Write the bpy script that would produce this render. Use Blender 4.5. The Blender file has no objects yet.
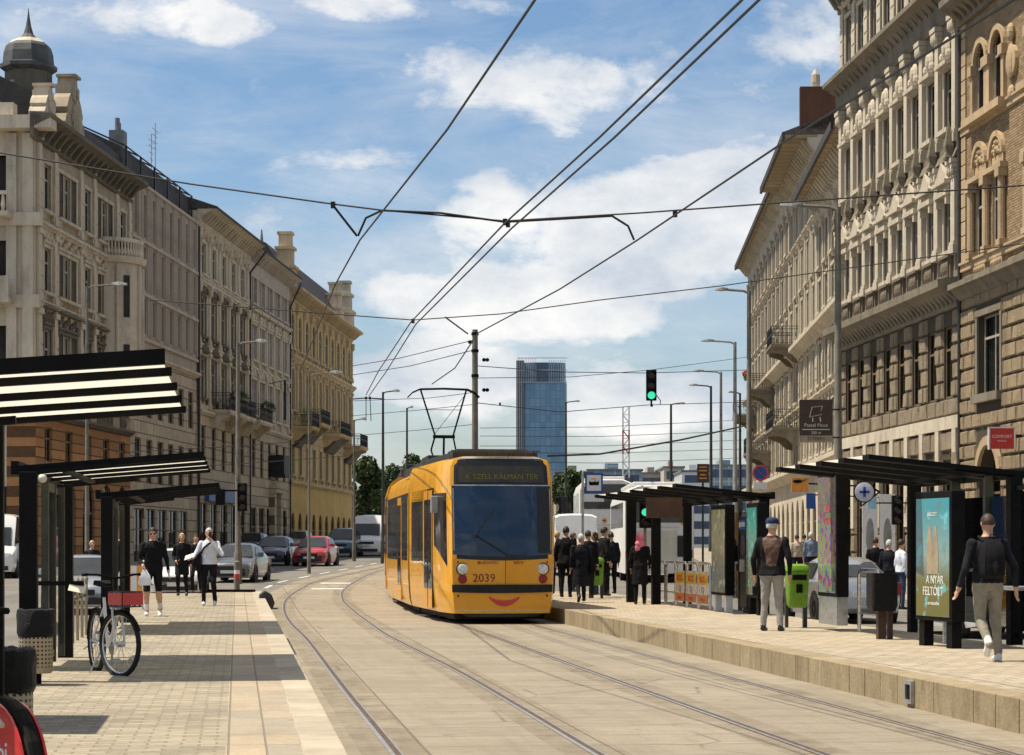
import bpy, bmesh, math, random
import numpy as np
from mathutils import Vector, Matrix, noise as mnoise
random.seed(7)
R = math.radians
PI = math.pi
SC = bpy.context.scene
COL = SC.collection
HC, F, CX, YH = 1.72, 2200.0, 512.0, 545.0     # eye height above the rails, focal length, principal column, horizon row

def gz(Y):
    return 0.0 if Y < 55 else min(0.0135 * (Y - 55), 1.28)

def at(px, Y):
    return (px - CX) * Y / F
def zat(py, Y):
    return HC + (YH - py) * Y / F
def G(px, py, dz=0.0):
    a, b = 5.0, 400.0
    for _ in range(60):
        Y = (a + b) / 2
        if YH + F * (HC - gz(Y) - dz) / Y > py: a = Y
        else: b = Y
    return Vector((at(px, Y), Y, gz(Y) + dz))

# ------------------------------------------------------------------ objects
def tag(o, label=None, cat=None, group=None, kind=None):
    if label: o['label'] = label
    if cat: o['category'] = cat
    if group: o['group'] = group
    if kind: o['kind'] = kind
    return o
def thing(name, label, cat, loc=(0, 0, 0), rz=0.0, group=None):
    o = bpy.data.objects.new(name, None)
    COL.objects.link(o)
    o.empty_display_size = 0.3
    o.location = loc
    o.rotation_euler = (0, 0, rz)
    return tag(o, label, cat, group)
def link(name, me, parent=None, loc=(0, 0, 0), rz=0.0):
    o = bpy.data.objects.new(name, me)
    COL.objects.link(o)
    o.parent = parent
    o.location = loc
    o.rotation_euler = (0, 0, rz)
    return o
def copy_tree(o, parent=None):
    c = o.copy()
    COL.objects.link(c)
    c.parent = parent
    for ch in list(o.children):
        copy_tree(ch, c)
    return c

class MB:
    def __init__(s):
        s.v = []; s.f = []; s.m = []
    def add(s, vs, fs, m=0):
        b = len(s.v)
        s.v.extend([tuple(p) for p in vs])
        for f in fs:
            s.f.append([i + b for i in f]); s.m.append(m)
        return s
    def quad(s, a, b, c, d, m=0):
        return s.add([a, b, c, d], [(0, 1, 2, 3)], m)
    def box(s, x0, x1, y0, y1, z0, z1, m=0):
        if x0 > x1: x0, x1 = x1, x0
        if y0 > y1: y0, y1 = y1, y0
        if z0 > z1: z0, z1 = z1, z0
        vs = [(x0, y0, z0), (x1, y0, z0), (x1, y1, z0), (x0, y1, z0), (x0, y0, z1), (x1, y0, z1), (x1, y1, z1), (x0, y1, z1)]
        return s.add(vs, [(3, 2, 1, 0), (4, 5, 6, 7), (0, 1, 5, 4), (1, 2, 6, 5), (2, 3, 7, 6), (3, 0, 4, 7)], m)
    def hexa(s, b, t, m=0):      # four bottom and four top corners
        return s.add(list(b) + list(t), [(3, 2, 1, 0), (4, 5, 6, 7), (0, 1, 5, 4), (1, 2, 6, 5), (2, 3, 7, 6), (3, 0, 4, 7)], m)
    def bar(s, p, q, w, h=None, m=0, up=(0, 0, 1)):
        p = Vector(p); q = Vector(q); h = h or w
        d = (q - p).normalized(); u = Vector(up)
        if abs(d.dot(u)) > .98: u = Vector((0, 1, 0))
        sx = d.cross(u).normalized() * (w / 2); sz = sx.cross(d).normalized() * (h / 2)
        b = [p - sx - sz, p + sx - sz, p + sx + sz, p - sx + sz]
        t = [x + (q - p) for x in b]
        return s.hexa(b, t, m)
    def tube(s, pts, r, n=8, m=0, caps=True, e=1.0):
        pts = [Vector(p) for p in pts]
        if not isinstance(r, (list, tuple)): r = [r] * len(pts)
        rings = []
        prev = None
        for i, p in enumerate(pts):
            d = (pts[min(i + 1, len(pts) - 1)] - pts[max(i - 1, 0)])
            d = d.normalized() if d.length > 1e-9 else Vector((0, 0, 1))
            if prev is None:
                u = Vector((0, 0, 1)) if abs(d.z) < .9 else Vector((0, 1, 0))
            else: u = prev
            a = d.cross(u)
            if a.length < 1e-6: a = d.cross(Vector((1, 0, 0)))
            a.normalize(); b = a.cross(d).normalized(); prev = b
            rings.append([p + (a * math.cos(2 * PI * k / n) + b * math.sin(2 * PI * k / n) * e) * r[i] for k in range(n)])
        vs = [x for rr in rings for x in rr]; fs = []
        for i in range(len(pts) - 1):
            for k in range(n):
                fs.append((i * n + k, i * n + (k + 1) % n, (i + 1) * n + (k + 1) % n, (i + 1) * n + k))
        if caps:
            fs.append(tuple(range(n - 1, -1, -1))); fs.append(tuple(range((len(pts) - 1) * n, len(pts) * n)))
        return s.add(vs, fs, m)
    def ell(s, c, rx, ry, rz, nu=12, nv=8, m=0, rot=None):
        vs = []; fs = []
        c = Vector(c)
        for j in range(nv + 1):
            th = PI * j / nv
            for i in range(nu):
                ph = 2 * PI * i / nu
                p = Vector((rx * math.sin(th) * math.cos(ph), ry * math.sin(th) * math.sin(ph), rz * math.cos(th)))
                if rot: p = rot @ p
                vs.append(c + p)
        for j in range(nv):
            for i in range(nu):
                fs.append((j * nu + i, (j + 1) * nu + i, (j + 1) * nu + (i + 1) % nu, j * nu + (i + 1) % nu))
        return s.add(vs, fs, m)
    def prism(s, poly, ax, d0, d1, m=0):      # poly in the plane normal to ax ('x': (y,z), 'y': (x,z), 'z': (x,y))
        def P(a, b, d):
            return (d, a, b) if ax == 'x' else (a, d, b) if ax == 'y' else (a, b, d)
        n = len(poly)
        vs = [P(a, b, d0) for a, b in poly] + [P(a, b, d1) for a, b in poly]
        fs = [tuple(range(n - 1, -1, -1)), tuple(range(n, 2 * n))] + [(i, (i + 1) % n, n + (i + 1) % n, n + i) for i in range(n)]
        return s.add(vs, fs, m)
    def lathe(s, prof, c=(0, 0, 0), n=16, m=0, ax='z', ph0=0.0):
        vs = []; fs = []
        for r, z in prof:
            for k in range(n):
                a = 2 * PI * k / n + ph0
                p = (r * math.cos(a), r * math.sin(a), z)
                if ax == 'x': p = (p[2], p[0], p[1])
                elif ax == 'y': p = (p[0], p[2], p[1])
                vs.append((p[0] + c[0], p[1] + c[1], p[2] + c[2]))
        for j in range(len(prof) - 1):
            for k in range(n):
                fs.append((j * n + k, j * n + (k + 1) % n, (j + 1) * n + (k + 1) % n, (j + 1) * n + k))
        fs.append(tuple(range(n - 1, -1, -1))); fs.append(tuple(range((len(prof) - 1) * n, len(prof) * n)))
        return s.add(vs, fs, m)
    def sweep(s, prof, x0, x1, m=0):          # moulding: profile of (outward, z), along local x, outward = -y
        return s.prism([(-d, z) for d, z in prof], 'x', x0, x1, m)
    def loft(s, rings, m=0, caps=True, closed=True):
        n = len(rings[0]); vs = [p for r in rings for p in r]; fs = []
        for i in range(len(rings) - 1):
            for k in range(n if closed else n - 1):
                fs.append((i * n + k, i * n + (k + 1) % n, (i + 1) * n + (k + 1) % n, (i + 1) * n + k))
        if caps:
            fs.append(tuple(range(n - 1, -1, -1))); fs.append(tuple(range((len(rings) - 1) * n, len(rings) * n)))
        return s.add(vs, fs, m)
    def mesh(s, name, mats, smooth=False, bevel=0.0, fix=True):
        me = bpy.data.meshes.new(name)
        me.from_pydata(s.v, [], s.f)
        for mt in (mats if isinstance(mats, (list, tuple)) else [mats]): me.materials.append(mt)
        me.polygons.foreach_set('material_index', s.m)
        if fix or bevel:
            bm = bmesh.new(); bm.from_mesh(me)
            if fix: bmesh.ops.recalc_face_normals(bm, faces=bm.faces)
            if bevel:
                bmesh.ops.remove_doubles(bm, verts=bm.verts, dist=1e-5)
                ed = [e for e in bm.edges if len(e.link_faces) == 2 and e.calc_face_angle(0) > R(25)]
                bmesh.ops.bevel(bm, geom=ed, offset=bevel, segments=2, affect='EDGES', profile=.6, clamp_overlap=True)
            bm.to_mesh(me); bm.free()
        if smooth:
            me.polygons.foreach_set('use_smooth', [True] * len(me.polygons))
            me.set_sharp_from_angle(angle=R(38))
        me.update()
        return me
    def build(s, name, mats, parent=None, smooth=False, bevel=0.0, loc=(0, 0, 0), rz=0.0, fix=True):
        return link(name, s.mesh(name, mats, smooth, bevel, fix), parent, loc, rz)

def eval_mesh(o, name):
    dg = bpy.context.evaluated_depsgraph_get()
    me = bpy.data.meshes.new_from_object(o.evaluated_get(dg), depsgraph=dg)
    me.name = name
    return me
def text_mesh(txt, size, m, depth=.004, align='CENTER', shear=0.0, sx=1.0):
    cu = bpy.data.curves.new('lettering', 'FONT')
    cu.body = txt; cu.size = size; cu.extrude = depth; cu.align_x = align; cu.align_y = 'CENTER'; cu.shear = shear
    cu.resolution_u = 3
    o = bpy.data.objects.new('lettering', cu); COL.objects.link(o)
    me = eval_mesh(o, 'lettering')
    bpy.data.objects.remove(o); bpy.data.curves.remove(cu)
    me.transform(Matrix.Diagonal((sx, 1, 1, 1)))
    me.transform(Matrix.Rotation(R(90), 4, 'X'))       # stands in local xz, faces -y
    me.materials.clear(); me.materials.append(m)
    return me
def lettering(txt, size, m, parent, loc, rz=0.0, name='lettering', **k):
    return link(name, text_mesh(txt, size, m, **k), parent, loc, rz)

# ------------------------------------------------------------------ materials
class NT:
    def __init__(s, name):
        s.mat = bpy.data.materials.new(name); s.mat.use_nodes = True
        s.t = s.mat.node_tree; s.n = s.t.nodes; s.l = s.t.links
        s.bsdf = s.n['Principled BSDF']
        s.tc = s.n.new('ShaderNodeTexCoord').outputs['Object']
    def node(s, typ, ins=None, **props):
        nd = s.n.new(typ)
        for k, v in props.items(): setattr(nd, k, v)
        for k, v in (ins or {}).items():
            if hasattr(v, 'is_linked') or isinstance(v, bpy.types.NodeSocket): s.l.new(v, nd.inputs[k])
            else: nd.inputs[k].default_value = v
        return nd
    def noise(s, scale, detail=4, rough=.6, vec=None):
        return s.node('ShaderNodeTexNoise', {'Vector': vec or s.tc, 'Scale': scale, 'Detail': detail, 'Roughness': rough}).outputs['Fac']
    def mapv(s, scale=(1, 1, 1), loc=(0, 0, 0), rot=(0, 0, 0)):
        return s.node('ShaderNodeMapping', {'Vector': s.tc, 'Scale': scale, 'Location': loc, 'Rotation': rot}).outputs[0]
    def ramp(s, fac, p0, p1, c0=0.0, c1=1.0):
        return s.node('ShaderNodeMapRange', {0: fac, 1: p0, 2: p1, 3: c0, 4: c1}).outputs[0]
    def mix(s, fac, a, b, mode='MIX'):
        nd = s.node('ShaderNodeMix', data_type='RGBA', blend_type=mode)
        for sock, v in ((nd.inputs[0], fac), (nd.inputs[6], a), (nd.inputs[7], b)):
            if isinstance(v, bpy.types.NodeSocket): s.l.new(v, sock)
            else: sock.default_value = v if not isinstance(v, tuple) else (*v[:3], 1)
        return nd.outputs[2]
    def math(s, op, a, b=0.0):
        return s.node('ShaderNodeMath', {0: a, 1: b}, operation=op).outputs[0]
    def xz(s):      # (x, z) of the object as a flat vector for wall patterns
        sp = s.node('ShaderNodeSeparateXYZ', {0: s.tc})
        return s.node('ShaderNodeCombineXYZ', {0: sp.outputs[0], 1: sp.outputs[2], 2: 0.0}).outputs[0]
    def bump(s, h, dist=.01, strength=1.0):
        b = s.node('ShaderNodeBump', {'Height': h, 'Distance': dist, 'Strength': strength})
        s.l.new(b.outputs[0], s.bsdf.inputs['Normal'])
    def done(s, col, rough=.8, metal=0.0, spec=.4):
        for k, v in (('Base Color', col), ('Roughness', rough), ('Metallic', metal), ('Specular IOR Level', spec)):
            if isinstance(v, bpy.types.NodeSocket): s.l.new(v, s.bsdf.inputs[k])
            else: s.bsdf.inputs[k].default_value = (*v[:3], 1) if isinstance(v, tuple) else v
        return s.mat

def plain(name, c, rough=.6, metal=0.0, var=.18, scale=6.0, bump=0.0, spec=.4, coat=0.0):
    t = NT(name)
    n = t.noise(scale)
    lo = tuple(x * (1 - var) for x in c); hi = tuple(min(1, x * (1 + var)) for x in c)
    col = t.mix(t.ramp(n, .3, .7), lo, hi)
    if bump: t.bump(t.noise(scale * 6), bump)
    if coat:
        t.bsdf.inputs['Coat Weight'].default_value = coat; t.bsdf.inputs['Coat Roughness'].default_value = .06
    r = t.ramp(t.noise(scale * 1.7), .3, .7, max(0, rough - .08), min(1, rough + .08))
    return t.done(col, r, metal, spec)
def stucco(name, c, dirt=(.09, .08, .065), amount=.6, bump=.01):
    t = NT(name)
    big = t.noise(.35, 5, .65); fine = t.noise(7, 5, .7)
    col = t.mix(t.ramp(big, .35, .7), tuple(x * .8 for x in c), tuple(min(1, x * 1.12) for x in c))
    streak = t.noise(1.0, 6, .7, t.mapv((1.6, 1.6, .16)))
    spots = t.noise(1.3, 8, .75)
    d = t.math('MULTIPLY', t.ramp(streak, .43, .66), t.ramp(spots, .36, .6))
    col = t.mix(t.math('MULTIPLY', d, amount), col, dirt)
    col = t.mix(t.ramp(fine, .2, .8, 0, .35), col, tuple(x * .55 for x in c))
    t.bump(t.math('ADD', fine, t.noise(30, 3)), bump)
    return t.done(col, .9, 0, .2)
def blocks(name, c, joint, bw, bh, mortar=.02, bump=.05, rough_face=.6, var=.3, off=.5):
    t = NT(name)
    v = t.xz()
    b = t.node('ShaderNodeTexBrick', {'Vector': v, 'Color1': (*[x * (1 - var) for x in c], 1), 'Color2': (*[min(1, x * (1 + var)) for x in c], 1), 'Mortar': (*joint, 1),
               'Scale': 1.0, 'Mortar Size': mortar, 'Mortar Smooth': .3, 'Brick Width': bw, 'Row Height': bh}, offset=off)
    n = t.noise(2.2, 6, .7)
    col = t.mix(t.ramp(n, .35, .75, 0, .55), b.outputs[0], tuple(x * .45 for x in c))
    h = t.math('SUBTRACT', t.math('MULTIPLY', t.noise(5 if rough_face > .5 else 12, 5, .65), rough_face), t.math('MULTIPLY', b.outputs['Fac'], 1.4))
    t.bump(h, bump)
    return t.done(col, .9, 0, .2)
def pavers(name, c1, c2, joint, bw, bh, mortar=.012, off=.5, bump=.008, stain=.35, rot=0.0, wob=0.0):
    t = NT(name)
    v = t.mapv(rot=(0, 0, rot))
    if wob:
        nz_ = t.node('ShaderNodeTexNoise', {'Vector': t.tc, 'Scale': 3.5, 'Detail': 4}).outputs['Color']
        v = t.node('ShaderNodeVectorMath', {0: v, 1: t.node('ShaderNodeVectorMath', {0: nz_, 'Scale': wob}, operation='SCALE').outputs[0]}, operation='ADD').outputs[0]
    b = t.node('ShaderNodeTexBrick', {'Vector': v, 'Color1': (*c1, 1), 'Color2': (*c2, 1), 'Mortar': (*joint, 1), 'Scale': 1.0,
               'Mortar Size': mortar, 'Mortar Smooth': .2, 'Brick Width': bw, 'Row Height': bh}, offset=off)
    big = t.noise(.8, 6, .7); fine = t.noise(26, 4, .75)
    col = t.mix(t.ramp(big, .42, .72, 0, stain), b.outputs[0], tuple(x * .5 for x in c1))
    col = t.mix(t.ramp(fine, .45, .8, 0, .45), col, tuple(x * .45 for x in c1))
    spots = t.ramp(t.noise(5.5, 2, .5), .68, .72, 0, .35)
    col = t.mix(spots, col, (.12, .1, .08))
    t.bump(t.math('SUBTRACT', t.math('MULTIPLY', fine, .5), b.outputs['Fac']), bump)
    return t.done(col, .85, 0, .25)
def glass(name, tint=(.6, .68, .66), alpha=.25, rough=.03, refl=1.0):
    t = NT(name)
    tr = t.node('ShaderNodeBsdfTransparent', {0: (*tint, 1)})
    gl = t.node('ShaderNodeBsdfGlossy', {0: (.9, .95, 1, 1), 1: rough})
    fr = t.node('ShaderNodeFresnel', {0: 1.5})
    fac = t.math('ADD', t.math('MULTIPLY', fr.outputs[0], refl), alpha * .3)
    mx = t.node('ShaderNodeMixShader', {0: fac, 1: tr.outputs[0], 2: gl.outputs[0]})
    t.l.new(mx.outputs[0], t.n['Material Output'].inputs[0])
    return t.mat
def emit(name, c, strength):
    t = NT(name)
    t.bsdf.inputs['Emission Color'].default_value = (*c, 1); t.bsdf.inputs['Emission Strength'].default_value = strength
    return t.done(tuple(x * .3 for x in c), .4)

M = {}
M['black'] = plain('black_metal', (.008, .008, .008), .6, 0, .3, 5, spec=.08)
M['darkgrey'] = plain('dark_grey_metal', (.035, .037, .038), .5, .0, .3, 5)
M['olive'] = plain('olive_metal', (.04, .042, .032), .45, 0, .3, 5)
M['grey'] = plain('grey_metal', (.24, .25, .25), .5, .1, .25, 4)
M['concrete_pole'] = plain('concrete_pole', (.16, .15, .125), .85, 0, .25, 3, .004)
M['galv'] = plain('galvanised_steel', (.42, .43, .43), .4, .7, .25, 8)
M['steel'] = plain('brushed_steel', (.55, .55, .54), .28, .9, .2, 10)
M['rail'] = plain('rail_steel', (.46, .43, .38), .35, .7, .3, 10)
M['rust'] = plain('rusty_groove', (.09, .06, .045), .85, 0, .35, 8)
M['white'] = plain('white_paint', (.72, .72, .7), .4, 0, .08, 4, coat=.3)
M['whitecloth'] = plain('white_cloth', (.72, .72, .72), .9, 0, .1, 9, .004)
M['cream'] = plain('cream_panel', (.6, .57, .48), .6, 0, .12, 3)
M['rubber'] = plain('rubber', (.015, .015, .015), .85, 0, .3, 8)
M['plastic'] = plain('black_plastic', (.018, .018, .018), .5, 0, .25, 7)
M['bag'] = plain('bin_liner', (.010, .010, .011), .45, 0, .3, 14, .02, spec=.2)
M['yellow'] = plain('tram_yellow', (.77, .365, .012), .32, 0, .1, 1.5, coat=.5)
M['yellow2'] = plain('tram_panel_yellow', (.70, .31, .010), .38, 0, .08, 1.5, coat=.4)
M['red'] = plain('red_paint', (.5, .03, .03), .35, 0, .12, 4, coat=.5)
M['green'] = plain('lime_green_plastic', (.13, .28, .015), .45, 0, .25, 5)
M['bus_green'] = plain('shelter_green', (.02, .08, .06), .45)
M['blue'] = plain('sign_blue', (.02, .08, .3), .45)
M['brown'] = plain('sign_brown', (.06, .03, .02), .5, 0, .2, 4)
M['orange'] = plain('sign_orange', (.75, .3, .05), .5)
M['tan'] = plain('bin_tan', (.33, .27, .18), .6, 0, .2, 5)
M['glass'] = glass('clear_glass', (.74, .8, .77), .4)
M['dimglass'] = glass('dim_glass', (.42, .44, .4), .25)
M['carglass'] = glass('tinted_glass', (.12, .16, .17), .35)
M['pane'] = glass('window_glass', (.5, .52, .5), .05, .02, .4)
M['frame'] = plain('window_frame_paint', (.34, .32, .28), .6, 0, .25, 3)
M['framebrown'] = plain('brown_window_frame', (.16, .11, .07), .6, 0, .25, 3)
M['curtain'] = plain('curtain_cloth', (.66, .65, .6), .9, 0, .25, 2.5)
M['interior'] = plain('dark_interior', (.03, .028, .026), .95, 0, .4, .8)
M['roofdark'] = plain('dark_roofing', (.05, .045, .045), .75, 0, .35, 3, .02)
M['rooftile'] = plain('weathered_tile', (.11, .085, .07), .85, 0, .35, 5, .03)
M['iron'] = plain('wrought_iron', (.018, .018, .02), .6)
M['zinc'] = plain('zinc_sheet', (.17, .18, .19), .6, .2, .25, 2)
# ================================================================== ground, tracks, platforms
HEAD = math.atan(.125)
def street(X0, Y0):                      # local frame: +y along the near street, +x across to the right
    m = Matrix.Translation((X0, Y0, 0)) @ Matrix.Rotation(HEAD, 4, 'Z')
    return m
ML = street(-1.11, 14.7)                 # edge of the left tram platform
MR = street(4.63, 19.9)                  # edge of the right tram platform
def yl(m, Y):                            # local y at world distance Y (on the edge)
    o = m.translation
    return (Y - o.y) / math.cos(HEAD)
PZ = .32

def ground_grid(xs, ys, dz, name, m, fn=None):
    mb = MB()
    vs = [(x, y, gz(y) + dz) for y in ys for x in xs]
    n = len(xs)
    fs = [(j * n + i, j * n + i + 1, (j + 1) * n + i + 1, (j + 1) * n + i) for j in range(len(ys) - 1) for i in range(n - 1)]
    mb.add(vs, fs)
    return tag(mb.build(name, m, fix=False), kind='structure')

def asphalt():
    t = NT('asphalt')
    big = t.noise(.25, 5, .65); fine = t.noise(45, 3, .8)
    col = t.mix(t.ramp(big, .3, .7), (.15, .14, .125), (.22, .21, .185))
    col = t.mix(t.ramp(fine, .35, .75, 0, .5), col, (.085, .08, .075))
    lanes = t.noise(1.0, 4, .6, t.mapv((.9, .04, 1)))
    col = t.mix(t.ramp(lanes, .5, .7, 0, .35), col, (.085, .08, .075))
    t.bump(fine, .006)
    return t.done(col, .85, 0, .3)
M['asphalt'] = asphalt()
ys = [-30, 0] + [10 + 5 * i for i in range(33)] + [200, 260, 400, 800, 1500, 3000, 5000]
ground_grid([-3000, -200, -60, -30, -15, 0, 15, 30, 60, 200, 3000], ys, 0.0, 'ground', M['asphalt'])

def slab_mat():
    t = NT('track_slab_concrete')
    v = t.node('ShaderNodeMapping', {'Vector': t.tc, 'Rotation': (0, 0, -HEAD)}).outputs[0]
    b = t.node('ShaderNodeTexBrick', {'Vector': v, 'Color1': (.29, .255, .195, 1), 'Color2': (.36, .315, .245, 1), 'Mortar': (.13, .105, .075, 1), 'Scale': 1.0,
               'Mortar Size': .013, 'Mortar Smooth': .3, 'Brick Width': 1.57, 'Row Height': .98}, offset=0.0)
    big = t.noise(.5, 6, .7)
    line = t.noise(1.0, 4, .7, t.node('ShaderNodeMapping', {'Vector': v, 'Scale': (1.6, 26.0, 1)}).outputs[0])
    tyre = t.noise(1.0, 4, .6, t.node('ShaderNodeMapping', {'Vector': v, 'Scale': (5.0, .35, 1)}).outputs[0])
    fine = t.noise(40, 3, .8)
    col = t.mix(t.ramp(big, .38, .62, 0, .6), b.outputs[0], (.23, .20, .15))
    col = t.mix(t.ramp(line, .44, .68, 0, .7), col, (.165, .135, .095))
    col = t.mix(t.ramp(tyre, .5, .72, 0, .4), col, (.19, .16, .115))
    col = t.mix(t.ramp(fine, .42, .75, 0, .55), col, (.17, .14, .1))
    pat = t.node('ShaderNodeTexVoronoi', {'Vector': t.tc, 'Scale': .45}, feature='DISTANCE_TO_EDGE').outputs['Distance']
    wob_ = t.math('ADD', pat, t.math('MULTIPLY', t.math('SUBTRACT', fine, .5), .02))
    crack = t.math('MULTIPLY', t.ramp(wob_, .0, .012, .7, 0), t.ramp(t.noise(.3, 3), .5, .58))
    col = t.mix(crack, col, (.09, .07, .05))
    col = t.mix(t.ramp(t.noise(3.1, 4, .6), .64, .7, 0, .6), col, (.13, .105, .075))
    t.bump(t.math('SUBTRACT', t.math('ADD', t.math('MULTIPLY', fine, .4), line), b.outputs['Fac']), .006)
    return t.done(col, .8, 0, .3)
M['slab'] = slab_mat()

# ---- rails traced on the ground
def spline(P, step=.6):
    out = []
    n = len(P)
    for i in range(n - 1):
        p0 = P[max(i - 1, 0)]; p1 = P[i]; p2 = P[i + 1]; p3 = P[min(i + 2, n - 1)]
        k = max(2, int((p2 - p1).length / step))
        for j in range(k):
            t = j / k
            out.append(.5 * ((2 * p1) + (p2 - p0) * t + (2 * p0 - 5 * p1 + 4 * p2 - p3) * t * t + (3 * p1 - p0 - 3 * p2 + p3) * t ** 3))
    out.append(P[-1])
    return out
def V2(x, y): return Vector((x, y, 0))
RA = [V2(.14, 9.5)] + [G(*p) for p in ((398, 755), (354, 700.7), (333, 673.6), (307.4, 640), (290.7, 623), (284.3, 608), (289, 597), (304, 587.5), (321, 580.6))]
RB = [V2(1.78, 9.5)] + [G(*p) for p in ((599.7, 755), (519.4, 707), (457.5, 671), (405.8, 645), (382, 632), (357, 614), (343, 600), (346, 588), (369, 574.5), (383.6, 570))]
for P in (RA, RB):
    e = P[-1]
    for d in (20, 50, 90, 140, 220): P.append(V2(e.x + .05 * d, e.y + d))
RC = []; RD = []
TC = lambda Y: 3.34 - .125 * (Y - 18.0)          # centre of the right track on its straight
def track_centre(Y):
    # straight, then bends to the right after about 57 m
    if Y <= 60: return TC(Y)
    x = TC(60); s = -.125; y = 60.0
    while y < Y:
        d = min(.5, Y - y); s = min(.06, s + .008 * d); x += s * d; y += d
    return x
for P, off in ((RC, -.78), (RD, .78)):
    P[:] = [V2(TC(Y) + off, Y) for Y in (9.5, 20, 30, 38)]
    for Y in list(range(44, 130, 4)) + [150, 200, 300]: P.append(V2(track_centre(Y) + off, Y))
def strip(path, off0, off1, dz, mb, m=0):
    n = len(path); L = []; Rr = []
    for i, p in enumerate(path):
        d = (path[min(i + 1, n - 1)] - path[max(i - 1, 0)]); d.z = 0; d.normalize()
        nrm = Vector((d.y, -d.x, 0))
        for lst, o in ((L, off0), (Rr, off1)):
            q = p + nrm * o
            lst.append((q.x, q.y, gz(q.y) + dz))
    vs = L + Rr
    mb.add(vs, [(i, n + i, n + i + 1, i + 1) for i in range(n - 1)], m)
rail_labels = ['grooved steel rail nearest the left platform with the bicycle', 'grooved steel rail on the inner side of the empty left track',
               'grooved steel rail under the left wheels of the yellow tram', 'grooved steel rail beside the kerb of the right platform']
bed = MB()
paths = [spline(p) for p in (RA, RB, RC, RD)]
# concrete track bed: one ribbon between the outer rails, resampled on common rows
def xat(path, Y):
    for a, b in zip(path, path[1:]):
        if a.y <= Y <= b.y: return a.x + (b.x - a.x) * (Y - a.y) / max(1e-6, b.y - a.y)
    return path[-1].x
rows = [9.6 + 1.2 * i for i in range(80)] + [110, 125, 145, 170, 200, 260]
vs = []; fs = []
for j, Y in enumerate(rows):
    xl = xat(paths[0], Y) - .78; xr = xat(paths[3], Y) + .9
    for i in range(5): vs.append((xl + (xr - xl) * i / 4, Y, gz(Y) + .006))
for j in range(len(rows) - 1):
    for i in range(4): fs.append((j * 5 + i, j * 5 + i + 1, (j + 1) * 5 + i + 1, (j + 1) * 5 + i))
bed.add(vs, fs)
tag(bed.build('track_bed', M['slab'], fix=False), kind='structure')
for P, lab in zip(paths, rail_labels):
    mb = MB()
    strip(P, -.066, -.026, .012, mb, 0)      # running head
    strip(P, -.025, .022, .010, mb, 1)       # groove
    strip(P, .023, .040, .012, mb, 0)        # guard lip
    o = mb.build('tram_rail', [M['rail'], M['rust']], fix=False)
    tag(o, lab, 'rail', 'tram rails set in the concrete')

def stain_mat():
    t = NT('rail_side_grime'); n = t.noise(2.2, 7, .7); m2 = t.noise(1.0, 5, .7, t.mapv((2.5, .5, 1)))
    a = t.math('MULTIPLY', t.ramp(n, .34, .72), t.ramp(m2, .3, .7, .05, .42))
    df = t.node('ShaderNodeBsdfDiffuse', {0: (.13, .095, .06, 1)}); tr = t.node('ShaderNodeBsdfTransparent')
    mx = t.node('ShaderNodeMixShader', {0: a, 1: tr.outputs[0], 2: df.outputs[0]}); t.l.new(mx.outputs[0], t.n['Material Output'].inputs[0]); return t.mat
mb = MB()
for P in paths:
    strip(P, -.30, -.07, .0085, mb); strip(P, .038, .26, .0085, mb)
tag(mb.build('track_grime', stain_mat(), fix=False), kind='structure')
# ---- platforms (street-aligned objects so the paving follows the kerb)
M['kerb_pale'] = pavers('pale_kerb_stone', (.34, .30, .23), (.43, .38, .295), (.15, .125, .09), .46, .9, .012, 0.0, .008, .3)
M['kerb_side'] = plain('kerb_side_stone', (.36, .285, .165), .9, 0, .3, 1.6, .01)
M['pave_big'] = pavers('large_paving', (.32, .285, .225), (.43, .345, .245), (.22, .185, .14), .26, .8, .008, .0, .008, .45)
M['pave_small'] = pavers('small_paving', (.27, .24, .18), (.42, .365, .275), (.25, .215, .16), .24, .15, .010, .5, .012, .55, wob=.05)
M['pave_right'] = pavers('platform_paving', (.35, .30, .22), (.45, .38, .285), (.24, .2, .15), .3, .3, .012, .5, .01, .4)

def sheet(mb, x0, x1, y0, y1, z, m, n=1):
    for i in range(n):
        a = y0 + (y1 - y0) * i / n; b = y0 + (y1 - y0) * (i + 1) / n
        mb.quad((x0, a, z), (x1, a, z), (x1, b, z), (x0, b, z), m)
def gl_(m, x, y):                      # ground height under a local point
    return gz((m @ Vector((x, y, 0))).y)

YE = yl(ML, 66.0)
Y0L = yl(ML, 4.0)
mb = MB()
sheet(mb, -.28, 0, Y0L, YE, PZ, 0); sheet(mb, -.80, -.28, Y0L, YE, PZ, 1); sheet(mb, -3.3, -.80, Y0L, YE, PZ, 2)
mb.quad((0, Y0L, -.1), (0, YE, -.1), (0, YE, PZ), (0, Y0L, PZ), 3)
mb.quad((-3.3, Y0L, -.1), (-3.3, YE, -.1), (-3.3, YE, PZ), (-3.3, Y0L, PZ), 3)
mb.quad((-3.3, YE, -.1), (0, YE, -.1), (0, YE, PZ), (-3.3, YE, PZ), 3)
o = mb.build('platform', [M['kerb_pale'], M['pave_big'], M['pave_small'], M['kerb_side']])
o.matrix_world = ML; tag(o, kind='structure')
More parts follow.
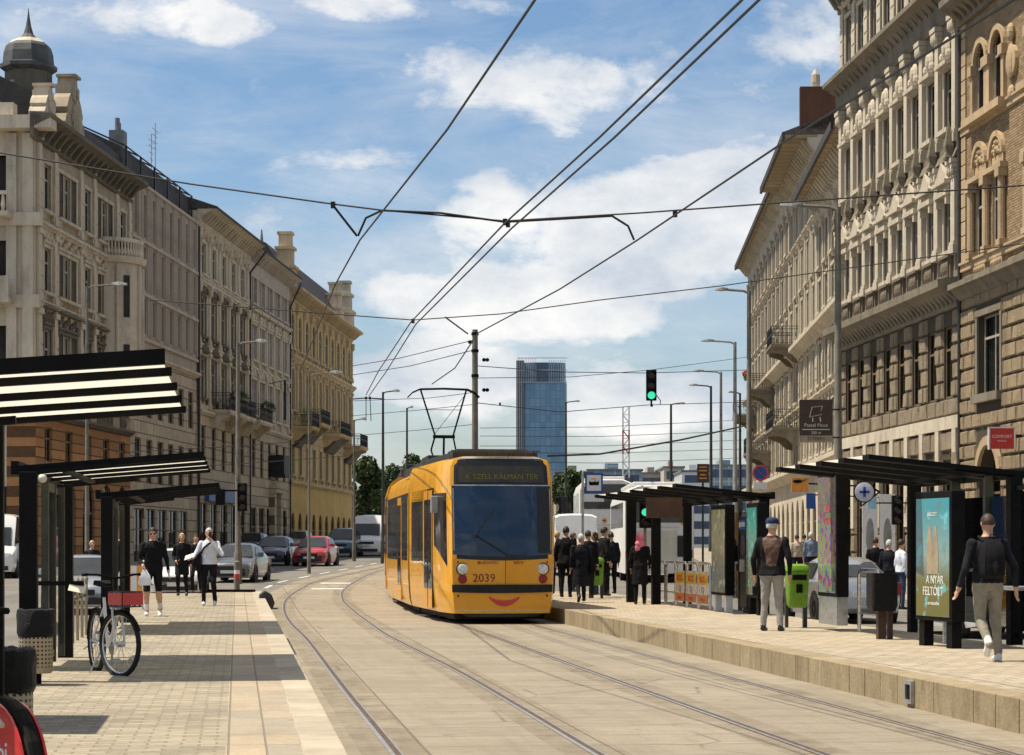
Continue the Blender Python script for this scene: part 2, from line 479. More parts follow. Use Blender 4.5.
# low kerb strip of lighter concrete beside the left platform
YF = yl(MR, 66.0); Y0R = yl(MR, 4.0)
mb = MB()
sheet(mb, 0, .34, Y0R, YF, PZ, 0); sheet(mb, .34, 3.7, Y0R, YF, PZ, 1)
mb.quad((3.7, Y0R, -.1), (3.7, YF, -.1), (3.7, YF, PZ), (3.7, Y0R, PZ), 2)
mb.quad((0, YF, -.1), (3.7, YF, -.1), (3.7, YF, PZ), (0, YF, PZ), 2)
o = mb.build('platform', [M['kerb_pale'], M['pave_right'], M['kerb_side']])
o.matrix_world = MR; tag(o, kind='structure')
def kerb_mat():
    t = NT('kerb_face_stone'); sp = t.node('ShaderNodeSeparateXYZ', {0: t.tc})
    cell = t.node('ShaderNodeTexWhiteNoise', {'W': t.math('FLOOR', t.math('DIVIDE', t.math('SUBTRACT', sp.outputs[1], Y0R), .62))}, noise_dimensions='1D').outputs[0]
    c = t.mix(cell, (.29, .235, .15), (.37, .305, .2))
    st = t.noise(1.0, 6, .7, t.mapv((4, 4, 1.6))); c = t.mix(t.ramp(st, .45, .72, 0, .6), c, (.13, .095, .05))
    f = t.noise(24, 4, .75); c = t.mix(t.ramp(f, .45, .75, 0, .5), c, (.16, .12, .07)); t.bump(f, .008)
    return t.done(c, .9, 0, .2)
# kerb face of the right platform: separate stones with open joints
mb = MB()
y = Y0R
k = 0
while y < YF - .1:
    w = .62
    mb.box(-.012 + random.uniform(-.004, .004), .34, y + .006, y + w - .006, -.05, PZ + .003 + random.uniform(0, .003), 0)
    y += w; k += 1
o = mb.build('kerb', [kerb_mat()], bevel=.008)
o.matrix_world = MR; tag(o, kind='structure')
mb = MB(); y = Y0L
while y < YE - .1:
    mb.box(-.27, .012, y + .005, y + .895, -.05, PZ + .003 + random.uniform(0, .003), 0); y += .9
o = mb.build('kerb', [plain('kerb_stone_pale', (.37, .325, .25), .85, 0, .22, 1.4, .01)], bevel=.008)
o.matrix_world = ML; tag(o, kind='structure')
# drain box in the kerb face
t = thing('kerb_drain', 'small metal drain box let into the right kerb face', 'drain', (0, 0, 0))
t.matrix_world = MR @ Matrix.Translation((-.02, yl(MR, 23.2), 0))
mb = MB(); mb.box(-.03, .02, -.12, .12, .05, .09); mb.box(-.03, .02, -.12, .12, .25, .29); mb.box(-.03, .02, -.12, -.085, .09, .25); mb.box(-.03, .02, .085, .12, .09, .25)
mb.build('surround', M['galv'], t)
mb = MB(); mb.box(-.012, .0, -.085, .085, .09, .25); mb.build('grating', M['black'], t)

# ---- pavements in front of the houses
def prism_ground(poly, z, name, m):
    mb = MB(); n = len(poly)
    top = [(x, y, gz(y) + z) for x, y in poly]; bot = [(x, y, gz(y) - .1) for x, y in poly]
    mb.add(top + bot, [tuple(range(n))] + [(i, (i + 1) % n, n + (i + 1) % n, n + i) for i in range(n)])
    return tag(mb.build(name, m), kind='structure')
FL = lambda Y: -25.81 + .061 * Y           # left facade line
FR1 = lambda Y: 21.25 - .078 * Y           # right facade line near
FR2 = lambda Y: 10.48 + .047 * Y           # right facade line beyond the bend
M['pavement'] = pavers('pavement_slabs', (.3, .27, .23), (.36, .33, .28), (.14, .12, .1), .5, .5, .012, .5)
for a, b in ((88, 110), (110, 150), (150, 210)):
    prism_ground([(FL(a) - 2, a), (FL(a) + 4.2, a), (FL(b) + 4.2, b), (FL(b) - 2, b)], .13, 'pavement', M['pavement'])
for a, b in ((20, 55), (55, 93.4)):
    prism_ground([(FR1(a) - 5.6, a), (FR1(a) + 1, a), (FR1(b) + 1, b), (FR1(b) - 5.6, b)], .13, 'pavement', M['pavement'])
for a, b in ((93.4, 150), (150, 200)):
    prism_ground([(FR2(a) - 6.2, a), (FR2(a) + 1, a), (FR2(b) + 1, b), (FR2(b) - 6.2, b)], .13, 'pavement', M['pavement'])
# ---- white road markings on the left carriageway
M['roadwhite'] = plain('road_paint', (.62, .61, .56), .8, 0, .3, 3)
mb = MB()
def dash(Y0, Y1, off, w=.12):
    P = [V2(xat(paths[0], Y0 + (Y1 - Y0) * i / 4) + off, Y0 + (Y1 - Y0) * i / 4) for i in range(5)]
    strip(P, -w / 2, w / 2, .011, mb)
for Y0 in range(62, 150, 6): dash(Y0, Y0 + 3, -1.25)
for Y0 in range(70, 160, 9): dash(Y0, Y0 + 4, -4.6)
for Yc in (73, 79): dash(Yc, Yc + .9, .9, 1.1)
tag(mb.build('road_markings', M['roadwhite'], fix=False), kind='structure')
# ================================================================== buildings
M['s_l1'] = stucco('grey_beige_stucco', (.45, .385, .285), amount=.6)
M['s_l1trim'] = stucco('pale_stone_trim', (.68, .60, .475), amount=.55)
M['s_l1dark'] = stucco('dark_carved_stone', (.2, .18, .14), amount=.7, bump=.04)
M['s_l1base'] = blocks('orange_banded_stone', (.44, .23, .10), (.09, .05, .03), 30, .42, .025, .03, .3, .25)
M['s_l2'] = stucco('mauve_grey_render', (.47, .405, .34), amount=.35)
M['s_l2trim'] = stucco('pale_grey_panel', (.56, .49, .41), amount=.3)
M['s_l3'] = stucco('cream_stucco', (.66, .575, .44), amount=.5)
M['s_l3trim'] = stucco('cream_trim', (.72, .645, .51), amount=.45)
M['s_l3b'] = stucco('pinkish_grey_stucco', (.6, .525, .45), amount=.4)
M['s_l3base'] = blocks('cream_ashlar', (.52, .44, .325), (.12, .1, .07), 1.5, .62, .025, .03, .3, .15)
M['s_l4'] = stucco('ochre_stucco', (.64, .48, .25), amount=.55)
M['s_l4trim'] = stucco('pale_ochre_trim', (.66, .53, .33), amount=.55)
M['s_l4base'] = stucco('bright_ochre_render', (.70, .48, .17), amount=.3)
M['s_r1'] = blocks('buff_brick', (.34, .245, .145), (.12, .09, .055), .26, .085, .012, .02, .4, .28)
M['s_r1trim'] = stucco('buff_terracotta', (.52, .39, .245), amount=.45)
M['s_r1base'] = blocks('rusticated_buff_stone', (.37, .3, .21), (.06, .05, .035), .92, .52, .035, .10, .9, .22)
M['s_r2'] = stucco('weathered_grey_stucco', (.23, .195, .145), amount=.75)
M['s_r2trim'] = stucco('pale_weathered_stone', (.64, .57, .45), amount=.55)
M['s_r2dark'] = stucco('sooty_stone', (.27, .235, .18), amount=.8, bump=.03)
M['s_r2base'] = blocks('rough_hewn_stone', (.33, .285, .22), (.07, .06, .045), 1.075, .62, .03, .16, 1.0, .22)
M['s_r3'] = stucco('grey_cream_stucco', (.27, .225, .16), amount=.7)
M['s_r3trim'] = stucco('pale_cream_stone', (.64, .57, .45), amount=.5)
M['soffit'] = blocks('coffered_soffit', (.36, .29, .19), (.12, .09, .06), 1.2, .6, .06, .03, .3, .2)
M['redbrick'] = stucco('red_brick', (.15, .07, .045), (.06, .035, .025), .9, .03)

def wall(root, L, z0, z1, opens, m, depth=.34, name='wall', u0=0.0, y=0.0, mr=None):
    """Wall sheet with recessed openings (u0,u1,z0,z1[,arch]) closed by a dark room behind."""
    mb = MB()
    us = sorted(set([u0, L] + [o[0] for o in opens] + [o[1] for o in opens]))
    zs = sorted(set([z0, z1] + [o[2] for o in opens] + [o[3] for o in opens]))
    def inside(u, z):
        return any(o[0] < u < o[1] and o[2] < z < o[3] for o in opens)
    for i in range(len(us) - 1):
        for j in range(len(zs) - 1):
            if not inside((us[i] + us[i + 1]) / 2, (zs[j] + zs[j + 1]) / 2):
                mb.quad((us[i], y, zs[j]), (us[i + 1], y, zs[j]), (us[i + 1], y, zs[j + 1]), (us[i], y, zs[j + 1]), 0)
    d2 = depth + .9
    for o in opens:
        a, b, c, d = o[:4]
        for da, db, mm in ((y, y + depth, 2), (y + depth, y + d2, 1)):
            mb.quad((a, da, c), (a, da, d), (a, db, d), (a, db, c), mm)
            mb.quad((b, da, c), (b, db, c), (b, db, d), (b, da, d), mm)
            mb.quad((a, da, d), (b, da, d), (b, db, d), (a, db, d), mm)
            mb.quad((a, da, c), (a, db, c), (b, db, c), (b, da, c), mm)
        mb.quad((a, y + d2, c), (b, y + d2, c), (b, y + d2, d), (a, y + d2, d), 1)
        if len(o) > 4 and o[4]:
            r = (b - a) / 2; cx = (a + b) / 2; n = 10; ry = min(r, (d - c) * .5)
            pts = [(cx - r * math.cos(PI * k / n), d - ry + ry * math.sin(PI * k / n)) for k in range(n + 1)]
            for k in range(n):
                (xa, za), (xb, zb) = pts[k], pts[k + 1]
                mb.quad((xa, y, za), (xb, y, zb), (xb, y, d), (xa, y, d), 0)
                mb.quad((xa, y, za), (xa, y + depth, za), (xb, y + depth, zb), (xb, y, zb), 0)
    return mb.build(name, [m, M['interior'], mr or m], root, fix=False)

_wc = {}
def win_meshes(w, h, cols, rows, transom, fm, key):
    k = (round(w, 2), round(h, 2), cols, rows, transom, fm.name, key)
    if k in _wc: return _wc[k]
    f = MB(); t = .07
    f.box(0, t, 0, .07, 0, h); f.box(w - t, w, 0, .07, 0, h); f.box(t, w - t, 0, .07, 0, t); f.box(t, w - t, 0, .07, h - t, h)
    for i in range(1, cols): f.box(w * i / cols - .035, w * i / cols + .035, .002, .066, t, h - t)
    tz = h * transom
    if transom:
        f.box(t, w - t, .004, .075, tz - .04, tz + .04)
    for j in range(1, rows): f.box(t, w - t, .012, .06, h * j / rows - .018, h * j / rows + .018)
    p = MB(); p.box(t, w - t, .034, .040, t, h - t)
    c = MB()
    if key in ('blind', 'half'):
        z0 = h * (.45 if key == 'half' else .12)
        c.box(t, w - t, .14, .15, z0, h - t)
    elif key == 'curtain':
        for s0, s1 in ((t, w * .36), (w * .64, w - t)):
            n = 8
            for i in range(n):
                a = s0 + (s1 - s0) * i / n; b = s0 + (s1 - s0) * (i + 1) / n
                c.box(a, b, .14 + .03 * (i % 2), .16 + .03 * (i % 2), .05, h - t)
    r = (f.mesh('window', fm), p.mesh('pane', M['pane']), c.mesh('curtain', M['curtain']) if c.v else None)
    _wc[k] = r
    return r
def window(root, a, b, c, d, y=.09, cols=2, rows=1, transom=.68, fm=None, curtain='random', mat=None):
    if curtain == 'random': curtain = random.choice(['none', 'none', 'none', 'blind', 'half', 'half', 'curtain', 'curtain'])
    f, p, cu = win_meshes(b - a, d - c, cols, rows, transom, fm or M['frame'], curtain)
    w = link('window', f, root, (a, y, c))
    link('pane', p, w)
    if cu: link('curtain', cu, w)
    return w
_sc = {}
def surround(root, a, b, c, d, kind, m, key=''):
    w, h = b - a, d - c
    k = (round(w, 2), round(h, 2), kind, m.name)
    if k not in _sc:
        s = MB(); j = .16
        if kind != 'archlabel':
            s.box(-j, 0, -.045, .02, 0, h); s.box(w, w + j, -.045, .02, 0, h); s.box(-j, w + j, -.075, .02, h, h + j)
        s.box(-j - .1, w + j + .1, -.2, .02, -.14, -.002)                     # sill
        s.box(-j, -j + .14, -.15, .02, -.38, -.142); s.box(w + j - .14, w + j, -.15, .02, -.38, -.142)
        if kind == 'hood':
            s.sweep([(0, h + .42), (.12, h + .42), (.3, h + .56), (.3, h + .64), (0, h + .7)], -j - .14, w + j + .14)
            s.box(-j + .02, -j + .16, -.18, .02, h + .17, h + .418); s.box(w + j - .16, w + j - .02, -.18, .02, h + .17, h + .418)
        if kind == 'pediment':
            z = h + .3
            s.sweep([(0, z), (.1, z), (.24, z + .1), (.24, z + .16), (0, z + .18)], -j - .14, w + j + .14)
            s.prism([(-j - .16, z + .182), (w + j + .16, z + .182), (w / 2, z + .72)], 'y', -.2, .01)
            s.prism([(-j + .12, z + .25), (w + j - .12, z + .25), (w / 2, z + .6)], 'y', -.235, -.202)
        if kind == 'arch':
            n = 10; r = w / 2 + j; z = h + j
            o = [(w / 2 - r * math.cos(PI * i / n), z + .55 * r * math.sin(PI * i / n)) for i in range(n + 1)]
            inn = [(w / 2 - (r - .18) * math.cos(PI * i / n), z + .55 * (r - .22) * math.sin(PI * i / n)) for i in range(n + 1)]
            for i in range(n):
                s.hexa([(o[i][0], -.2, o[i][1]), (o[i + 1][0], -.2, o[i + 1][1]), (o[i + 1][0], .01, o[i + 1][1]), (o[i][0], .01, o[i][1])],
                       [(inn[i][0], -.2, inn[i][1]), (inn[i + 1][0], -.2, inn[i + 1][1]), (inn[i + 1][0], .01, inn[i + 1][1]), (inn[i][0], .01, inn[i][1])])
            s.ell((w / 2, -.04, z + .26), .26, .14, .24, 10, 6); s.ell((w / 2 - .42, -.03, z + .12), .2, .1, .13, 8, 5); s.ell((w / 2 + .42, -.03, z + .12), .2, .1, .13, 8, 5)
        if kind == 'carved':
            z = h + j
            s.box(-j - .05, w + j + .05, -.14, .01, z + .02, z + .14)
            for i in range(9):
                u = -j + (w + 2 * j) * (i + .5) / 9
                s.ell((u, -.06, z + .38 + .16 * math.sin(i * 2.1)), .13, .12, .17, 7, 5)
            s.box(-j - .12, w + j + .12, -.3, .01, z + .68, z + .8)
            s.box(0, w, -.05, .01, -.95, -.4)                                   # parapet panel below the sill
            for i in range(4): s.ell((w * (i + .5) / 4, -.06, -.68), .1, .08, .18, 6, 4)
        _sc[k] = s.mesh('window_surround', m)
    return link('window_surround', _sc[k], root, (a, 0, c))

_pc = {}
def pilaster(root, u, z0, z1, w, m, style='corinthian', d=.1):
    k = (round(z1 - z0, 2), round(w, 2), m.name, style, d)
    if k not in _pc:
        s = MB(); h = z1 - z0
        s.box(-w / 2 - .06, w / 2 + .06, -d - .07, .01, 0, .3); s.box(-w / 2 - .03, w / 2 + .03, -d - .04, .01, .302, .42)
        s.box(-w / 2, w / 2, -d, .01, .422, h - .62)
        if style == 'corinthian':
            for i in range(3):
                s.box(-w / 2 - .03 - .035 * i, w / 2 + .03 + .035 * i, -d - .03 - .05 * i, .01, h - .618 + .15 * i, h - .478 + .15 * i)
            for x in (-w / 2, 0, w / 2): s.ell((x, -d - .06, h - .4), .09, .1, .18, 7, 5)
            s.box(-w / 2 - .13, w / 2 + .13, -d - .16, .01, h - .165, h)
        else:
            s.box(-w / 2, w / 2, -d, .01, h - .618, h - .25); s.box(-w / 2 - .07, w / 2 + .07, -d - .08, .01, h - .248, h)
            for i in range(int(h / .6)):
                s.box(-w / 2 - .02, w / 2 + .02, -d - .025, -d + .02, .5 + .6 * i, .5 + .6 * i + .5) if .5 + .6 * i + .5 < h - .7 else None
        _pc[k] = s.mesh('pilaster', m)
    return link('pilaster', _pc[k], root, (u, 0, z0))
def cornice(root, L, z, prof, m, u0=0.0, bracket=None, name='cornice', rz=0.0):
    s = MB(); s.sweep([(d, z + h) for d, h in prof], u0, L)
    if bracket:
        pitch, bw, bd, bz0, bz1 = bracket
        n = int((L - u0) / pitch)
        for i in range(n):
            u = u0 + pitch * (i + .5) + ((L - u0) - n * pitch) / 2
            s.prism([(.0, z + bz0), (-bd * .45, z + bz0 + .04), (-bd, z + bz1 - .08), (-bd, z + bz1), (0, z + bz1)], 'x', u - bw / 2, u + bw / 2)
    return s.build(name, m, root)
BIG = [(0, 0), (.12, 0), (.16, .18), (.5, .3), (.56, .42), (.72, .46), (.74, .62), (0, .7)]
SMALL = [(0, 0), (.1, 0), (.2, .1), (.28, .14), (.28, .24), (0, .3)]
BAND = [(0, 0), (.08, .02), (.08, .22), (.14, .24), (.14, .32), (0, .34)]

def railing_bars(mb, pts, z0, z1, pitch=.11, t=.014, m=0):
    for a, b in zip(pts, pts[1:]):
        a = Vector((*a, 0)); b = Vector((*b, 0)); L = (b - a).length
        for z in (z0 + .06, z1, z1 - .16): mb.bar(a + Vector((0, 0, z)), b + Vector((0, 0, z)), .03, .03, m)
        n = max(1, int(L / pitch))
        for i in range(n + 1):
            p = a + (b - a) * i / n
            mb.bar(p + Vector((0, 0, z0)), p + Vector((0, 0, z1)), t, t, m)
        for i in range(max(1, int(L / .35))):
            p = a + (b - a) * (i + .5) / max(1, int(L / .35))
            mb.lathe([(.1, -.012), (.12, 0), (.1, .012)], (p.x, p.y, z0 + .55), 10, m, ax='y')
def balcony(root, u0, u1, z, d, slab_m, style='iron', plants=False, deep=True):
    s = MB()
    s.box(u0, u1, -d, .02, z - .16, z)
    s.box(u0 + .05, u1 - .05, -d + .05, .02, z - .26, z - .162)
    for u in ((u0 + .25, u1 - .25) if deep else ()):
        s.prism([(0, z - 1.1), (-d * .25, z - 1.0), (-d * .5, z - .62), (-d * .9, z - .42), (-d * .9, z - .262), (0, z - .262)], 'x', u - .14, u + .14)
    b = s.build('balcony', slab_m, root)
    r = MB()
    if style == 'iron':
        railing_bars(r, [(u0 + .05, 0), (u0 + .05, -d + .05), (u1 - .05, -d + .05), (u1 - .05, 0)], z, z + 1.02)
        r.build('railing', M['iron'], b)
    else:
        y = -d + .12
        r.box(u0 + .04, u1 - .04, y - .1, y + .1, z, z + .14); r.box(u0 + .02, u1 - .02, y - .13, y + .13, z + .82, z + .98)
        n = int((u1 - u0) / .3)
        for i in range(n):
            u = u0 + (u1 - u0) * (i + .5) / n
            r.lathe([(.05, z + .14), (.1, z + .3), (.05, z + .55), (.06, z + .7), (.05, z + .82)], (u, y, 0), 8)
        r.box(u0, u0 + .22, y - .14, y + .14, z, z + 1.02); r.box(u1 - .22, u1, y - .14, y + .14, z, z + 1.02)
        r.build('balustrade', slab_m, b)
    if plants: plants_box(b, u0 + .1, u1 - .1, -d, z + 1.0, plants)
    return b
M['leaf'] = plain('leaf_green', (.06, .1, .025), .7, 0, .5, 2.5)
M['flower'] = plain('red_flower', (.55, .05, .05), .7, 0, .4, 8)
def leaf_cloud(mb, c, r, n, size, m=0, seed=1):
    rnd = random.Random(seed)
    for _ in range(n):
        p = Vector((rnd.gauss(0, 1), rnd.gauss(0, 1), rnd.gauss(0, 1)))
        p = p.normalized() * (rnd.random() ** .4)
        p = Vector((c[0] + p.x * r[0], c[1] + p.y * r[1], c[2] + p.z * r[2]))
        a = Vector((rnd.uniform(-1, 1), rnd.uniform(-1, 1), rnd.uniform(-1, 1))).normalized()
        b = a.cross(Vector((rnd.uniform(-1, 1), rnd.uniform(-1, 1), rnd.uniform(-1, 1)))).normalized()
        s = size * rnd.uniform(.6, 1.3)
        mb.add([p - a * s, p + b * s * .55, p + a * s, p - b * s * .55], [(0, 1, 2, 3)], m)
def plants_box(parent, u0, u1, y, z, kind):
    mb = MB(); mb.box(u0, u1, y - .2, y + .02, z - .22, z)
    b = mb.build('flower_box', M['brown'], parent)
    l = MB(); n = int((u1 - u0) * 90)
    leaf_cloud(l, ((u0 + u1) / 2, y - .12, z + .02), ((u1 - u0) / 2, .25, .3), n, .07, 0, 3)
    if kind == 'red': leaf_cloud(l, ((u0 + u1) / 2, y - .16, z + .14), ((u1 - u0) / 2, .25, .24), int(n * .8), .07, 1, 4)
    l.build('plants', [M['leaf'], M['flower']], parent, fix=False)

def base(name, label, A, B):
    A = Vector((A[0], A[1], 0)); B = Vector((B[0], B[1], 0)); d = B - A
    z = max(0, gz(min(A.y, B.y)))
    root = thing(name, label, 'building', (A.x, A.y, 0), math.atan2(d.y, d.x))
    return root, d.length
def shell(root, L, H, D=13, m=None, y0=.0, sides=True, name='side_wall'):
    mb = MB()
    if sides:
        mb.quad((0, y0, -.2), (0, D, -.2), (0, D, H), (0, y0, H)); mb.quad((L, y0, -.2), (L, D, -.2), (L, D, H), (L, y0, H))
    mb.quad((0, D, -.2), (L, D, -.2), (L, D, H), (0, D, H))
    return mb.build(name, m, root)
def pitched(root, L, H, D, over, rise, m, u0=-.0, y_in=4.5):
    mb = MB()
    mb.prism([(-over, H), (y_in, H + rise), (D - y_in, H + rise), (D + .2, H), (D + .2, H - .12), (-over, H - .14)], 'x', u0, L)
    return mb.build('roof', m, root)

def blockwork(root, L, z0, z1, opens, m, bw, bh, d=.05, jit=.05, gap=.035, seed=1, name='rusticated_blocks', u0=0.0):
    """Individually projecting hewn stones, cut round the openings."""
    rnd = random.Random(seed); mb = MB(); rows = max(1, round((z1 - z0) / bh)); bh = (z1 - z0) / rows
    for r in range(rows):
        a, b = z0 + r * bh, z0 + (r + 1) * bh
        u = u0 - (bw / 2 if r % 2 else 0)
        while u < L:
            segs = [(max(u0, u), min(L, u + bw))]
            for o in opens:
                if o[3] <= a + .05 or o[2] >= b - .05: continue
                out = []
                for s0, s1 in segs:
                    if o[1] <= s0 or o[0] >= s1: out.append((s0, s1)); continue
                    if o[0] > s0: out.append((s0, o[0]))
                    if o[1] < s1: out.append((o[1], s1))
                segs = out
            for s0, s1 in segs:
                if s1 - s0 < .14: continue
                q = d + rnd.uniform(0, jit); g = gap / 2; i = .045
                fr = [(s0 + g + i, -q - rnd.uniform(-.02, .02), a + g + i), (s1 - g - i, -q - rnd.uniform(-.02, .02), a + g + i), (s1 - g - i, -q - rnd.uniform(-.02, .02), b - g - i), (s0 + g + i, -q - rnd.uniform(-.02, .02), b - g - i)]
                bk = [(s0 + g, .01, a + g), (s1 - g, .01, a + g), (s1 - g, .01, b - g), (s0 + g, .01, b - g)]
                mb.add(fr + bk, [(0, 1, 2, 3), (0, 4, 5, 1), (1, 5, 6, 2), (2, 6, 7, 3), (3, 7, 4, 0)])
            u += bw
    return mb.build(name, m, root)
M['joint'] = stucco('sooty_joint', (.085, .07, .05), amount=.3)
M['hewn_r1'] = stucco('hewn_buff_stone', (.43, .335, .22), amount=.6, bump=.08)
M['hewn_r2'] = stucco('hewn_grey_stone', (.42, .345, .245), amount=.7, bump=.1)
# ---------------------------------------------------------------- L1: corner house with the dome
A = (FL(93), 93.0); B = (FL(110), 110.0)
root, L = base('corner_house', 'ornate grey beige corner house with dark domed turret and carved gables', A, B)
W = []
cols = [(1.2, 2.3, 'n'), (3.6, 6.6, 'w'), (8.0, 9.1, 'n'), (10.4, 13.4, 'w'), (14.9, 16.0, 'n')]
rows3 = [(16.1, 18.1), (12.6, 14.5), (8.4, 11.0)]
opens = []
for z0, z1 in rows3:
    for a, b, k in cols:
        if k == 'w': opens += [(a, a + .8, z0, z1), (a + 1.05, b - 1.05, z0, z1), (b - .8, b, z0, z1)]
        else: opens.append((a, b, z0, z1))
wall(root, L, 7.2, 19.6, opens, M['s_l1'])
M['shutter'] = plain('grey_brown_shutter', (.10, .085, .065), .8, 0, .3, 2)
sm_ = {}
for o in opens:
    if abs(o[1] - o[0] - .8) > .01: window(root, *o, cols=2 if o[1] - o[0] > .85 else 1, fm=M['frame']); continue
    h_ = round(o[3] - o[2], 2)
    if h_ not in sm_:
        s = MB(); s.box(0, .8, .05, .09, 0, h_)
        for k in range(int(h_ / .09)): s.box(.07, .73, .02, .05, .05 + .09 * k, .10 + .09 * k)
        s.box(0, .06, .0, .05, 0, h_); s.box(.74, .8, .0, .05, 0, h_)
        sm_[h_] = s.mesh('shutter', M['shutter'])
    link('shutter', sm_[h_], root, (o[0], 0, o[2]))
for z0, z1 in rows3:
    for a, b, k in cols: surround(root, a, b, z0, z1, 'carved' if z0 < 16 else 'plain', M['s_l1trim'] if z0 > 12 else M['s_l1dark'])
base_op = [(1.0, 3.2, .2, 4.6, 1), (4.4, 6.6, .2, 4.6, 1), (7.8, 10, .2, 4.6, 1), (11.2, 13.4, .2, 4.6, 1), (14.4, 16.4, .2, 4.6, 1),
           (1.4, 2.6, 5.3, 6.8), (4.8, 6, 5.3, 6.8), (8.2, 9.4, 5.3, 6.8), (11.6, 12.8, 5.3, 6.8), (14.8, 16, 5.3, 6.8)]
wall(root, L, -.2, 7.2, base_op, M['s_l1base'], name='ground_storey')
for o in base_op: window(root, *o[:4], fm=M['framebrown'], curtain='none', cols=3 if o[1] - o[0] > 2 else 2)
for u in (.45, 2.95, 7.3, 9.75, 14.15, 16.7):
    for z0, z1 in ((15.6, 19.2), (12.1, 15.2), (8.0, 11.8)): pilaster(root, u, z0, z1, .5, M['s_l1trim'], 'block')
cornice(root, L, 19.3, [(0, -.5), (.15, -.5), (.2, 0), (.75, .25), (.95, .32), (.95, .5), (0, .6)], M['s_l1dark'], -.9, (.9, .22, .7, -.4, .2))
cornice(root, L, 15.25, SMALL, M['s_l1trim']); cornice(root, L, 11.85, BAND, M['s_l1trim']); cornice(root, L, 7.15, SMALL, M['s_l1dark'])
# half-round oriel near the far end, with a balustraded balcony on top
s = MB(); cxo, n = 13.4, 14
arc = lambda r: [(cxo + r * math.cos(PI + PI * i / n), r * math.sin(PI + PI * i / n) * .8) for i in range(n + 1)]
for z0, z1, r0, r1 in ((9.2, 10.6, .5, 1.75), (10.6, 15.2, 1.75, 1.75), (15.2, 15.5, 1.95, 2.05)):
    lo = arc(r0); hi = arc(r1)
    s.loft([[(x, y, z0) for x, y in lo], [(x, y, z1) for x, y in hi]], closed=False, caps=False)
s.add([(x, y, 15.5) for x, y in arc(2.05)], [tuple(range(n + 1))]); s.add([(x, y, 15.2) for x, y in arc(1.95)], [tuple(range(n, -1, -1))])
for i in (2, 6, 8, 12):
    a = PI + PI * i / n
    s.tube([(cxo + 1.78 * math.cos(a), .8 * 1.78 * math.sin(a), 10.7), (cxo + 1.78 * math.cos(a), .8 * 1.78 * math.sin(a), 15.1)], .09, 8)
orl = s.build('oriel', M['s_l1trim'], root, smooth=True)
g = MB()
for i0, i1 in ((3, 4), (9, 10)):
    for z0, z1 in ((12.6, 14.6), (10.8, 11.3)):
        pts = arc(1.79)
        for i in range(i0, i1):
            (xa, ya), (xb, yb) = pts[i], pts[i + 1]
            g.quad((xa, ya, z0), (xb, yb, z0), (xb, yb, z1), (xa, ya, z1))
g.build('window', M['interior'], orl)
s = MB(); pts = arc(1.85)
s.loft([[(x, y, 16.2) for x, y in pts], [(x, y, 16.38) for x, y in pts]], closed=False, caps=False)
s.add([(x, y, 16.38) for x, y in pts], [tuple(range(n + 1))]); s.loft([[(x * 1, y, 16.2) for x, y in pts], [(x, y, 16.2) for x, y in arc(1.6)]], closed=False, caps=False)
for i in range(0, n * 2):
    a = PI + PI * (i + .5) / (n * 2)
    s.lathe([(.05, 15.5), (.1, 15.7), (.05, 15.95), (.06, 16.2)], (cxo + 1.75 * math.cos(a), .8 * 1.75 * math.sin(a), 0), 7)
s.build('balustrade', M['s_l1trim'], orl)
# gables over the cornice
def gable(u0, u1, z, h, m, name='gable'):
    w = u1 - u0; P = [(u0, z), (u1, z)]
    right = [(1.0, .18), (.93, .3), (.86, .36), (.9, .44), (.8, .62), (.72, .7), (.72, .86), (.62, .88), (.6, 1.0)]
    P += [(u0 + w * a, z + h * b) for a, b in right] + [(u0 + w * (1 - a), z + h * b) for a, b in reversed(right)]
    s = MB(); s.prism(P, 'y', -.25, .45)
    for k in range(10):
        s.ell((u0 + w * (.3 + .4 * random.random()), -.27, z + h * (.15 + .6 * random.random())), .16, .1, .22, 7, 5)
    s.prism([(u0 + w * .36, z + .3), (u0 + w * .64, z + .3), (u0 + w * .64, z + h * .5), (u0 + w * .5, z + h * .62), (u0 + w * .36, z + h * .5)], 'y', -.32, -.252)
    s.box(u0 + w * .36, u0 + w * .64, -.4, .5, z + h, z + h + .12)
    return s.build(name, m, root)
gable(.5, 2.5, 19.9, 1.5, M['s_l1trim']); gable(3.8, 7.2, 19.9, 2.7, M['s_l1'])
s = MB()
s.prism([(.25, 19.8), (.6, 21.3), (2.6, 22.3), (6.5, 22.9), (11, 22.3), (12.8, 19.8)], 'x', 2.8, L)
for i in range(12):
    u = 7.8 + .85 * i
    s.box(u, min(u + .5, L), .1, .5, 19.9, 20.6)
s.build('roof', M['roofdark'], root)
s = MB()
for u, y in ((9.5, 2.4), (14, 2.4)):
    s.box(u - .45, u + .45, y - .4, y + .4, 21.5, 23.4); s.lathe([(.16, 23.4), (.16, 24.2), (.22, 24.22), (.2, 24.4)], (u, y, 0), 8)
s.build('chimney', M['zinc'], root)
M['slate'] = plain('dark_slate_sheet', (.075, .08, .085), .7, 0, .3, 2)
# dome turret at the corner
s = MB(); c8 = (5.6, 1.9, .3)
s.lathe([(1.05, 19.2), (1.05, 22.6)], c8, 8, 1, ph0=PI / 8)
s.lathe([(1.08, 22.6), (1.28, 22.75), (1.28, 22.92), (1.14, 22.97), (1.1, 23.45), (1.0, 23.75), (.86, 23.9)], c8, 8, 0, ph0=PI / 8)
s.lathe([(.86, 23.9), (.68, 24.05), (.4, 24.14)], c8, 8, 2, ph0=PI / 8)
s.lathe([(.42, 24.1), (.22, 24.35), (.12, 24.7), (.04, 25.2), (.01, 25.5)], c8, 10, 0)
s.build('dome_turret', [M['slate'], M['s_l1dark'], M['s_l1trim']], root)
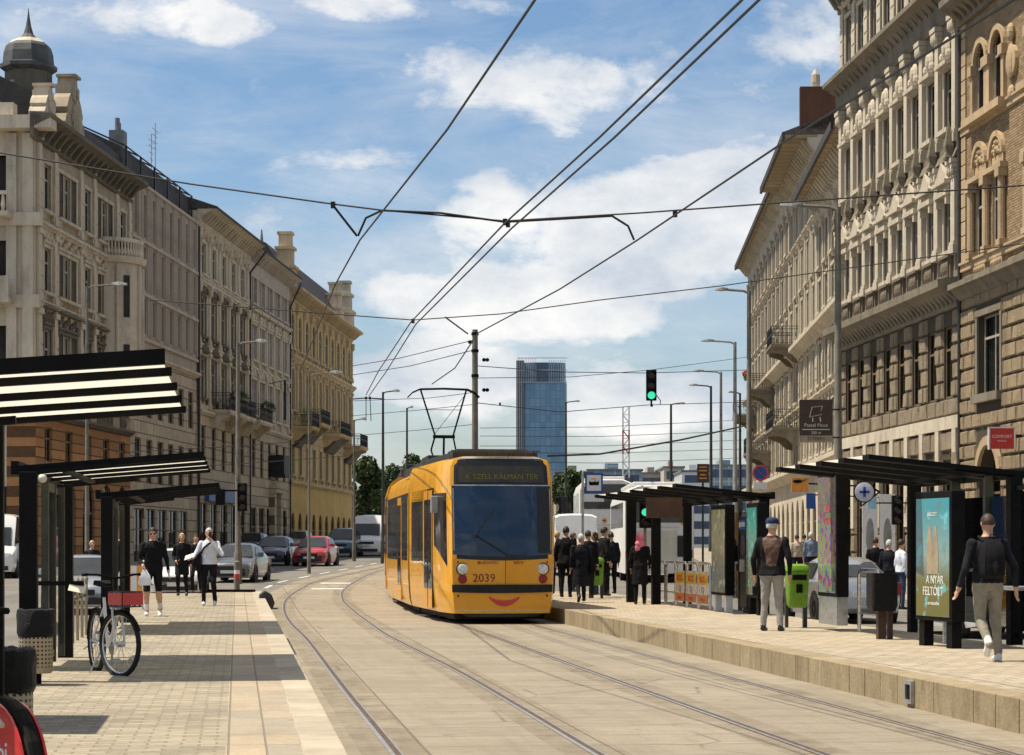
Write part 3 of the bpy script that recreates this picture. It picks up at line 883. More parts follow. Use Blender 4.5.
# front of the house on the cross street (faces the viewer): same thing, second frame
wing = MB()
def fx(u, d, z): return (-d, -u, z)
# the wing runs along local +y; outward is local -x
LW = 11
def wquad(mb, u0, u1, z0, z1, d=0.0, m=0): mb.quad((-d, u0, z0), (-d, u1, z0), (-d, u1, z1), (-d, u0, z1), m)
ow = [(1.25 + 2.9 * i, 2.65 + 2.9 * i) for i in range(3)]
us = sorted(set([0, LW] + [x for o in ow for x in o]))
for i in range(len(us) - 1):
    mid = (us[i] + us[i + 1]) / 2
    if any(a < mid < b for a, b in ow):
        for za, zb in ((-.2, .3), (4.2, 8.4), (11, 12.4), (14.6, 15.9), (18.2, 19.6)): wquad(wing, us[i], us[i + 1], za, zb, m=1 if zb < 8 else 0)
        for za, zb in ((.3, 4.2), (8.4, 11), (12.4, 14.6), (15.9, 18.2)):
            wing.quad((.3, us[i], za), (.3, us[i + 1], za), (.3, us[i + 1], zb), (.3, us[i], zb), 2)
            for q in (us[i], us[i + 1]): wing.quad((0, q, za), (.3, q, za), (.3, q, zb), (0, q, zb))
    else:
        wquad(wing, us[i], us[i + 1], -.2, 7.2, m=1); wquad(wing, us[i], us[i + 1], 7.2, 19.6)
for z, d in ((19.3, .9), (15.3, .3), (11.85, .2), (7.2, .3)):
    wing.box(-d, 0, -d + .9 - .9, LW, z - .1, z + .45)
for u in (.3, 1.0, 3.3, 6.2, 9.1):
    wing.box(-.18, 0, u - .22, u + .22, 7.6, 19.1)
wing.build('side_wing', [M['s_l1trim'], M['s_l1base'], M['interior']], root)
s = MB()
P = [(0, 19.75), (4.6, 19.75), (4.6, 20.3), (3.9, 20.7), (3.3, 21.9), (2.6, 23.2), (2.0, 23.2), (1.6, 22.0), (1.2, 20.8), (.5, 20.4), (0, 20.4)]
s.prism([(a + .9, b) for a, b in P], 'x', -.25, .4)
s.build('gable', M['s_l1trim'], root)
s = MB(); s.box(-1.1, 0, .9, 3.1, 15.5, 15.7); s.box(-1.1, -.95, .9, 3.1, 16.4, 16.55)
for i in range(7): s.lathe([(.05, 15.7), (.1, 15.95), (.05, 16.4)], (-1.02, 1.1 + .3 * i, 0), 7)
s.build('balcony', M['s_l1trim'], root)
s = MB(); z = 11.9; s.box(-1.0, 0, .9, 3.1, z, z + .2); s.box(-1.0, -.85, .9, 3.1, z + .2, z + 1.1)
s.build('balcony', M['s_l1trim'], root)
shell(root, L, 19.6, 13, M['s_l1'], 11)

# ---------------------------------------------------------------- L2: grey panelled house
A = (FL(110), 110.05); B = (FL(126.5), 126.5)
root, L = base('panelled_house', 'plain mauve grey house with narrow ribbed window strips and steel roof frame', A, B)
opens = []
nb = 8; pitch = L / nb
for z0, z1 in ((17.55, 19.75), (14.85, 17.05), (12.6, 14.4)):
    for i in range(nb): opens.append((pitch * i + .62, pitch * i + 1.5, z0, z1))
wall(root, L, 11.5, 20.2, opens, M['s_l2'], .2)
for o in opens: window(root, *o, y=.14, cols=1, transom=random.choice([.45, .6, .75]), fm=M['s_l2'], curtain=random.choice(['blind', 'blind', 'half', 'curtain', 'none']))
for u in [pitch * i + d for i in range(nb) for d in (.15, .48, 1.64, 1.92)]:
    s = MB(); s.box(u - .05, u + .05, -.09, .01, 12.5, 20.1)
    if 'rib' not in _pc: _pc['rib'] = MB().box(-.05, .05, -.09, .01, 12.5, 20.1).mesh('facade_rib', M['s_l2trim'])
    link('facade_rib', _pc['rib'], root, (u, 0, 0))
for z in (20.1, 17.2, 14.5, 12.2): cornice(root, L, z, [(0, 0), (.13, 0), (.13, .16), (0, .18)], M['s_l2trim'], name='band')
lo = [(1 + 2.6 * i, 2.4 + 2.6 * i, a, b) for i in range(6) for a, b in ((8.3, 10.4), (4.9, 7.2))] + [(.8 + 2.7 * i, 3 + 2.7 * i, .2, 3.6) for i in range(6) if 3 + 2.7 * i < L]
wall(root, L, -.2, 11.5, lo, M['s_l3base'], name='lower_storeys')
for o in lo: window(root, *o, fm=M['framebrown'])
cornice(root, L, 11.3, SMALL, M['s_l3'])
s = MB()
s.prism([(.35, 20.2), (.5, 21.7), (2.6, 22.7), (10, 23.0), (12, 20.2)], 'x', 0, L)
s.build('penthouse', M['roofdark'], root)
s = MB()
for i in range(6):
    u = .3 + i * (L - .6) / 5
    s.box(u - .05, u + .05, .22, .32, 20.3, 21.75); s.bar((u, .4, 21.8), (u, 2.6, 22.8), .08)
s.bar((0, .3, 21.75), (L, .3, 21.75), .06, .06)
s.build('roof_frame', M['darkgrey'], root)
s = MB(); s.box(11, 11.9, 3, 3.8, 23, 24.6); s.lathe([(.14, 24.6), (.14, 25.3)], (11.3, 3.4, 0), 8); s.lathe([(.14, 24.6), (.12, 25.1)], (11.65, 3.4, 0), 8)
s.build('chimney', M['zinc'], root)
s = MB()
for u, h in ((15.4, 3.0), (14.4, 2.2)):
    s.tube([(u, 2.2, 22.8), (u, 2.2, 22.8 + h)], .03, 6)
    for k in range(4): s.bar((u - .7 + .1 * k, 2.2, 22.4 + h - .35 * k), (u + .7 - .1 * k, 2.2, 22.4 + h - .35 * k), .025)
    s.bar((u - .4, 1.8, 22.2 + h), (u + .4, 2.6, 22.2 + h), .025)
s.build('antenna', M['galv'], root)
shell(root, L, 20.2, 13, M['s_l2'])
s = MB(); s.tube([(L - .12, -.12, 0), (L - .12, -.12, 20)], .08, 8); s.build('downpipe', M['darkgrey'], root)

# ---------------------------------------------------------------- L3: cream house, two-tone
A = (FL(126.5), 126.55); B = (FL(159), 159.0)
root, L = base('cream_house', 'long cream and pinkish grey house with deep eaves and iron balconies', A, B)
half = 16.3
ops_a = []; ops_b = []; ops_low = []
ca = [1.7 + 3.1 * i for i in range(5)]; cb = [half + 1.9 + 3.05 * i for i in range(5)]
for u in ca:
    ops_a += [(u - .6, u + .6, 17.5, 19.3), (u - .6, u + .6, 13.9, 16.2), (u - .6, u + .6, 10.3, 12.6)]
for u in cb:
    for d in (-.55, .55): ops_b += [(u + d - .42, u + d + .42, 17.6, 19.5), (u + d - .42, u + d + .42, 13.9, 16.2), (u + d - .42, u + d + .42, 10.3, 12.6)]
wall(root, half, 9.4, 21.0, ops_a, M['s_l3']); wall(root, L, 9.4, 21.0, ops_b, M['s_l3b'], u0=half, name='wall')
for o in ops_a: window(root, *o); surround(root, *o, 'hood' if o[2] > 17 else 'arch' if o[2] > 13 else 'pediment', M['s_l3trim'] if o[2] > 17 else M['s_l1dark'])
for o in ops_b: window(root, *o, cols=1)
for u in cb:
    for z0, z1, k in ((17.6, 19.5, 'plain'), (13.9, 16.2, 'carved'), (10.3, 12.6, 'arch')): surround(root, u - .97, u + .97, z0, z1, k, M['s_l3b'] if k == 'plain' else M['s_l3trim'])
for u in [.15] + [c + 1.55 for c in ca]:
    pilaster(root, u, 17.3, 20.0, .42, M['s_l3trim'])
    pilaster(root, u, 13.4, 16.9, .42, M['s_l3'], 'corinthian'); pilaster(root, u, 9.7, 13.0, .42, M['s_l3'], 'block')
for u in [half + .4] + [c + 1.5 for c in cb]:
    pilaster(root, u, 13.4, 16.8, .34, M['s_l3trim']); pilaster(root, u, 9.7, 13.0, .34, M['s_l3trim'], 'block')
cornice(root, half, 20.7, [(0, -.6), (.1, -.6), (.2, 0), (.9, .3), (1.1, .36), (1.1, .52), (0, .6)], M['s_l3'], 0, (.75, .2, .75, -.3, .25))
cornice(root, L, 20.5, [(0, -1.2), (.06, -1.2), (.1, 0), (.7, .25), (.9, .3), (.9, .46), (0, .55)], M['s_l3b'], half, (.75, .2, .6, -.3, .2))
cornice(root, half, 17.0, BAND, M['s_l3trim']); cornice(root, L, 17.05, SMALL, M['s_l3b'], half)
cornice(root, L, 13.1, BAND, M['s_l3trim']); cornice(root, L, 9.3, SMALL, M['s_l3trim'])
lo = [(u - .65, u + .65, 6.2, 8.7) for u in ca + cb] + [(u - 1.1, u + 1.1, .2, 4.2) for u in ca + cb]
wall(root, L, -.2, 9.4, lo, M['s_l3base'], name='lower_storeys')
for o in lo: window(root, *o, fm=M['framebrown'], curtain='none', cols=2)
balcony(root, 4.0, 9.2, 9.75, 1.15, M['s_l3'], plants='green'); balcony(root, 10.0, 13.6, 9.75, 1.0, M['s_l3']); balcony(root, 14.6, 19.4, 9.75, 1.1, M['s_l3'], plants='green')
s = MB(); s.box(24.6, 26.8, -.95, .0, 6.6, 7.9); s.box(24.4, 27.0, -1.05, 0, 6.4, 6.6); bx = s.build('bay_planter', M['iron'], root)
s = MB(); s.box(23.9, 27.6, -.55, 0, 5.3, 5.7); s.box(24.0, 24.8, -.4, 0, .1, 5.3); s.box(26.7, 27.5, -.4, 0, .1, 5.3); s.box(24.82, 26.68, -.1, 0, 4.4, 5.3)
s.build('portal', M['s_l3base'], root)
s = MB(); s.box(2.0, 11.0, -.3, 0, 4.3, 5.1); sg = s.build('shop_fascia', M['blue'], root)
pitched(root, half + .1, 21.2, 13, 1.15, 1.9, M['roofdark']); r2 = MB()
r2.prism([(-.95, 21.0), (4.5, 22.9), (8.5, 22.9), (13, 21.0), (13, 20.9), (-.95, 20.86)], 'x', half + .1, L); r2.build('roof', M['roofdark'], root)
s = MB()
for u in (6, 15, 24): s.box(u, u + .7, 2.6, 3.2, 21.5, 23.4)
s.build('chimney', M['s_l3b'], root)
s = MB(); s.bar((half - .1, -.14, 0), (half - .1, -.14, 19.4), .1); s.bar((half - .1, -.14, 19.4), (half + .9, -1.0, 20.9), .1); s.bar((L - .1, -.12, 0), (L - .1, -.12, 18.9), .1); s.bar((L - .1, -.12, 18.9), (L - .1, -.9, 20.6), .1)
s.build('downpipe', M['darkgrey'], root)
s = MB(); s.bar((22.3, -.3, 12.6), (22.9, -1.3, 12.9), .05); s.bar((22.9, -1.3, 12.9), (22.9, -1.3, 10.2), .16); s.build('folded_flag', M['darkgrey'], root)
shell(root, L, 21, 13, M['s_l3'])

# ---------------------------------------------------------------- L4: ochre house
A = (FL(159), 159.05); B = (FL(193), 193.0)
root, L = base('ochre_house', 'yellow ochre corner house with dark mansard roof and stone pinnacles', A, B)
n = 10; pitch = L / n
ops = [(pitch * (i + .5) - .65, pitch * (i + .5) + .65, a, b, 1) for i in range(n) for a, b in ((16.1, 18.7), (11.6, 14.6))]
wall(root, L, 9.6, 20.2, ops, M['s_l4'])
for o in ops: window(root, *o[:4]); surround(root, *o[:4], 'archlabel' if o[2] > 16 else 'arch', M['s_l4trim'])
for i in range(n + 1):
    u = min(max(pitch * i, .3), L - .3)
    pilaster(root, u, 15.9, 19.3, .5, M['s_l4trim']); pilaster(root, u, 11.2, 15.0, .5, M['s_l4trim'], 'block')
cornice(root, L, 19.5, [(0, 0), (.1, 0), (.2, .4), (.8, .6), (1.0, .66), (1.0, .84), (0, .9)], M['s_l4trim'], 0, (.7, .2, .75, .1, .6))
cornice(root, L, 15.1, [(0, 0), (.12, 0), (.3, .2), (.42, .28), (.42, .42), (0, .5)], M['s_l4trim']); cornice(root, L, 9.5, BAND, M['s_l4trim'])
ops = [(pitch * (i + .5) - .6, pitch * (i + .5) + .6, 6.9, 9.1) for i in range(n)]
wall(root, L, 6.2, 9.6, ops, M['s_l4'], name='wall')
for o in ops: window(root, *o, fm=M['framebrown']); surround(root, *o, 'plain', M['s_l4trim'])
ops = [(pitch * (i + .5) - .95, pitch * (i + .5) + .95, .2, 4.1, 1) for i in range(n)]
wall(root, L, -.2, 6.2, ops, M['s_l4base'], name='ground_storey')
for o in ops: window(root, *o[:4], fm=M['framebrown'], curtain='none')
cornice(root, L, 6.1, SMALL, M['s_l4trim'])
for u0, u1, z in ((1.5, 5.0, 10.4), (6.0, 10.6, 10.9), (16.5, 22.5, 10.6), (28.5, 33.6, 10.2)):
    b = balcony(root, u0, u1, z, 1.5, M['s_l4'])
    s = MB(); s.prism([(0, z - 1.5), (-.25, z - 1.4), (-.9, z - .7), (-1.1, z - .27), (0, z - .27)], 'x', u0 + .6, u1 - .6); s.build('corbel', M['s_l1dark'], b)
s = MB(); s.prism([(-.2, 20.3), (1.7, 23.6), (4.5, 24.6), (8.5, 24.6), (12, 20.3)], 'x', 0, L); s.build('mansard_roof', M['roofdark'], root)
def pinnacle(u, z, k, m):
    s = MB()
    s.box(u - .8 * k, u + .8 * k, -.25, 1.2, z, z + 1.6 * k); s.box(u - .95 * k, u + .95 * k, -.4, 1.35, z + 1.6 * k, z + 1.8 * k)
    s.box(u - .6 * k, u + .6 * k, -.1, 1.0, z + 1.8 * k, z + 3.0 * k); s.box(u - .75 * k, u + .75 * k, -.25, 1.15, z + 3.0 * k, z + 3.2 * k)
    s.box(u - .45 * k, u + .45 * k, 0, .9, z + 3.2 * k, z + 4.1 * k); s.box(u - .56 * k, u + .56 * k, -.1, 1.0, z + 4.1 * k, z + 4.3 * k)
    s.build('pinnacle', m, root)
pinnacle(1.2, 20.2, 1.0, M['s_l4trim']); pinnacle(26.5, 20.2, .85, M['s_l1trim']); pinnacle(L - 1.2, 20.2, 1.05, M['s_l1trim'])
s = MB(); s.lathe([(.5, 24.6), (.6, 25.0), (.2, 25.4), (.05, 27.0)], (17, 5, 0), 8); s.build('finial', M['zinc'], root)
shell(root, L, 20.2, 13, M['s_l4'])

# ---------------------------------------------------------------- R1: buff brick house (near right)
A = (FR1(75.3), 75.25); B = (FR1(52), 52.0)
root, L = base('brick_house', 'buff brick house with twin arched windows over a rusticated stone base', A, B)
def uR(Y): return (75.25 - Y) / math.cos(math.atan(.078))
pairs = [uR(72.0), uR(66.0), uR(60), uR(54.5)]
ops = []
for u in pairs:
    for d in (-.95, .95):
        ops += [(u + d - .62, u + d + .62, 16.0, 18.35, 1), (u + d - .62, u + d + .62, 11.3, 13.75)]
wall(root, L, 10.6, 19.5, ops, M['s_r1'], mr=M['s_r1trim'])
for o in ops: window(root, *o[:4], y=.07, cols=2 if o[2] < 12 else 1, fm=M['frame'])
s = MB()
def arch_trim(s, cx, z, r, w, d, m=0):
    n = 12
    for k in range(n):
        a0 = PI * k / n; a1 = PI * (k + 1) / n
        P = lambda rr, a, y: (cx - rr * math.cos(a), y, z + rr * math.sin(a))
        s.hexa([P(r, a0, -d), P(r, a1, -d), P(r, a1, .01), P(r, a0, .01)], [P(r + w, a0, -d), P(r + w, a1, -d), P(r + w, a1, .01), P(r + w, a0, .01)], m)
for u in pairs:
    for d in (-.95, .95):
        arch_trim(s, u + d, 17.73, .63, .2, .1); arch_trim(s, u + d, 14.3, .62, .18, .14)
        s.box(u + d - .62, u + d + .62, -.03, .02, 13.95, 14.3)
        for k in range(14):
            a = PI * (k + .5) / 14
            s.ell((u + d - (.2 + .2 * (k % 2)) * math.cos(a), -.05, 14.34 + (.2 + .22 * (k % 2)) * math.sin(a)), .09, .07, .09, 6, 4)
    for x in (-1.72, 0, 1.72):
        w = .14 if x else .3
        s.box(u + x - w, u + x + w, -.12, .01, 16.0, 17.4); s.box(u + x - w - .08, u + x + w + .08, -.2, .01, 17.4, 17.72)
        s.tube([(u + x, -.12, 11.4), (u + x, -.12, 13.5)], .13, 10); s.box(u + x - .22, u + x + .22, -.3, .01, 13.5, 13.78); s.box(u + x - .2, u + x + .2, -.26, .01, 11.3, 11.5)
    s.box(u - 2.0, u + 2.0, -.26, .01, 13.78, 13.95)
    s.box(u - 2.1, u + 2.1, -.36, .01, 15.72, 15.98)
    for d in (-.95, .95):
        s.box(u + d - .6, u + d + .6, -.06, .01, 10.5 + .25, 11.02)
        for k in range(6): s.ell((u + d - .45 + .18 * k, -.07, 10.88), .08, .07, .12, 6, 4)
s.build('window_surround', M['s_r1trim'], root)
s = MB()
for i in range(17): s.box(0, .62 + .0 * (i % 2), -.05, .01, 11.3 + .48 * i, 11.3 + .48 * i + .44)
s.build('quoins', M['s_r1trim'], root)
s = MB(); uo = uR(69.4)
s.lathe([(.5, -.0), (.5, -.12), (.36, -.14)], (uo, 0, 17.0), 14, ax='y'); s.ell((uo, -.1, 17.0), .3, .12, .55, 10, 8); s.ell((uo, -.1, 17.9), .2, .14, .3, 8, 6); s.ell((uo, -.08, 16.0), .22, .12, .25, 8, 6)
s.build('carved_medallion', M['s_r1trim'], root)
cornice(root, L, 19.4, [(0, 0), (.15, 0), (.2, .3), (.7, .5), (.8, .62), (.8, .85), (0, 1.0)], M['s_r2dark'], 0, (.6, .2, .6, .1, .55))
cornice(root, L, 15.62, BAND, M['s_r1trim'])
cornice(root, L, 11.0, BAND, M['s_r1trim']); cornice(root, L, 10.25, [(0, -.2), (.1, -.2), (.34, .1), (.5, .16), (.5, .34), (0, .42)], M['s_r2dark'])
wall(root, L, 20.3, 24.5, [(u - 1.3, u + 1.3, 21.2, 23.6) for u in pairs], M['s_r1'])
for u in pairs: window(root, u - 1.3, u + 1.3, 21.2, 23.6, cols=3)
big = [(u - 1.25, u + 1.25, 6.7, 9.3) for u in pairs]
doors = [(u - 1.15, u + 1.15, .15, 5.0, 1) for u in pairs[::2]]
wall(root, L, -.2, 10.6, big + doors, M['joint'], .5, name='rusticated_base')
blockwork(root, L, 0, 10.2, [(a - .24, b + .24, c - .3, d + .24) for a, b, c, d in big] + [(d[0] - .3, d[1] + .3, 0, 5.3) for d in doors], M['hewn_r1'], .98, .52, .05, .05, .045, 4)
for o in big:
    window(root, *o, y=.2, cols=2, transom=.72, curtain='curtain')
    s = MB(); a, b, c, d = o; s.box(a - .22, b + .22, -.22, .03, c - .28, c - .003); s.box(a - .2, a, -.06, .02, c, d); s.box(b, b + .2, -.06, .02, c, d); s.box(a - .2, b + .2, -.08, .02, d, d + .22); s.build('window_surround', M['s_r2dark'], root)
for o in doors:
    s = MB(); cx_ = (o[0] + o[1]) / 2; arch_trim(s, cx_, 3.85, 1.15, .3, .12); s.build('door_arch', M['s_r1trim'], root)
for o in doors: window(root, *o[:4], y=.42, cols=2, fm=M['framebrown'], curtain='none')
shell(root, L, 24.5, 14, M['s_r1']); pitched(root, L, 24.6, 14, .3, 2.0, M['rooftile'])
s = MB(); s.tube([(.05, -.1, 0), (.05, -.1, 19.3)], .06, 8); s.build('downpipe', M['darkgrey'], root)
# ---------------------------------------------------------------- R2: ornate grey stone house
A = (FR1(93.4), 93.4); B = (FR1(75.35), 75.35)
root, L = base('stone_house', 'ornate grey stone house with pilasters and eight window bays over rough hewn base', A, B)
bays = [(93.4 - Y) / math.cos(math.atan(.078)) for Y in (91.9, 89.75, 87.6, 85.45, 83.3, 81.15, 79.0, 76.85)]
ops = []
for u in bays: ops += [(u - .5, u + .5, 16.2, 18.3), (u - .5, u + .5, 11.95, 13.75)]
wall(root, L, 10.6, 20.2, ops, M['s_r2'])
for o in ops: window(root, *o, y=.1, cols=2, curtain=random.choice(['none', 'none', 'curtain', 'half']))
for u in bays:
    s = MB(); s.box(u - .8, u + .8, -.05, .01, 14.15, 15.6)
    if u == bays[0]: mpale = s.mesh('frieze_panel', M['s_r2trim']); base_u = u
    link('frieze_panel', mpale, root, (u - base_u, 0, 0))
ops = [(u - .5, u + .5, 21.5, 23.8) for u in bays]
wall(root, L, 20.2, 25.0, ops, M['s_r2'], name='attic_storey')
for o in ops: window(root, *o, y=.1); surround(root, *o, 'hood', M['s_r2trim'])
s = MB(); w = .5; h = 2.1
# third-floor surround: frame, sculpted lunette and white ledge
s.box(-.12, 0, -.04, .02, 0, 2.2); s.box(1, 1.12, -.04, .02, 0, 2.2); s.box(-.2, 1.2, -.3, .02, -.16, -.002)
s.box(-.2, 1.2, -.34, .02, 2.2, 2.34); s.box(-.1, 1.1, -.2, .02, 2.1, 2.198)
s.ell((.5, -.06, 2.85), .34, .14, .42, 10, 8); s.ell((.5, -.16, 2.85), .2, .1, .3, 8, 6); s.ell((.12, -.1, 2.6), .16, .14, .2, 7, 5); s.ell((.88, -.1, 2.6), .16, .14, .2, 7, 5)
s.box(-.1, 1.1, -.06, .02, -.75, -.2)
m3 = s.mesh('window_surround', M['s_r2trim'])
s = MB()
s.box(-.14, 0, -.05, .02, 0, 1.9); s.box(1, 1.14, -.05, .02, 0, 1.9); s.box(-.2, 1.2, -.2, .02, -.14, -.002)
s.box(-.3, 1.3, -.34, .02, 1.9, 2.08); s.box(-.22, 1.22, -.2, .02, 2.082, 2.3); s.box(-.34, 1.34, -.4, .02, 2.302, 2.44)
s.prism([(-.3, 2.442), (1.3, 2.442), (.9, 2.75), (.5, 3.1), (.1, 2.75)], 'y', -.3, .0)
for x in (-.12, 1.12): s.box(x - .08, x + .08, -.3, .02, 1.6, 1.898)
m2 = s.mesh('window_surround', M['s_r2trim'])
s = MB(); s.lathe([(.2, 0), (.24, .1), (.16, .3), (.22, .5), (.04, 1.25), (.01, 1.4)], (0, -.3, 0), 4, ph0=PI / 4); mo = s.mesh('obelisk', M['s_r2dark'])
s = MB(); s.box(-.55, .55, -.1, .01, 0, .75); s.box(-.42, .42, -.16, -.102, .1, .65)
for k in range(4): s.ell((-.3 + .2 * k, -.16, .38), .08, .07, .22, 6, 5)
s.box(-.62, .62, -.22, .01, .752, .84); mp = s.mesh('parapet_panel', M['s_r2'])
for u in bays:
    link('window_surround', m3, root, (u - .5, 0, 16.2)); link('window_surround', m2, root, (u - .5, 0, 11.95)); link('parapet_panel', mp, root, (u, 0, 10.95))
mid = [bays[0] - 1.08] + [u + 1.075 for u in bays]
for u in mid:
    u = min(max(u, .3), L - .3)
    pilaster(root, u, 15.6, 20.0, .44, M['s_r2trim'], 'corinthian', .15); pilaster(root, u, 11.75, 15.0, .5, M['s_r2trim'], 'corinthian', .18)
    pilaster(root, u, 21.3, 24.9, .46, M['s_r2trim'], 'block', .07)
    link('obelisk', mo, root, (u, 0, 14.95))
    s = MB()
cornice(root, L, 20.0, [(0, 0), (.1, 0), (.16, .1), (.2, .2), (.25, .7), (.55, .95), (.8, 1.05), (.8, 1.22), (0, 1.32)], M['s_r2dark'], 0, (.7, .16, .5, .5, .95))
cornice(root, L, 15.05, [(0, 0), (.25, .0), (.1, .35), (.1, .55), (0, .6)], M['s_r2'])
cornice(root, L, 9.9, [(0, 0), (.14, 0), (.18, .25), (.55, .55), (.8, .66), (.82, .92), (.6, .96), (0, 1.04)], M['s_r2dark'], 0, (.54, .2, .5, .1, .6))
cornice(root, L, 24.8, [(0, -.6), (.14, -.6), (.2, 0), (.8, .3), (1.0, .4), (1.0, .62), (0, .75)], M['s_r2dark'], 0, (.72, .24, .75, -.5, .25))
ops = [(u - .56, u + .56, 6.85, 9.35) for u in bays]
wall(root, L, 6.2, 10.0, ops, M['joint'], .5, name='rusticated_storey')
blockwork(root, L, 6.22, 9.9, ops, M['hewn_r2'], 1.075, .6, .04, .07, .05, 5, u0=.05)
for o in ops: window(root, *o, y=.06, cols=1, fm=M['framebrown'], curtain='none')
ops = [(u - .72, u + .72, .2, 4.7) for u in bays]
wall(root, L, -.2, 5.75, ops, M['joint'], .5, name='ground_storey')
blockwork(root, L, 0, 5.7, [(u - .75, u + .75, 0, 4.8) for u in bays], M['hewn_r2'], 1.075, .7, .06, .08, .04, 6, u0=.05)
for o in ops: window(root, *o, y=.08, cols=2, fm=M['framebrown'], curtain='none')
s = MB(); s.box(0, L, -.12, .01, 5.752, 6.2)
for u in mid: s.box(max(.02, u - .24), min(L - .02, u + .24), -.14, .01, 2.4, 5.74)
s.build('plinth_band', M['s_r2trim'], root)
shell(root, L, 25, 14, M['s_r2']); pitched(root, L, 25.6, 14, .9, 2.4, M['rooftile'])

# ---------------------------------------------------------------- R3: three houses beyond the bend
def far_house(name, label, Ya, Yb, H, wallm, trim, rows, nb, over, seed, roof=True):
    rnd = random.Random(seed); random.seed(seed)
    A = (FR2(Yb), Yb); B = (FR2(Ya) , Ya + .05)
    root, L = base(name, label, A, B)
    pitch = L / nb
    ops = []
    for z0, z1, kind in rows:
        for i in range(nb): ops.append((pitch * (i + .5) - .68, pitch * (i + .5) + .68, z0, z1))
    wall(root, L, 5.4, H, ops, wallm)
    k = 0
    for z0, z1, kind in rows:
        for i in range(nb):
            o = ops[k]; k += 1
            window(root, *o, y=.05); surround(root, *o, kind, trim)
    for i in range(nb + 1):
        u = min(max(pitch * i, .25), L - .25)
        pilaster(root, u, 13.0, H - 1.4, .42, trim, 'corinthian', .07); pilaster(root, u, 6.2, 12.4, .42, trim, 'block', .07)
    for z in (12.5, 5.6): cornice(root, L, z, [(0, -.2), (.12, -.2), (.4, .1), (.62, .2), (.62, .42), (0, .5)], trim)
    cornice(root, L, 9.2, SMALL, trim)
    # deep eaves: coffered soffit board, gutter and bed moulding
    s = MB(); s.box(0, L, -over, 0, H - .12, H); s.build('eaves_soffit', M['soffit'], root)
    s = MB(); s.box(0, L, -over - .12, -over + .02, H - .2, H + .16); s.build('gutter', M['roofdark'], root)
    cornice(root, L, H - 1.0, [(0, -.5), (.1, -.5), (.14, .2), (.5, .6), (.55, .86), (0, .87)], trim, 0, (.9, .24, .8, .2, .87))
    g = [(pitch * (i + .5) - .95, pitch * (i + .5) + .95, .2, 4.3, 1) for i in range(nb)]
    wall(root, L, -.2, 5.4, g, trim, name='ground_storey')
    for o in g: window(root, *o[:4], fm=M['framebrown'], curtain='none')
    shell(root, L, H, 13, wallm)
    if roof: pitched(root, L, H + .14, 13, over + .1, 2.4, M['rooftile'])
    return root, L, pitch
rA, LA, pA = far_house('stucco_house', 'grey cream stucco house with deep coffered eaves beside the taller stone house', 94, 114, 19.7,
                       M['s_r3'], M['s_r3trim'], [(15.9, 18.0, 'hood'), (13.0 + .6, 15.2, 'plain'), (9.9, 12.0, 'pediment'), (6.4, 8.8, 'hood')], 6, 1.15, 11)
rB, LB, pB = far_house('gabled_house', 'cream stucco house with red brick firewall and attic gable above the eaves', 114, 132, 23.0,
                       M['s_r3trim'], M['s_r3trim'], [(19.0, 21.2, 'plain'), (16.0, 18.2, 'hood'), (13.5, 15.4, 'plain'), (9.9, 12.0, 'pediment'), (6.4, 8.8, 'hood')], 5, 1.7, 12)
s = MB(); s.box(LB - .5, LB, -.9, 12.5, 23.25, 25.5); s.build('brick_firewall', M['redbrick'], rB)
s = MB(); s.prism([(LB - 6.5, 23.1), (LB - .6, 23.1), (LB - .6, 24.9), (LB - 2.2, 25.4), (LB - 2.6, 26.0), (LB - 4.4, 26.0), (LB - 4.8, 25.4), (LB - 6.5, 24.6)], 'y', -.2, .5); s.lathe([(.2, 26), (.26, 26.4), (.24, 26.8), (.06, 27.1)], (LB - 3.4, .2, 0), 10)
for k in range(4): s.box(LB - 5.9 + 1.3 * k, LB - 5.5 + 1.3 * k, -.3, -.202, 23.3, 24.7)
s.build('gable', M['s_r3trim'], rB)
rC, LC, pC = far_house('corner_stucco_house', 'far cream corner house with dark overhanging eaves and flower balconies', 132, 172, 23.4,
                       M['s_r3'], M['s_r3trim'], [(19.4, 21.4, 'plain'), (16.0, 18.2, 'hood'), (12.9 + .3, 15.4, 'plain'), (9.9, 12.0, 'pediment'), (6.4, 8.8, 'hood')], 11, 1.05, 13)
def uF(L, Yb, Y): return (Yb - Y) / math.cos(math.atan(.047))
balcony(rB, uF(LB, 132, 129.5), uF(LB, 132, 125.5), 13.2, 1.6, M['s_r2dark'])
balcony(rB, uF(LB, 132, 130.5), uF(LB, 132, 124.5), 8.4, 1.6, M['s_r2dark'])
u = uF(LC, 172, 146.5); balcony(rC, u - 1.8, u + 1.8, 12.0, 1.6, M['s_r2dark'], plants='red')
u = uF(LC, 172, 165); balcony(rC, u - 2.2, u + 2.2, 11.4, 1.6, M['s_r2dark'])
u = uF(LC, 172, 150); balcony(rC, u - 3, u + 3, 8.0, 1.6, M['s_r2dark'])
s = MB(); s.tube([(LA - .3, -.2, .1), (LA - .3, -.2, 19)], .1, 8); s.build('downpipe', M['zinc'], rA)
random.seed(21)

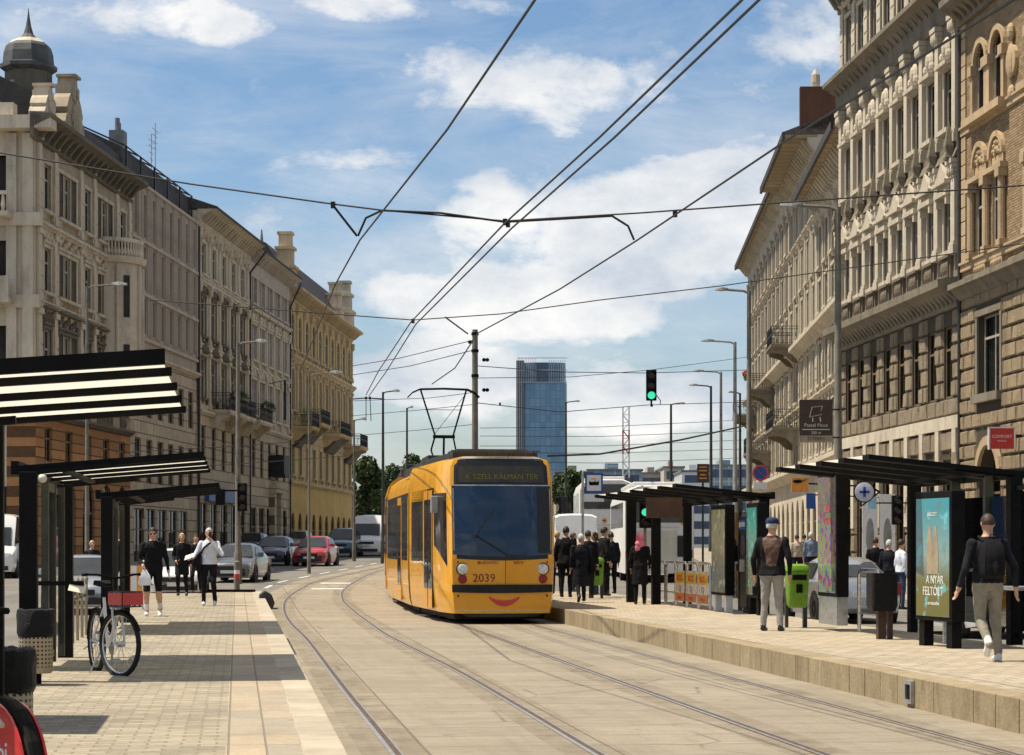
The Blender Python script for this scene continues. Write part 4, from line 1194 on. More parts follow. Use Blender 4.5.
# ---------------------------------------------------------------- office tower and low buildings far behind
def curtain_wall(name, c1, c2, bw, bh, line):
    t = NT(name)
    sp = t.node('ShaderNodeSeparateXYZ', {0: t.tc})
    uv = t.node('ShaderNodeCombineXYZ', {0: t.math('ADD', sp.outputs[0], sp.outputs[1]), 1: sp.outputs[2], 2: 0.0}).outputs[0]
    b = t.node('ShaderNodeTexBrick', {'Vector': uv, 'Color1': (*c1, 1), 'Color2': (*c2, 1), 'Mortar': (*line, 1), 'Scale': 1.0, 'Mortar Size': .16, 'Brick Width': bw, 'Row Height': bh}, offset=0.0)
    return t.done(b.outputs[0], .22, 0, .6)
M['towerglass'] = curtain_wall('tower_glass', (.10, .21, .34), (.15, .29, .42), 2.6, 3.9, (.09, .19, .31))  # glass colours lightened to stand in for distance haze
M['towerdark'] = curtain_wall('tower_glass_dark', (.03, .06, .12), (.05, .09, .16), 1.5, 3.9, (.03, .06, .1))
M['towerfin'] = plain('tower_fin', (.42, .47, .52), .5)
YT = 1100.0
t = thing('office_tower', 'tall blue glass office tower on the skyline behind the tram', 'tower', (at(542, YT), YT, 0))
k = YT / F
def rr(hx, hy, z, n=6, r=6):
    P = []
    for sx, sy, a0 in ((1, -1, -90), (1, 1, 0), (-1, 1, 90), (-1, -1, 180)):
        for i in range(n + 1):
            a = R(a0 + 90 * i / n); P.append((sx * (hx - r) + r * math.cos(a), sy * (hy - r) + r * math.sin(a), z))
    return P
s = MB()
s.loft([rr(12.0, 12, 0), rr(12.4, 12, 40), rr(12.3, 12, 82), rr(11.9, 11.6, 82.1), rr(11.7, 11.6, 92)])
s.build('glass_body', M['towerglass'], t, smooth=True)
s = MB()
for i in range(11):
    x = -12.2 + i * .9
    s.box(x - .12, x + .12, -13.1, -12.5, 0 if i < 3 else 82, 94.2)
for i in range(8):
    x = 3.4 + i * 1.1
    s.box(x - .12, x + .12, -12.9, -12.3, 82, 93.2)
for z in (82, 88, 94): s.box(-12.3, 12.3, -12.75, -12.45, z, z + .35)
s.build('crown_fins', M['towerfin'], t)
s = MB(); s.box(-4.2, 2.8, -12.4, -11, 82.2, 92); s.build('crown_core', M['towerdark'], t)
s = MB(); s.box(-12.9, -9.0, -12.2, 10, 0, 93); s.build('side_blade', M['zinc'], t)

def block(px0, px1, py, Y, D, m, label, floors=4, roofm=None, name='distant_building'):
    x0, x1 = at(px0, Y), at(px1, Y); H = zat(py, Y); g = gz(Y)
    t = thing(name, label, 'building', ((x0 + x1) / 2, Y, 0))
    w = (x1 - x0) / 2
    s = MB(); s.box(-w, w, 0, D, 0, H); s.box(-w * .3, w * .2, D * .3, D * .6, H, H + 1.6); s.build('wall', m, t)
    fh = (H - 1) / floors
    for f in range(floors):
        s = MB(); s.box(-w + .5, w - .5, -.04, .02, 1 + fh * f + fh * .3, 1 + fh * f + fh * .8); s.build('window_band', M['towerdark'], t)
    s = MB(); s.box(-w - .2, w + .2, -.25, D + .2, H, H + .35); s.build('roof', roofm or M['zinc'], t)
    return t
M['farglass'] = curtain_wall('far_glass', (.16, .24, .3), (.22, .3, .36), 3.2, 2.6, (.4, .45, .48))
block(588, 642, 471, 380, 25, M['farglass'], 'long low glass fronted hall behind the blue tram stop sign', 4)
block(640, 668, 474, 430, 25, M['s_l2'], 'grey block between the red lattice mast and the lamp post', 4)
block(664, 684, 468, 420, 25, M['s_l2trim'], 'pale grey block behind the dark lamp post', 5)
block(682, 712, 472, 400, 25, M['white'], 'white distant house with a zinc roof behind the right shelter', 5)
block(706, 752, 466, 480, 25, M['farglass'], 'glass block at the street end beside the stucco houses', 5)
block(556, 592, 474, 360, 20, M['s_l1'], 'beige low house behind the tree right of the tram', 3, M['rooftile'])
block(395, 440, 468, 420, 20, M['s_l3'], 'cream distant block hidden behind the tram roof', 4)
# red and white lattice mast
Y = 300; t = thing('lattice_mast', 'red and white lattice mast rising above the distant roofs', 'mast', (at(626, Y), Y, gz(Y)))
H = zat(407, Y) - gz(Y)
s = MB(); w = .42; n = 18
for sx in (-w, w):
    for sy in (-w, w):
        for j in range(n): s.bar((sx, sy, H * j / n), (sx, sy, H * (j + 1) / n), .16, .16, m=j // 3 % 2)
for j in range(n):
    za, zb = H * j / n, H * (j + 1) / n; q = w if j % 2 else -w
    s.bar((-q, -w, za), (q, -w, zb), .09, .09, m=j // 3 % 2); s.bar((-q, w, za), (q, w, zb), .09, .09, m=j // 3 % 2); s.bar((-w, -w, zb), (w, -w, zb), .08, .08, m=j // 3 % 2)
    s.bar((w, -q, za), (w, q, zb), .09, .09, m=j // 3 % 2)
s.build('lattice', [plain('mast_red', (.35, .08, .06), .6), M['white']], t)

# ---------------------------------------------------------------- trees
M['bark'] = plain('bark', (.09, .065, .045), .9, 0, .3, 5, .03)
M['fol1'] = plain('foliage_dark', (.035, .06, .018), .7, 0, .55, 1.2)
M['fol2'] = plain('foliage_mid', (.06, .095, .028), .7, 0, .45, 1.2)
def tree(px, Y, top, wpx, label, seed=1, name='street_tree', trunk=.35):
    rnd = random.Random(seed)
    x = at(px, Y); g = gz(Y); H = zat(top, Y) - g; rw = wpx * Y / F / 2
    t = thing(name, label, 'tree', (x, Y, g), 0, 'trees at the end of the street')
    s = MB(); tips = []
    s.tube([(0, 0, 0), (.05, 0, H * .25), (-.05, .05, H * .5), (0, 0, H * .75)], [.035 * H, .028 * H, .02 * H, .008 * H], 8)
    for k in range(9):
        a = rnd.uniform(0, 2 * PI); z0 = H * rnd.uniform(.25, .6); d = rw * rnd.uniform(.45, .8)
        tip = (d * math.cos(a), d * math.sin(a), min(H * .92, z0 + H * rnd.uniform(.12, .34)))
        s.tube([(0, 0, z0), (tip[0] * .5, tip[1] * .5, z0 + (tip[2] - z0) * .4), tip], [.014 * H, .009 * H, .004 * H], 6)
        tips.append(tip)
    s.build('trunk', M['bark'], t, smooth=True)
    s = MB()
    for k, tip in enumerate(tips + [(0, 0, H * .88), (0, 0, H * .68), (rw * .3, 0, H * .75), (-rw * .4, 0, H * .42), (rw * .45, 0, H * .36), (0, -rw * .3, H * .3), (0, 0, H * .2)]):
        r = rw * rnd.uniform(.32, .5)
        leaf_cloud(s, (tip[0], tip[1], tip[2] - H * .06), (r, r, r * 1.15), 320, .26 if Y < 250 else .36, rnd.choice((0, 0, 1)), seed * 50 + k)
    s.build('crown', [M['fol1'], M['fol2']], t, fix=False)
    return t
tree(369, 215, 450, 44, 'dark green leafy tree behind the white van', 3)
tree(392, 235, 458, 40, 'smaller bushy tree just left of the tram roof', 5)
tree(352, 240, 474, 22, 'low tree at the end of the ochre house', 6)
tree(412, 240, 446, 40, 'tree crown showing above the tram roof', 8)
tree(440, 255, 448, 30, 'tree behind the raised pantograph of the tram', 9)
tree(570, 240, 460, 34, 'tree right of the tram below the blue tower', 11)
tree(586, 260, 478, 26, 'low shrubby tree beside the blue tram stop sign', 12)
# ================================================================== tram
tram = thing('tram', 'yellow articulated tram with black windscreen and red smile on its front', 'tram', (TC(47.6) + .17, 47.6, 0), 0.0)
TX = TC(47.6)
M['windscreen'] = plain('windscreen', (.006, .022, .055), .05, 0, .3, .8, spec=.6)
M['sideglass'] = plain('tram_side_glass', (.03, .032, .034), .07, 0, .5, .9, spec=.6)
M['gasket'] = plain('black_gasket', (.012, .012, .012), .4)
# section joints along the bent track (distance along Y)
JY = [47.6, 54.0, 63.2, 72.4, 81.6]
JP = [Vector((track_centre(y) + dx_, y, gz(y))) for y, dx_ in zip(JY, (0, -.27, -.22, -.28, -.2))]
PROF = [(1.2, .24), (1.25, .42), (1.28, .9), (1.28, 1.5), (1.275, 2.9), (1.24, 3.15), (1.16, 3.4), (.95, 3.55), (.4, 3.6)]
def section(i, parent_name):
    a, b = JP[i], JP[i + 1]
    d = b - a; L = math.hypot(d.x, d.y)
    o = bpy.data.objects.new(parent_name, None); return a, b, L
def local(o, i, gap=.0):
    a, b = JP[i], JP[i + 1]; d = b - a
    return (a.x - TX, a.y - 47.6, a.z), math.atan2(-d.x, d.y), math.hypot(d.x, d.y)
# --- cab section: lofted in plan so that the front tapers and bows
loc, rz, L0 = local(tram, 0)
def rake(z): return 0.0 if z < 1.45 else .02 * (z - 1.45) + .085 * max(0, z - 1.45) ** 1.6
def plan(z, hw):
    k = rake(z)
    P = [(-hw, L0 - .12), (-hw, 3.0), (-hw, 1.55), (-hw * .985, 1.1 + k), (-hw * .9, .22 + k), (-hw * .86, .1 + k), (-hw * .5, .02 + k), (0, k)]
    return P + [(-x, y) for x, y in reversed(P[:-1])]
levels = [(1.2, .24), (1.24, .42), (1.26, .7), (1.27, .9), (1.28, 1.2), (1.28, 1.46), (1.28, 2.0), (1.28, 2.6), (1.28, 3.0), (1.275, 3.2), (1.26, 3.45), (1.2, 3.58), (.9, 3.65)]
mb = MB()
rings = [[(x, y, z) for x, y in plan(z, hw)] for hw, z in levels]
mb.loft(rings, closed=False, caps=False)
mb.add(rings[-1], [tuple(range(len(rings[-1])))]); mb.add(rings[0], [tuple(range(len(rings[0])))])
body = mb.build('cab_body', M['yellow'], tram, smooth=True, loc=loc, rz=rz)
def front_patch(name, m, z0, z1, f0, f1, off, parent=None, nz=6, topcurve=0.0, botcurve=0.0, nx=14):
    """Patch lying on the bowed front between width fractions f0..f1."""
    mb = MB(); vs = []
    def hwz(z):
        for (h0, a), (h1, b) in zip(levels, levels[1:]):
            if a <= z <= b: return h0 + (h1 - h0) * (z - a) / (b - a)
        return levels[-1][0]
    def fy(x, z):
        hw = hwz(z); f = abs(x) / hw; k = rake(z)
        T = [(0, 0), (.5, .02), (.86, .1), (.9, .22)]
        for (a, ya), (b, yb) in zip(T, T[1:]):
            if f <= b + 1e-9: return k + ya + (yb - ya) * (f - a) / (b - a)
        return k + .22 + (f - .9) / .085 * .88
    n2 = nx + 1
    for layer in (off, -.03):
        for j in range(nz + 1):
            for i in range(n2):
                u = f0 + (f1 - f0) * i / nx
                zz0 = z0 + botcurve * (1 - (2 * i / nx - 1) ** 2); zz1 = z1 + topcurve * (1 - (2 * i / nx - 1) ** 2)
                z = zz0 + (zz1 - zz0) * j / nz
                x = u * hwz(z)
                vs.append((x, fy(x, z) - layer, z))
    N = n2 * (nz + 1); fs = []
    for j in range(nz):
        for i in range(nx):
            a = j * n2 + i
            fs.append((a, a + 1, a + n2 + 1, a + n2)); fs.append((N + a, N + a + n2, N + a + n2 + 1, N + a + 1))
    for i in range(nx): fs.append((i, N + i, N + i + 1, i + 1)); a = nz * n2 + i; fs.append((a, a + 1, N + a + 1, N + a))
    for j in range(nz): a = j * n2; fs.append((a, a + n2, N + a + n2, N + a)); a = j * n2 + nx; fs.append((a, N + a, N + a + n2, a + n2))
    mb.add(vs, fs)
    return mb.build(name, m, parent or tram, smooth=True, loc=loc if parent is None else (0, 0, 0), rz=rz if parent is None else 0)
fyc = lambda z: rake(z)
front_patch('front_mask', M['gasket'], 1.44, 3.575, -.905, .905, .012, nz=10, botcurve=-.05)
front_patch('brow', M['gasket'], 3.0, 3.6, -.95, .95, .008, nz=4, nx=24)
front_patch('roof_lip', M['grey'], 3.6, 3.645, -.95, .95, .02, nz=1, nx=24)
ws = front_patch('windscreen', M['windscreen'], 1.52, 3.0, -.85, .85, .02, nz=8, botcurve=-.05)
front_patch('screen_rim', M['galv'], 3.005, 3.03, -.85, .85, .022, nz=1)
front_patch('blind_strip', M['gasket'], 1.56, 2.97, .60, .82, .0235, nz=6, botcurve=-.02)
for f_ in (-.83, .83): front_patch('pillar_trim', M['tan'], 1.6, 2.95, f_ - .008, f_ + .008, .0245, nz=4, nx=2)
dd = front_patch('destination_display', plain('display_black', (.035, .033, .02), .3), 3.08, 3.44, -.74, .74, .02, nz=2)
M['led'] = emit('amber_led', (.3, .24, .07), .10)
lettering('6  SZÉLL KÁLMÁN TÉR', .16, M['led'], tram, (loc[0], loc[1], 0), name='destination_text')
dt = [c for c in tram.children if c.name.startswith('destination_text')][0]
dt.location = Vector(loc) + Matrix.Rotation(rz, 3, 'Z') @ Vector((0, fyc(3.2) - .03, 3.2)); dt.rotation_euler = (0, 0, rz)
front_patch('front_panel', M['yellow2'], .88, 1.43, -.855, .855, .012, nz=4, topcurve=-.05)
front_patch('front_apron', M['yellow2'], .30, .70, -.855, .855, .012, nz=4)
front_patch('bumper', M['rubber'], .70, .86, -.87, .87, .05, nz=2, botcurve=-.02)
front_patch('skirt', M['gasket'], .16, .29, -.84, .84, .0, nz=1)
front_patch('chrome_trim', M['steel'], .295, .305, -.85, .85, .016, nz=1)
front_patch('panel_seam', M['gasket'], .88, 1.40, .035, .043, .0145, nz=2, nx=2)
smile = MB(); n = 16; P = []; Q = []
for i in range(n + 1):
    u = -1 + 2 * i / n
    P.append((.02 + .34 * u, .395 + .18 * u * u)); Q.append((.02 + .33 * u, .52 + .08 * u * u))
for i in range(n):
    a, b, c, d = P[i], P[i + 1], Q[i + 1], Q[i]
    smile.hexa([(a[0], -.028, a[1]), (b[0], -.028, b[1]), (b[0], -.005, b[1]), (a[0], -.005, a[1])], [(d[0], -.028, d[1]), (c[0], -.028, c[1]), (c[0], -.005, c[1]), (d[0], -.005, d[1])])
smile.build('smile', M['red'], tram, loc=loc, rz=rz)
M['darkred'] = plain('dark_red_lettering', (.18, .012, .012), .5)
M['lampglass'] = plain('lamp_glass', (.6, .6, .58), .12, .3, .3, 14)
M['taillamp'] = plain('tail_lamp_red', (.22, .01, .01), .15)
def place(o, x, y, z): o.location = Vector(loc) + Matrix.Rotation(rz, 3, 'Z') @ Vector((x, y, z)); o.rotation_euler = (0, 0, rz)
o = lettering('2039', .25, M['darkred'], tram, (0, 0, 0), name='fleet_number'); place(o, -.42, -.005, 1.0)
o = lettering('BUDAPEST', .085, M['darkred'], tram, (0, 0, 0), name='operator_lettering', sx=1.3); place(o, -.3, -.005, 1.335)
o = lettering('BKV', .09, M['darkred'], tram, (0, 0, 0), name='operator_emblem', sx=1.4); place(o, .34, -.005, 1.335)
s = MB(); s.lathe([(.03, 0), (.05, -.01)], (0, 0, 0), 10, ax='y')
for sx in (-1, 1):
    hl = MB(); hl.lathe([(.115, .03), (.115, -.02), (.1, -.035), (.05, -.045)], (0, 0, 0), 20, 0, ax='y'); ho = hl.build('headlight', M['lampglass'], tram, smooth=True); place(ho, sx * .88, .055, 1.2)
    rg = MB(); rg.lathe([(.14, .04), (.14, -.015), (.116, -.02), (.116, .03)], (0, 0, 0), 20, 0, ax='y'); rg.build('rim', M['gasket'], ho, smooth=True)
    tl_ = MB(); tl_.lathe([(.1, .03), (.1, -.02), (.04, -.035)], (0, 0, 0), 18, 0, ax='y'); to = tl_.build('tail_light', M['taillamp'], tram, smooth=True); place(to, sx * .88, .055, .985)
    for z in (1.35, .62):
        mk = MB(); mk.lathe([(.03, .02), (.03, -.018), (.015, -.022)], (0, 0, 0), 10, 0, ax='y'); place(mk.build('marker_light', M['taillamp'], tram, smooth=True), sx * .97, .085, z)
wp = MB(); wp.bar((.1, -.06, 1.5), (-.62, -.02, 1.95), .025); wp.bar((-.62, -.02, 1.9), (-.2, .03, 2.5), .02); place(wp.build('wiper', M['gasket'], tram), 0, 0.0, 0)
# cab side windows, door, passenger windows: panels a few mm proud of the side
def side_panel(name, m, y0, y1, z0, z1, sx, x=1.282, parent=tram, l=None, r=None, cut=None, t=.03):
    mb = MB()
    poly = cut or [(y0, z0), (y1, z0), (y1, z1), (y0, z1)]
    mb.prism(poly, 'x', sx * (x - t), sx * (x + .006))
    o = mb.build(name, m, parent, loc=l or loc, rz=rz if r is None else r)
    return o
for sx in (-1, 1):
    # cab side glazing follows the tapering cheek
    P = [(-.955, .62), (-1.0, 1.1), (-1.0, 1.52)]
    mb = MB()
    za, zb = 1.42, 2.78
    def cheek(f, y, z): return (sx * f, y + rake(z), z)
    F4 = [(1.178, .36, 1.28), (1.238, .86, 1.5), (1.276, 1.3, 1.66), (1.283, 1.62, 1.72)]
    bot = [(f + .014, y, z) for f, y, z in F4]; top = [(f + .008, y, 2.86) for f, y, z in F4]
    lo = [(sx * f, y + rake(z) * .9, z) for f, y, z in bot]; hi = [(sx * f, y + rake(z), z) for f, y, z in top]
    lo2 = [(x - sx * .05, y, z) for x, y, z in lo]; hi2 = [(x - sx * .05, y, z) for x, y, z in hi]
    for i in range(3): mb.hexa([lo[i], lo[i + 1], lo2[i + 1], lo2[i]], [hi[i], hi[i + 1], hi2[i + 1], hi2[i]])
    mb.build('cab_window', M['sideglass'], tram, loc=loc, rz=rz)
    dr = side_panel('door', M['yellow2'], 2.0, 3.55, .3, 2.95, sx)
    side_panel('door_glass', M['sideglass'], 2.14, 2.68, .75, 2.75, sx, 1.292, dr, (0, 0, 0), 0); side_panel('door_glass', M['sideglass'], 2.86, 3.42, .75, 2.75, sx, 1.292, dr, (0, 0, 0), 0)
    side_panel('door_seal', M['gasket'], 2.755, 2.785, .32, 2.93, sx, 1.291, dr, (0, 0, 0), 0); side_panel('door_seal', M['gasket'], 1.98, 2.03, .32, 2.93, sx, 1.286, dr, (0, 0, 0), 0)
    side_panel('side_window', M['sideglass'], 3.75, 5.9, 1.35, 2.75, sx, 1.282)
    side_panel('window_band', M['gasket'], 1.75, 5.95, 2.76, 3.0, sx, 1.274)
    m_ = MB(); m_.box(sx * 1.24, sx * 1.48, .55, .7, 2.76, 2.79); m_.box(sx * 1.36, sx * 1.5, .5, .72, 2.42, 2.78)
    m_.build('mirror', M['gasket'] if sx > 0 else M['grey'], tram, loc=loc, rz=rz, bevel=.02)
# other sections
for i in range(1, 4):
    l, r, L = local(tram, i)
    mb = MB(); rings = []
    full = [(hw, z) for hw, z in PROF]
    loop = [(-hw, z) for hw, z in full] + [(hw, z) for hw, z in reversed(full)]
    rings = [[(x, y, z) for x, z in loop] for y in (.16, L - .12)]
    mb.loft(rings)
    mb.build('coach_body', M['yellow'], tram, smooth=True, loc=l, rz=r)
    for sx in (-1, 1):
        side_panel('side_window', M['sideglass'], .5, 2.6, 1.35, 2.8, sx, 1.282, tram, l, r)
        d = side_panel('door', M['yellow2'], 2.8, 4.3, .3, 2.95, sx, 1.282, tram, l, r)
        side_panel('door_glass', M['sideglass'], 2.92, 3.5, .7, 2.75, sx, 1.292, d, (0, 0, 0), 0); side_panel('door_glass', M['sideglass'], 3.6, 4.18, .7, 2.75, sx, 1.292, d, (0, 0, 0), 0)
        side_panel('side_window', M['sideglass'], 4.5, L - .4, 1.35, 2.8, sx, 1.282, tram, l, r)
        side_panel('window_band', M['gasket'], .4, L - .4, 2.81, 3.0, sx, 1.272, tram, l, r)
for i in range(0, 3):
    l, r, L = local(tram, i)
    mb = MB(); n = 5
    for k in range(n):
        y0 = L - .16 + .075 * k
        mb.loft([[(x * .93, yy, z) for x, z in [(-1.16, .5), (-1.16, 3.1), (-.9, 3.36), (.9, 3.36), (1.16, 3.1), (1.16, .5)]] for yy in (y0, y0 + .045)])
    mb.loft([[(x * .86, yy, z) for x, z in [(-1.16, .5), (-1.16, 3.1), (-.9, 3.3), (.9, 3.3), (1.16, 3.1), (1.16, .5)]] for yy in (L - .2, L + .24)])
    mb.build('gangway_bellows', M['rubber'], tram, loc=l, rz=r)
for i in range(0, 4):
    l, r, L = local(tram, i)
    mb = MB()
    y0 = .5 if i == 0 else .2
    mb.box(-1.0, 1.0, y0, L - .2, .1, .3)
    for yy in (L * .4, L * .65):
        for sx in (-1, 1): mb.lathe([(.3, -.06), (.3, .06)], (sx * .78, yy, .3), 16, 0, ax='x')
    mb.build('undercarriage', M['rubber'], tram, loc=l, rz=r)
    mb = MB()
    if i == 0:
        mb.box(-.95, .95, 1.1, L - .4, 3.62, 3.78); mb.box(-.8, .8, 1.5, 3.0, 3.78, 3.86); mb.box(-1.05, 1.05, .9, L - .3, 3.54, 3.64)
        for q in range(8): mb.bar((-.9 + .25 * q, 1.08, 3.64), (-.9 + .25 * q, 1.08, 3.8), .03)
        mb.bar((-1.0, 1.05, 3.8), (1.0, 1.05, 3.8), .03)
    else:
        mb.box(-.85, .85, .8, L - .8, 3.56, 3.82); mb.box(-.7, .7, 1.4, 3.6, 3.82, 3.98)
    mb.build('roof_equipment', M['darkgrey'], tram, loc=l, rz=r, bevel=.02)
# pantograph on the second section
l, r, L = local(tram, 1)
pg = link('pantograph', MB().box(-.5, .5, -.4, .4, 0, .12).mesh('pantograph', M['black']), tram, Vector(l) + Matrix.Rotation(r, 3, 'Z') @ Vector((.1, 6.2, 3.82)), r)
s = MB()
s.tube([(-.2, .3, .1), (-.34, .1, .5), (-.24, -.1, .9)], .026, 6); s.tube([(.2, .3, .1), (.34, .1, .5), (.24, -.1, .9)], .026, 6)
s.tube([(-.3, -.05, .86), (.3, -.05, .86)], .045, 8); s.tube([(0, .1, .1), (0, -.05, .86)], .03, 6)
s.tube([(-.24, -.1, .86), (-.62, .1, 2.12)], .024, 6); s.tube([(.24, -.1, .86), (.62, .1, 2.12)], .024, 6); s.bar((-.5, .05, 1.6), (.5, .05, 1.6), .014); s.bar((-.28, -.1, .9), (.58, .1, 2.0), .012)
s.build('arm', M['black'], pg)
s = MB()
for y in (-.08, .24):
    s.tube([(-.98, y, 1.94), (-.85, y, 2.07), (-.65, y, 2.16), (0, y, 2.18), (.65, y, 2.16), (.85, y, 2.07), (.98, y, 1.94)], .02, 6)
s.bar((-.62, -.08, 2.13), (-.62, .24, 2.13), .03); s.bar((.62, -.08, 2.13), (.62, .24, 2.13), .03)
s.build('contact_bow', M['black'], pg)

# ================================================================== cars
def paint(name, c, metal=0.0, rough=.3): return plain(name, c, rough, metal, .05, 2, spec=.5, coat=.9)
M['carblack'] = plain('car_trim', (.015, .015, .016), .5)
M['plate'] = plain('number_plate', (.65, .65, .63), .5, 0, .05, 5)
M['caramber'] = plain('lamp_amber', (.6, .2, .02), .25)
KINDS = {
 # stations: (y, half width, belt z, bottom z); cabin: y of screen base, roof front, roof rear, rear base; roof z, roof half width
 'hatch': dict(L=4.1, st=[(0, .62, .62, .3), (.06, .76, .7, .2), (.35, .84, .78, .18), (.9, .865, .88, .18), (1.25, .87, .94, .18), (2.6, .87, .96, .18), (3.7, .85, .98, .2), (4.03, .78, .96, .24), (4.1, .68, .85, .34)], cab=(1.0, 1.75, 3.05, 3.85), roof=1.46, rw=.60, wb=(.78, 3.3), wr=.31),
 'sedan': dict(L=4.5, st=[(0, .62, .6, .3), (.06, .78, .68, .2), (.4, .86, .78, .18), (1.0, .885, .88, .18), (1.4, .89, .94, .18), (3.2, .89, .97, .18), (4.0, .86, .98, .2), (4.4, .8, .95, .24), (4.5, .7, .8, .34)], cab=(1.15, 1.95, 3.1, 3.95), roof=1.44, rw=.6, wb=(.85, 3.55), wr=.32),
 'suv': dict(L=4.5, st=[(0, .7, .75, .34), (.05, .84, .85, .26), (.35, .9, .95, .24), (.9, .92, 1.02, .24), (1.3, .92, 1.08, .24), (3.0, .92, 1.1, .24), (4.1, .9, 1.1, .26), (4.42, .84, 1.08, .3), (4.5, .74, .9, .4)], cab=(1.1, 1.75, 3.6, 4.3), roof=1.72, rw=.66, wb=(.85, 3.5), wr=.36),
 'van': dict(L=5.4, st=[(0, .75, .8, .34), (.05, .9, .95, .24), (.3, .97, 1.1, .22), (.7, .99, 1.25, .22), (1.0, 1.0, 1.35, .22), (2.6, 1.0, 1.4, .22), (5.2, 1.0, 1.4, .24), (5.36, .97, 1.4, .28), (5.4, .95, 1.3, .36)], cab=(.62, 1.5, 5.1, 5.36), roof=2.5, rw=.84, wb=(.95, 4.2), wr=.34),
}
def car(kind, px, py, label, color, head=0.0, group='cars and vans on the carriageways', dz=0.0, name='parked_car', cat='car', pos=None, rear=False, plate=True):
    """Local +y runs from the nose to the tail; head = heading in radians (0: nose towards the viewer)."""
    K = KINDS[kind]; L = K['L']
    p = Vector(pos) if pos else G(px, py)
    t = thing(name, label, cat, (p.x, p.y, p.z + dz), head, group)
    c0 = -L / 2 if pos else 0
    mb = MB(); rings = []
    for y, hw, bz, zb in K['st']:
        rings.append([(-hw * .93, y, zb), (-hw, y, zb + .22), (-hw * 1.0, y, bz - .22), (-hw * .97, y, bz - .06), (-hw * .88, y, bz), (-hw * .4, y, bz + .035), (0, y, bz + .045),
                      (hw * .4, y, bz + .035), (hw * .88, y, bz), (hw * .97, y, bz - .06), (hw, y, bz - .22), (hw, y, zb + .22), (hw * .93, y, zb)])
    mb.loft(rings)
    # cabin
    a, b, c, d = K['cab']; rz_ = K['roof']; rw = K['rw']
    def belt(y):
        for s0, s1 in zip(K['st'], K['st'][1:]):
            if s0[0] <= y <= s1[0]:
                f = (y - s0[0]) / (s1[0] - s0[0]); return s0[2] + (s1[2] - s0[2]) * f, s0[1] + (s1[1] - s0[1]) * f
        return K['st'][-1][2], K['st'][-1][1]
    cb = []
    for (y, z, w) in ((a, belt(a)[0] - .02, belt(a)[1] * .9), (b, rz_ - .05, rw), (b + .25, rz_, rw * .98), ((b + c) / 2, rz_ + .02, rw), (c, rz_ - .02, rw * .97), (c + .2, rz_ - .08, rw * .94), (d, belt(d)[0] - .02, belt(d)[1] * .86)):
        zb, wb = belt(y)
        cb.append([(-wb * .9, y, zb - .04), (-w - (.04 if y not in (a, d) else 0), y, max(zb - .03, z - .1)), (-w * .82, y, max(zb - .02, z - .02)), (-w * .3, y, z + .01), (w * .3, y, z + .01), (w * .82, y, max(zb - .02, z - .02)), (w + (.04 if y not in (a, d) else 0), y, max(zb - .03, z - .1)), (wb * .9, y, zb - .04)])
    mb.loft(cb)
    pm = M['paint_' + color]
    body = mb.build('body', pm, t, smooth=True, loc=(0, c0, 0))
    def pan(name, quads, m, par=None, off=.012):
        g = MB()
        for q in quads:
            q = [Vector(v) for v in q]; n = (q[1] - q[0]).cross(q[3] - q[0]).normalized() * off
            if n.z < 0 and abs(n.z) > abs(n.x) and abs(n.z) > abs(n.y): n = -n
            g.hexa([v - n * 1.5 for v in q], [v + n for v in q])
        return g.build(name, m, par or t, loc=(0, c0, 0))
    za, wa = belt(a); zd, wd = belt(d)
    wsb = wa * .78; wst = rw * .84; yt_, zt_ = b - .02, rz_ - .075
    if kind == 'van': yt_ = a + (b - a) * .6; zt_ = za + (rz_ - .05 - za) * .6; wst = wa * .74
    pan('windscreen', [((-wsb, a + .03, za + .03), (wsb, a + .03, za + .03), (wst, yt_, zt_), (-wst, yt_, zt_))], M['sideglass'], off=.03)
    zr, wr_ = belt(d)
    if kind != 'van':
        pan('rear_window', [((-wd * .72, d - .02, zd + .03), (-rw * .8, c + .2, rz_ - .12), (rw * .8, c + .2, rz_ - .12), (wd * .72, d - .02, zd + .03))], M['sideglass'], off=.03)
    for sx in (-1, 1):
        segs = [(a + .34, (b + c) / 2 - .35), ((b + c) / 2 - .27, c - .05)] if kind != 'van' else [(a + .3, b + .75)]
        qs = []
        for (y0, y1) in segs:
            z0, w0 = belt(y0); z1, w1 = belt(y1)
            def topz(y):
                if y < b: return za + (rz_ - .13 - za) * (y - a) / (b - a)
                return rz_ - .13
            def xt(y, z):
                zb_, wb_ = belt(y); f = (z - zb_) / max(.05, (rz_ - .1 - zb_)); return wb_ * .9 + (rw + .04 - wb_ * .9) * min(1, f)
            lo0 = z0 + .03; lo1 = z1 + .03
            if y0 < b:
                yb = min(b + .02, y1 - .05)
                qs.append(((sx * xt(y0, lo0), y0, lo0), (sx * xt(yb, lo0), yb, lo0), (sx * xt(yb, topz(yb)), yb, topz(yb)), (sx * xt(y0, topz(y0) - .03), y0, max(lo0 + .02, topz(y0) - .03))))
                y0 = yb
            qs.append(((sx * xt(y0, lo0), y0, lo0), (sx * xt(y1, lo1), y1, lo1), (sx * xt(y1, topz(y1)), y1, topz(y1)), (sx * xt(y0, topz(y0)), y0, topz(y0))))
        pan('side_window', qs, M['sideglass'], off=.02)
    hz = K['st'][1][2]; hw = K['st'][1][1]
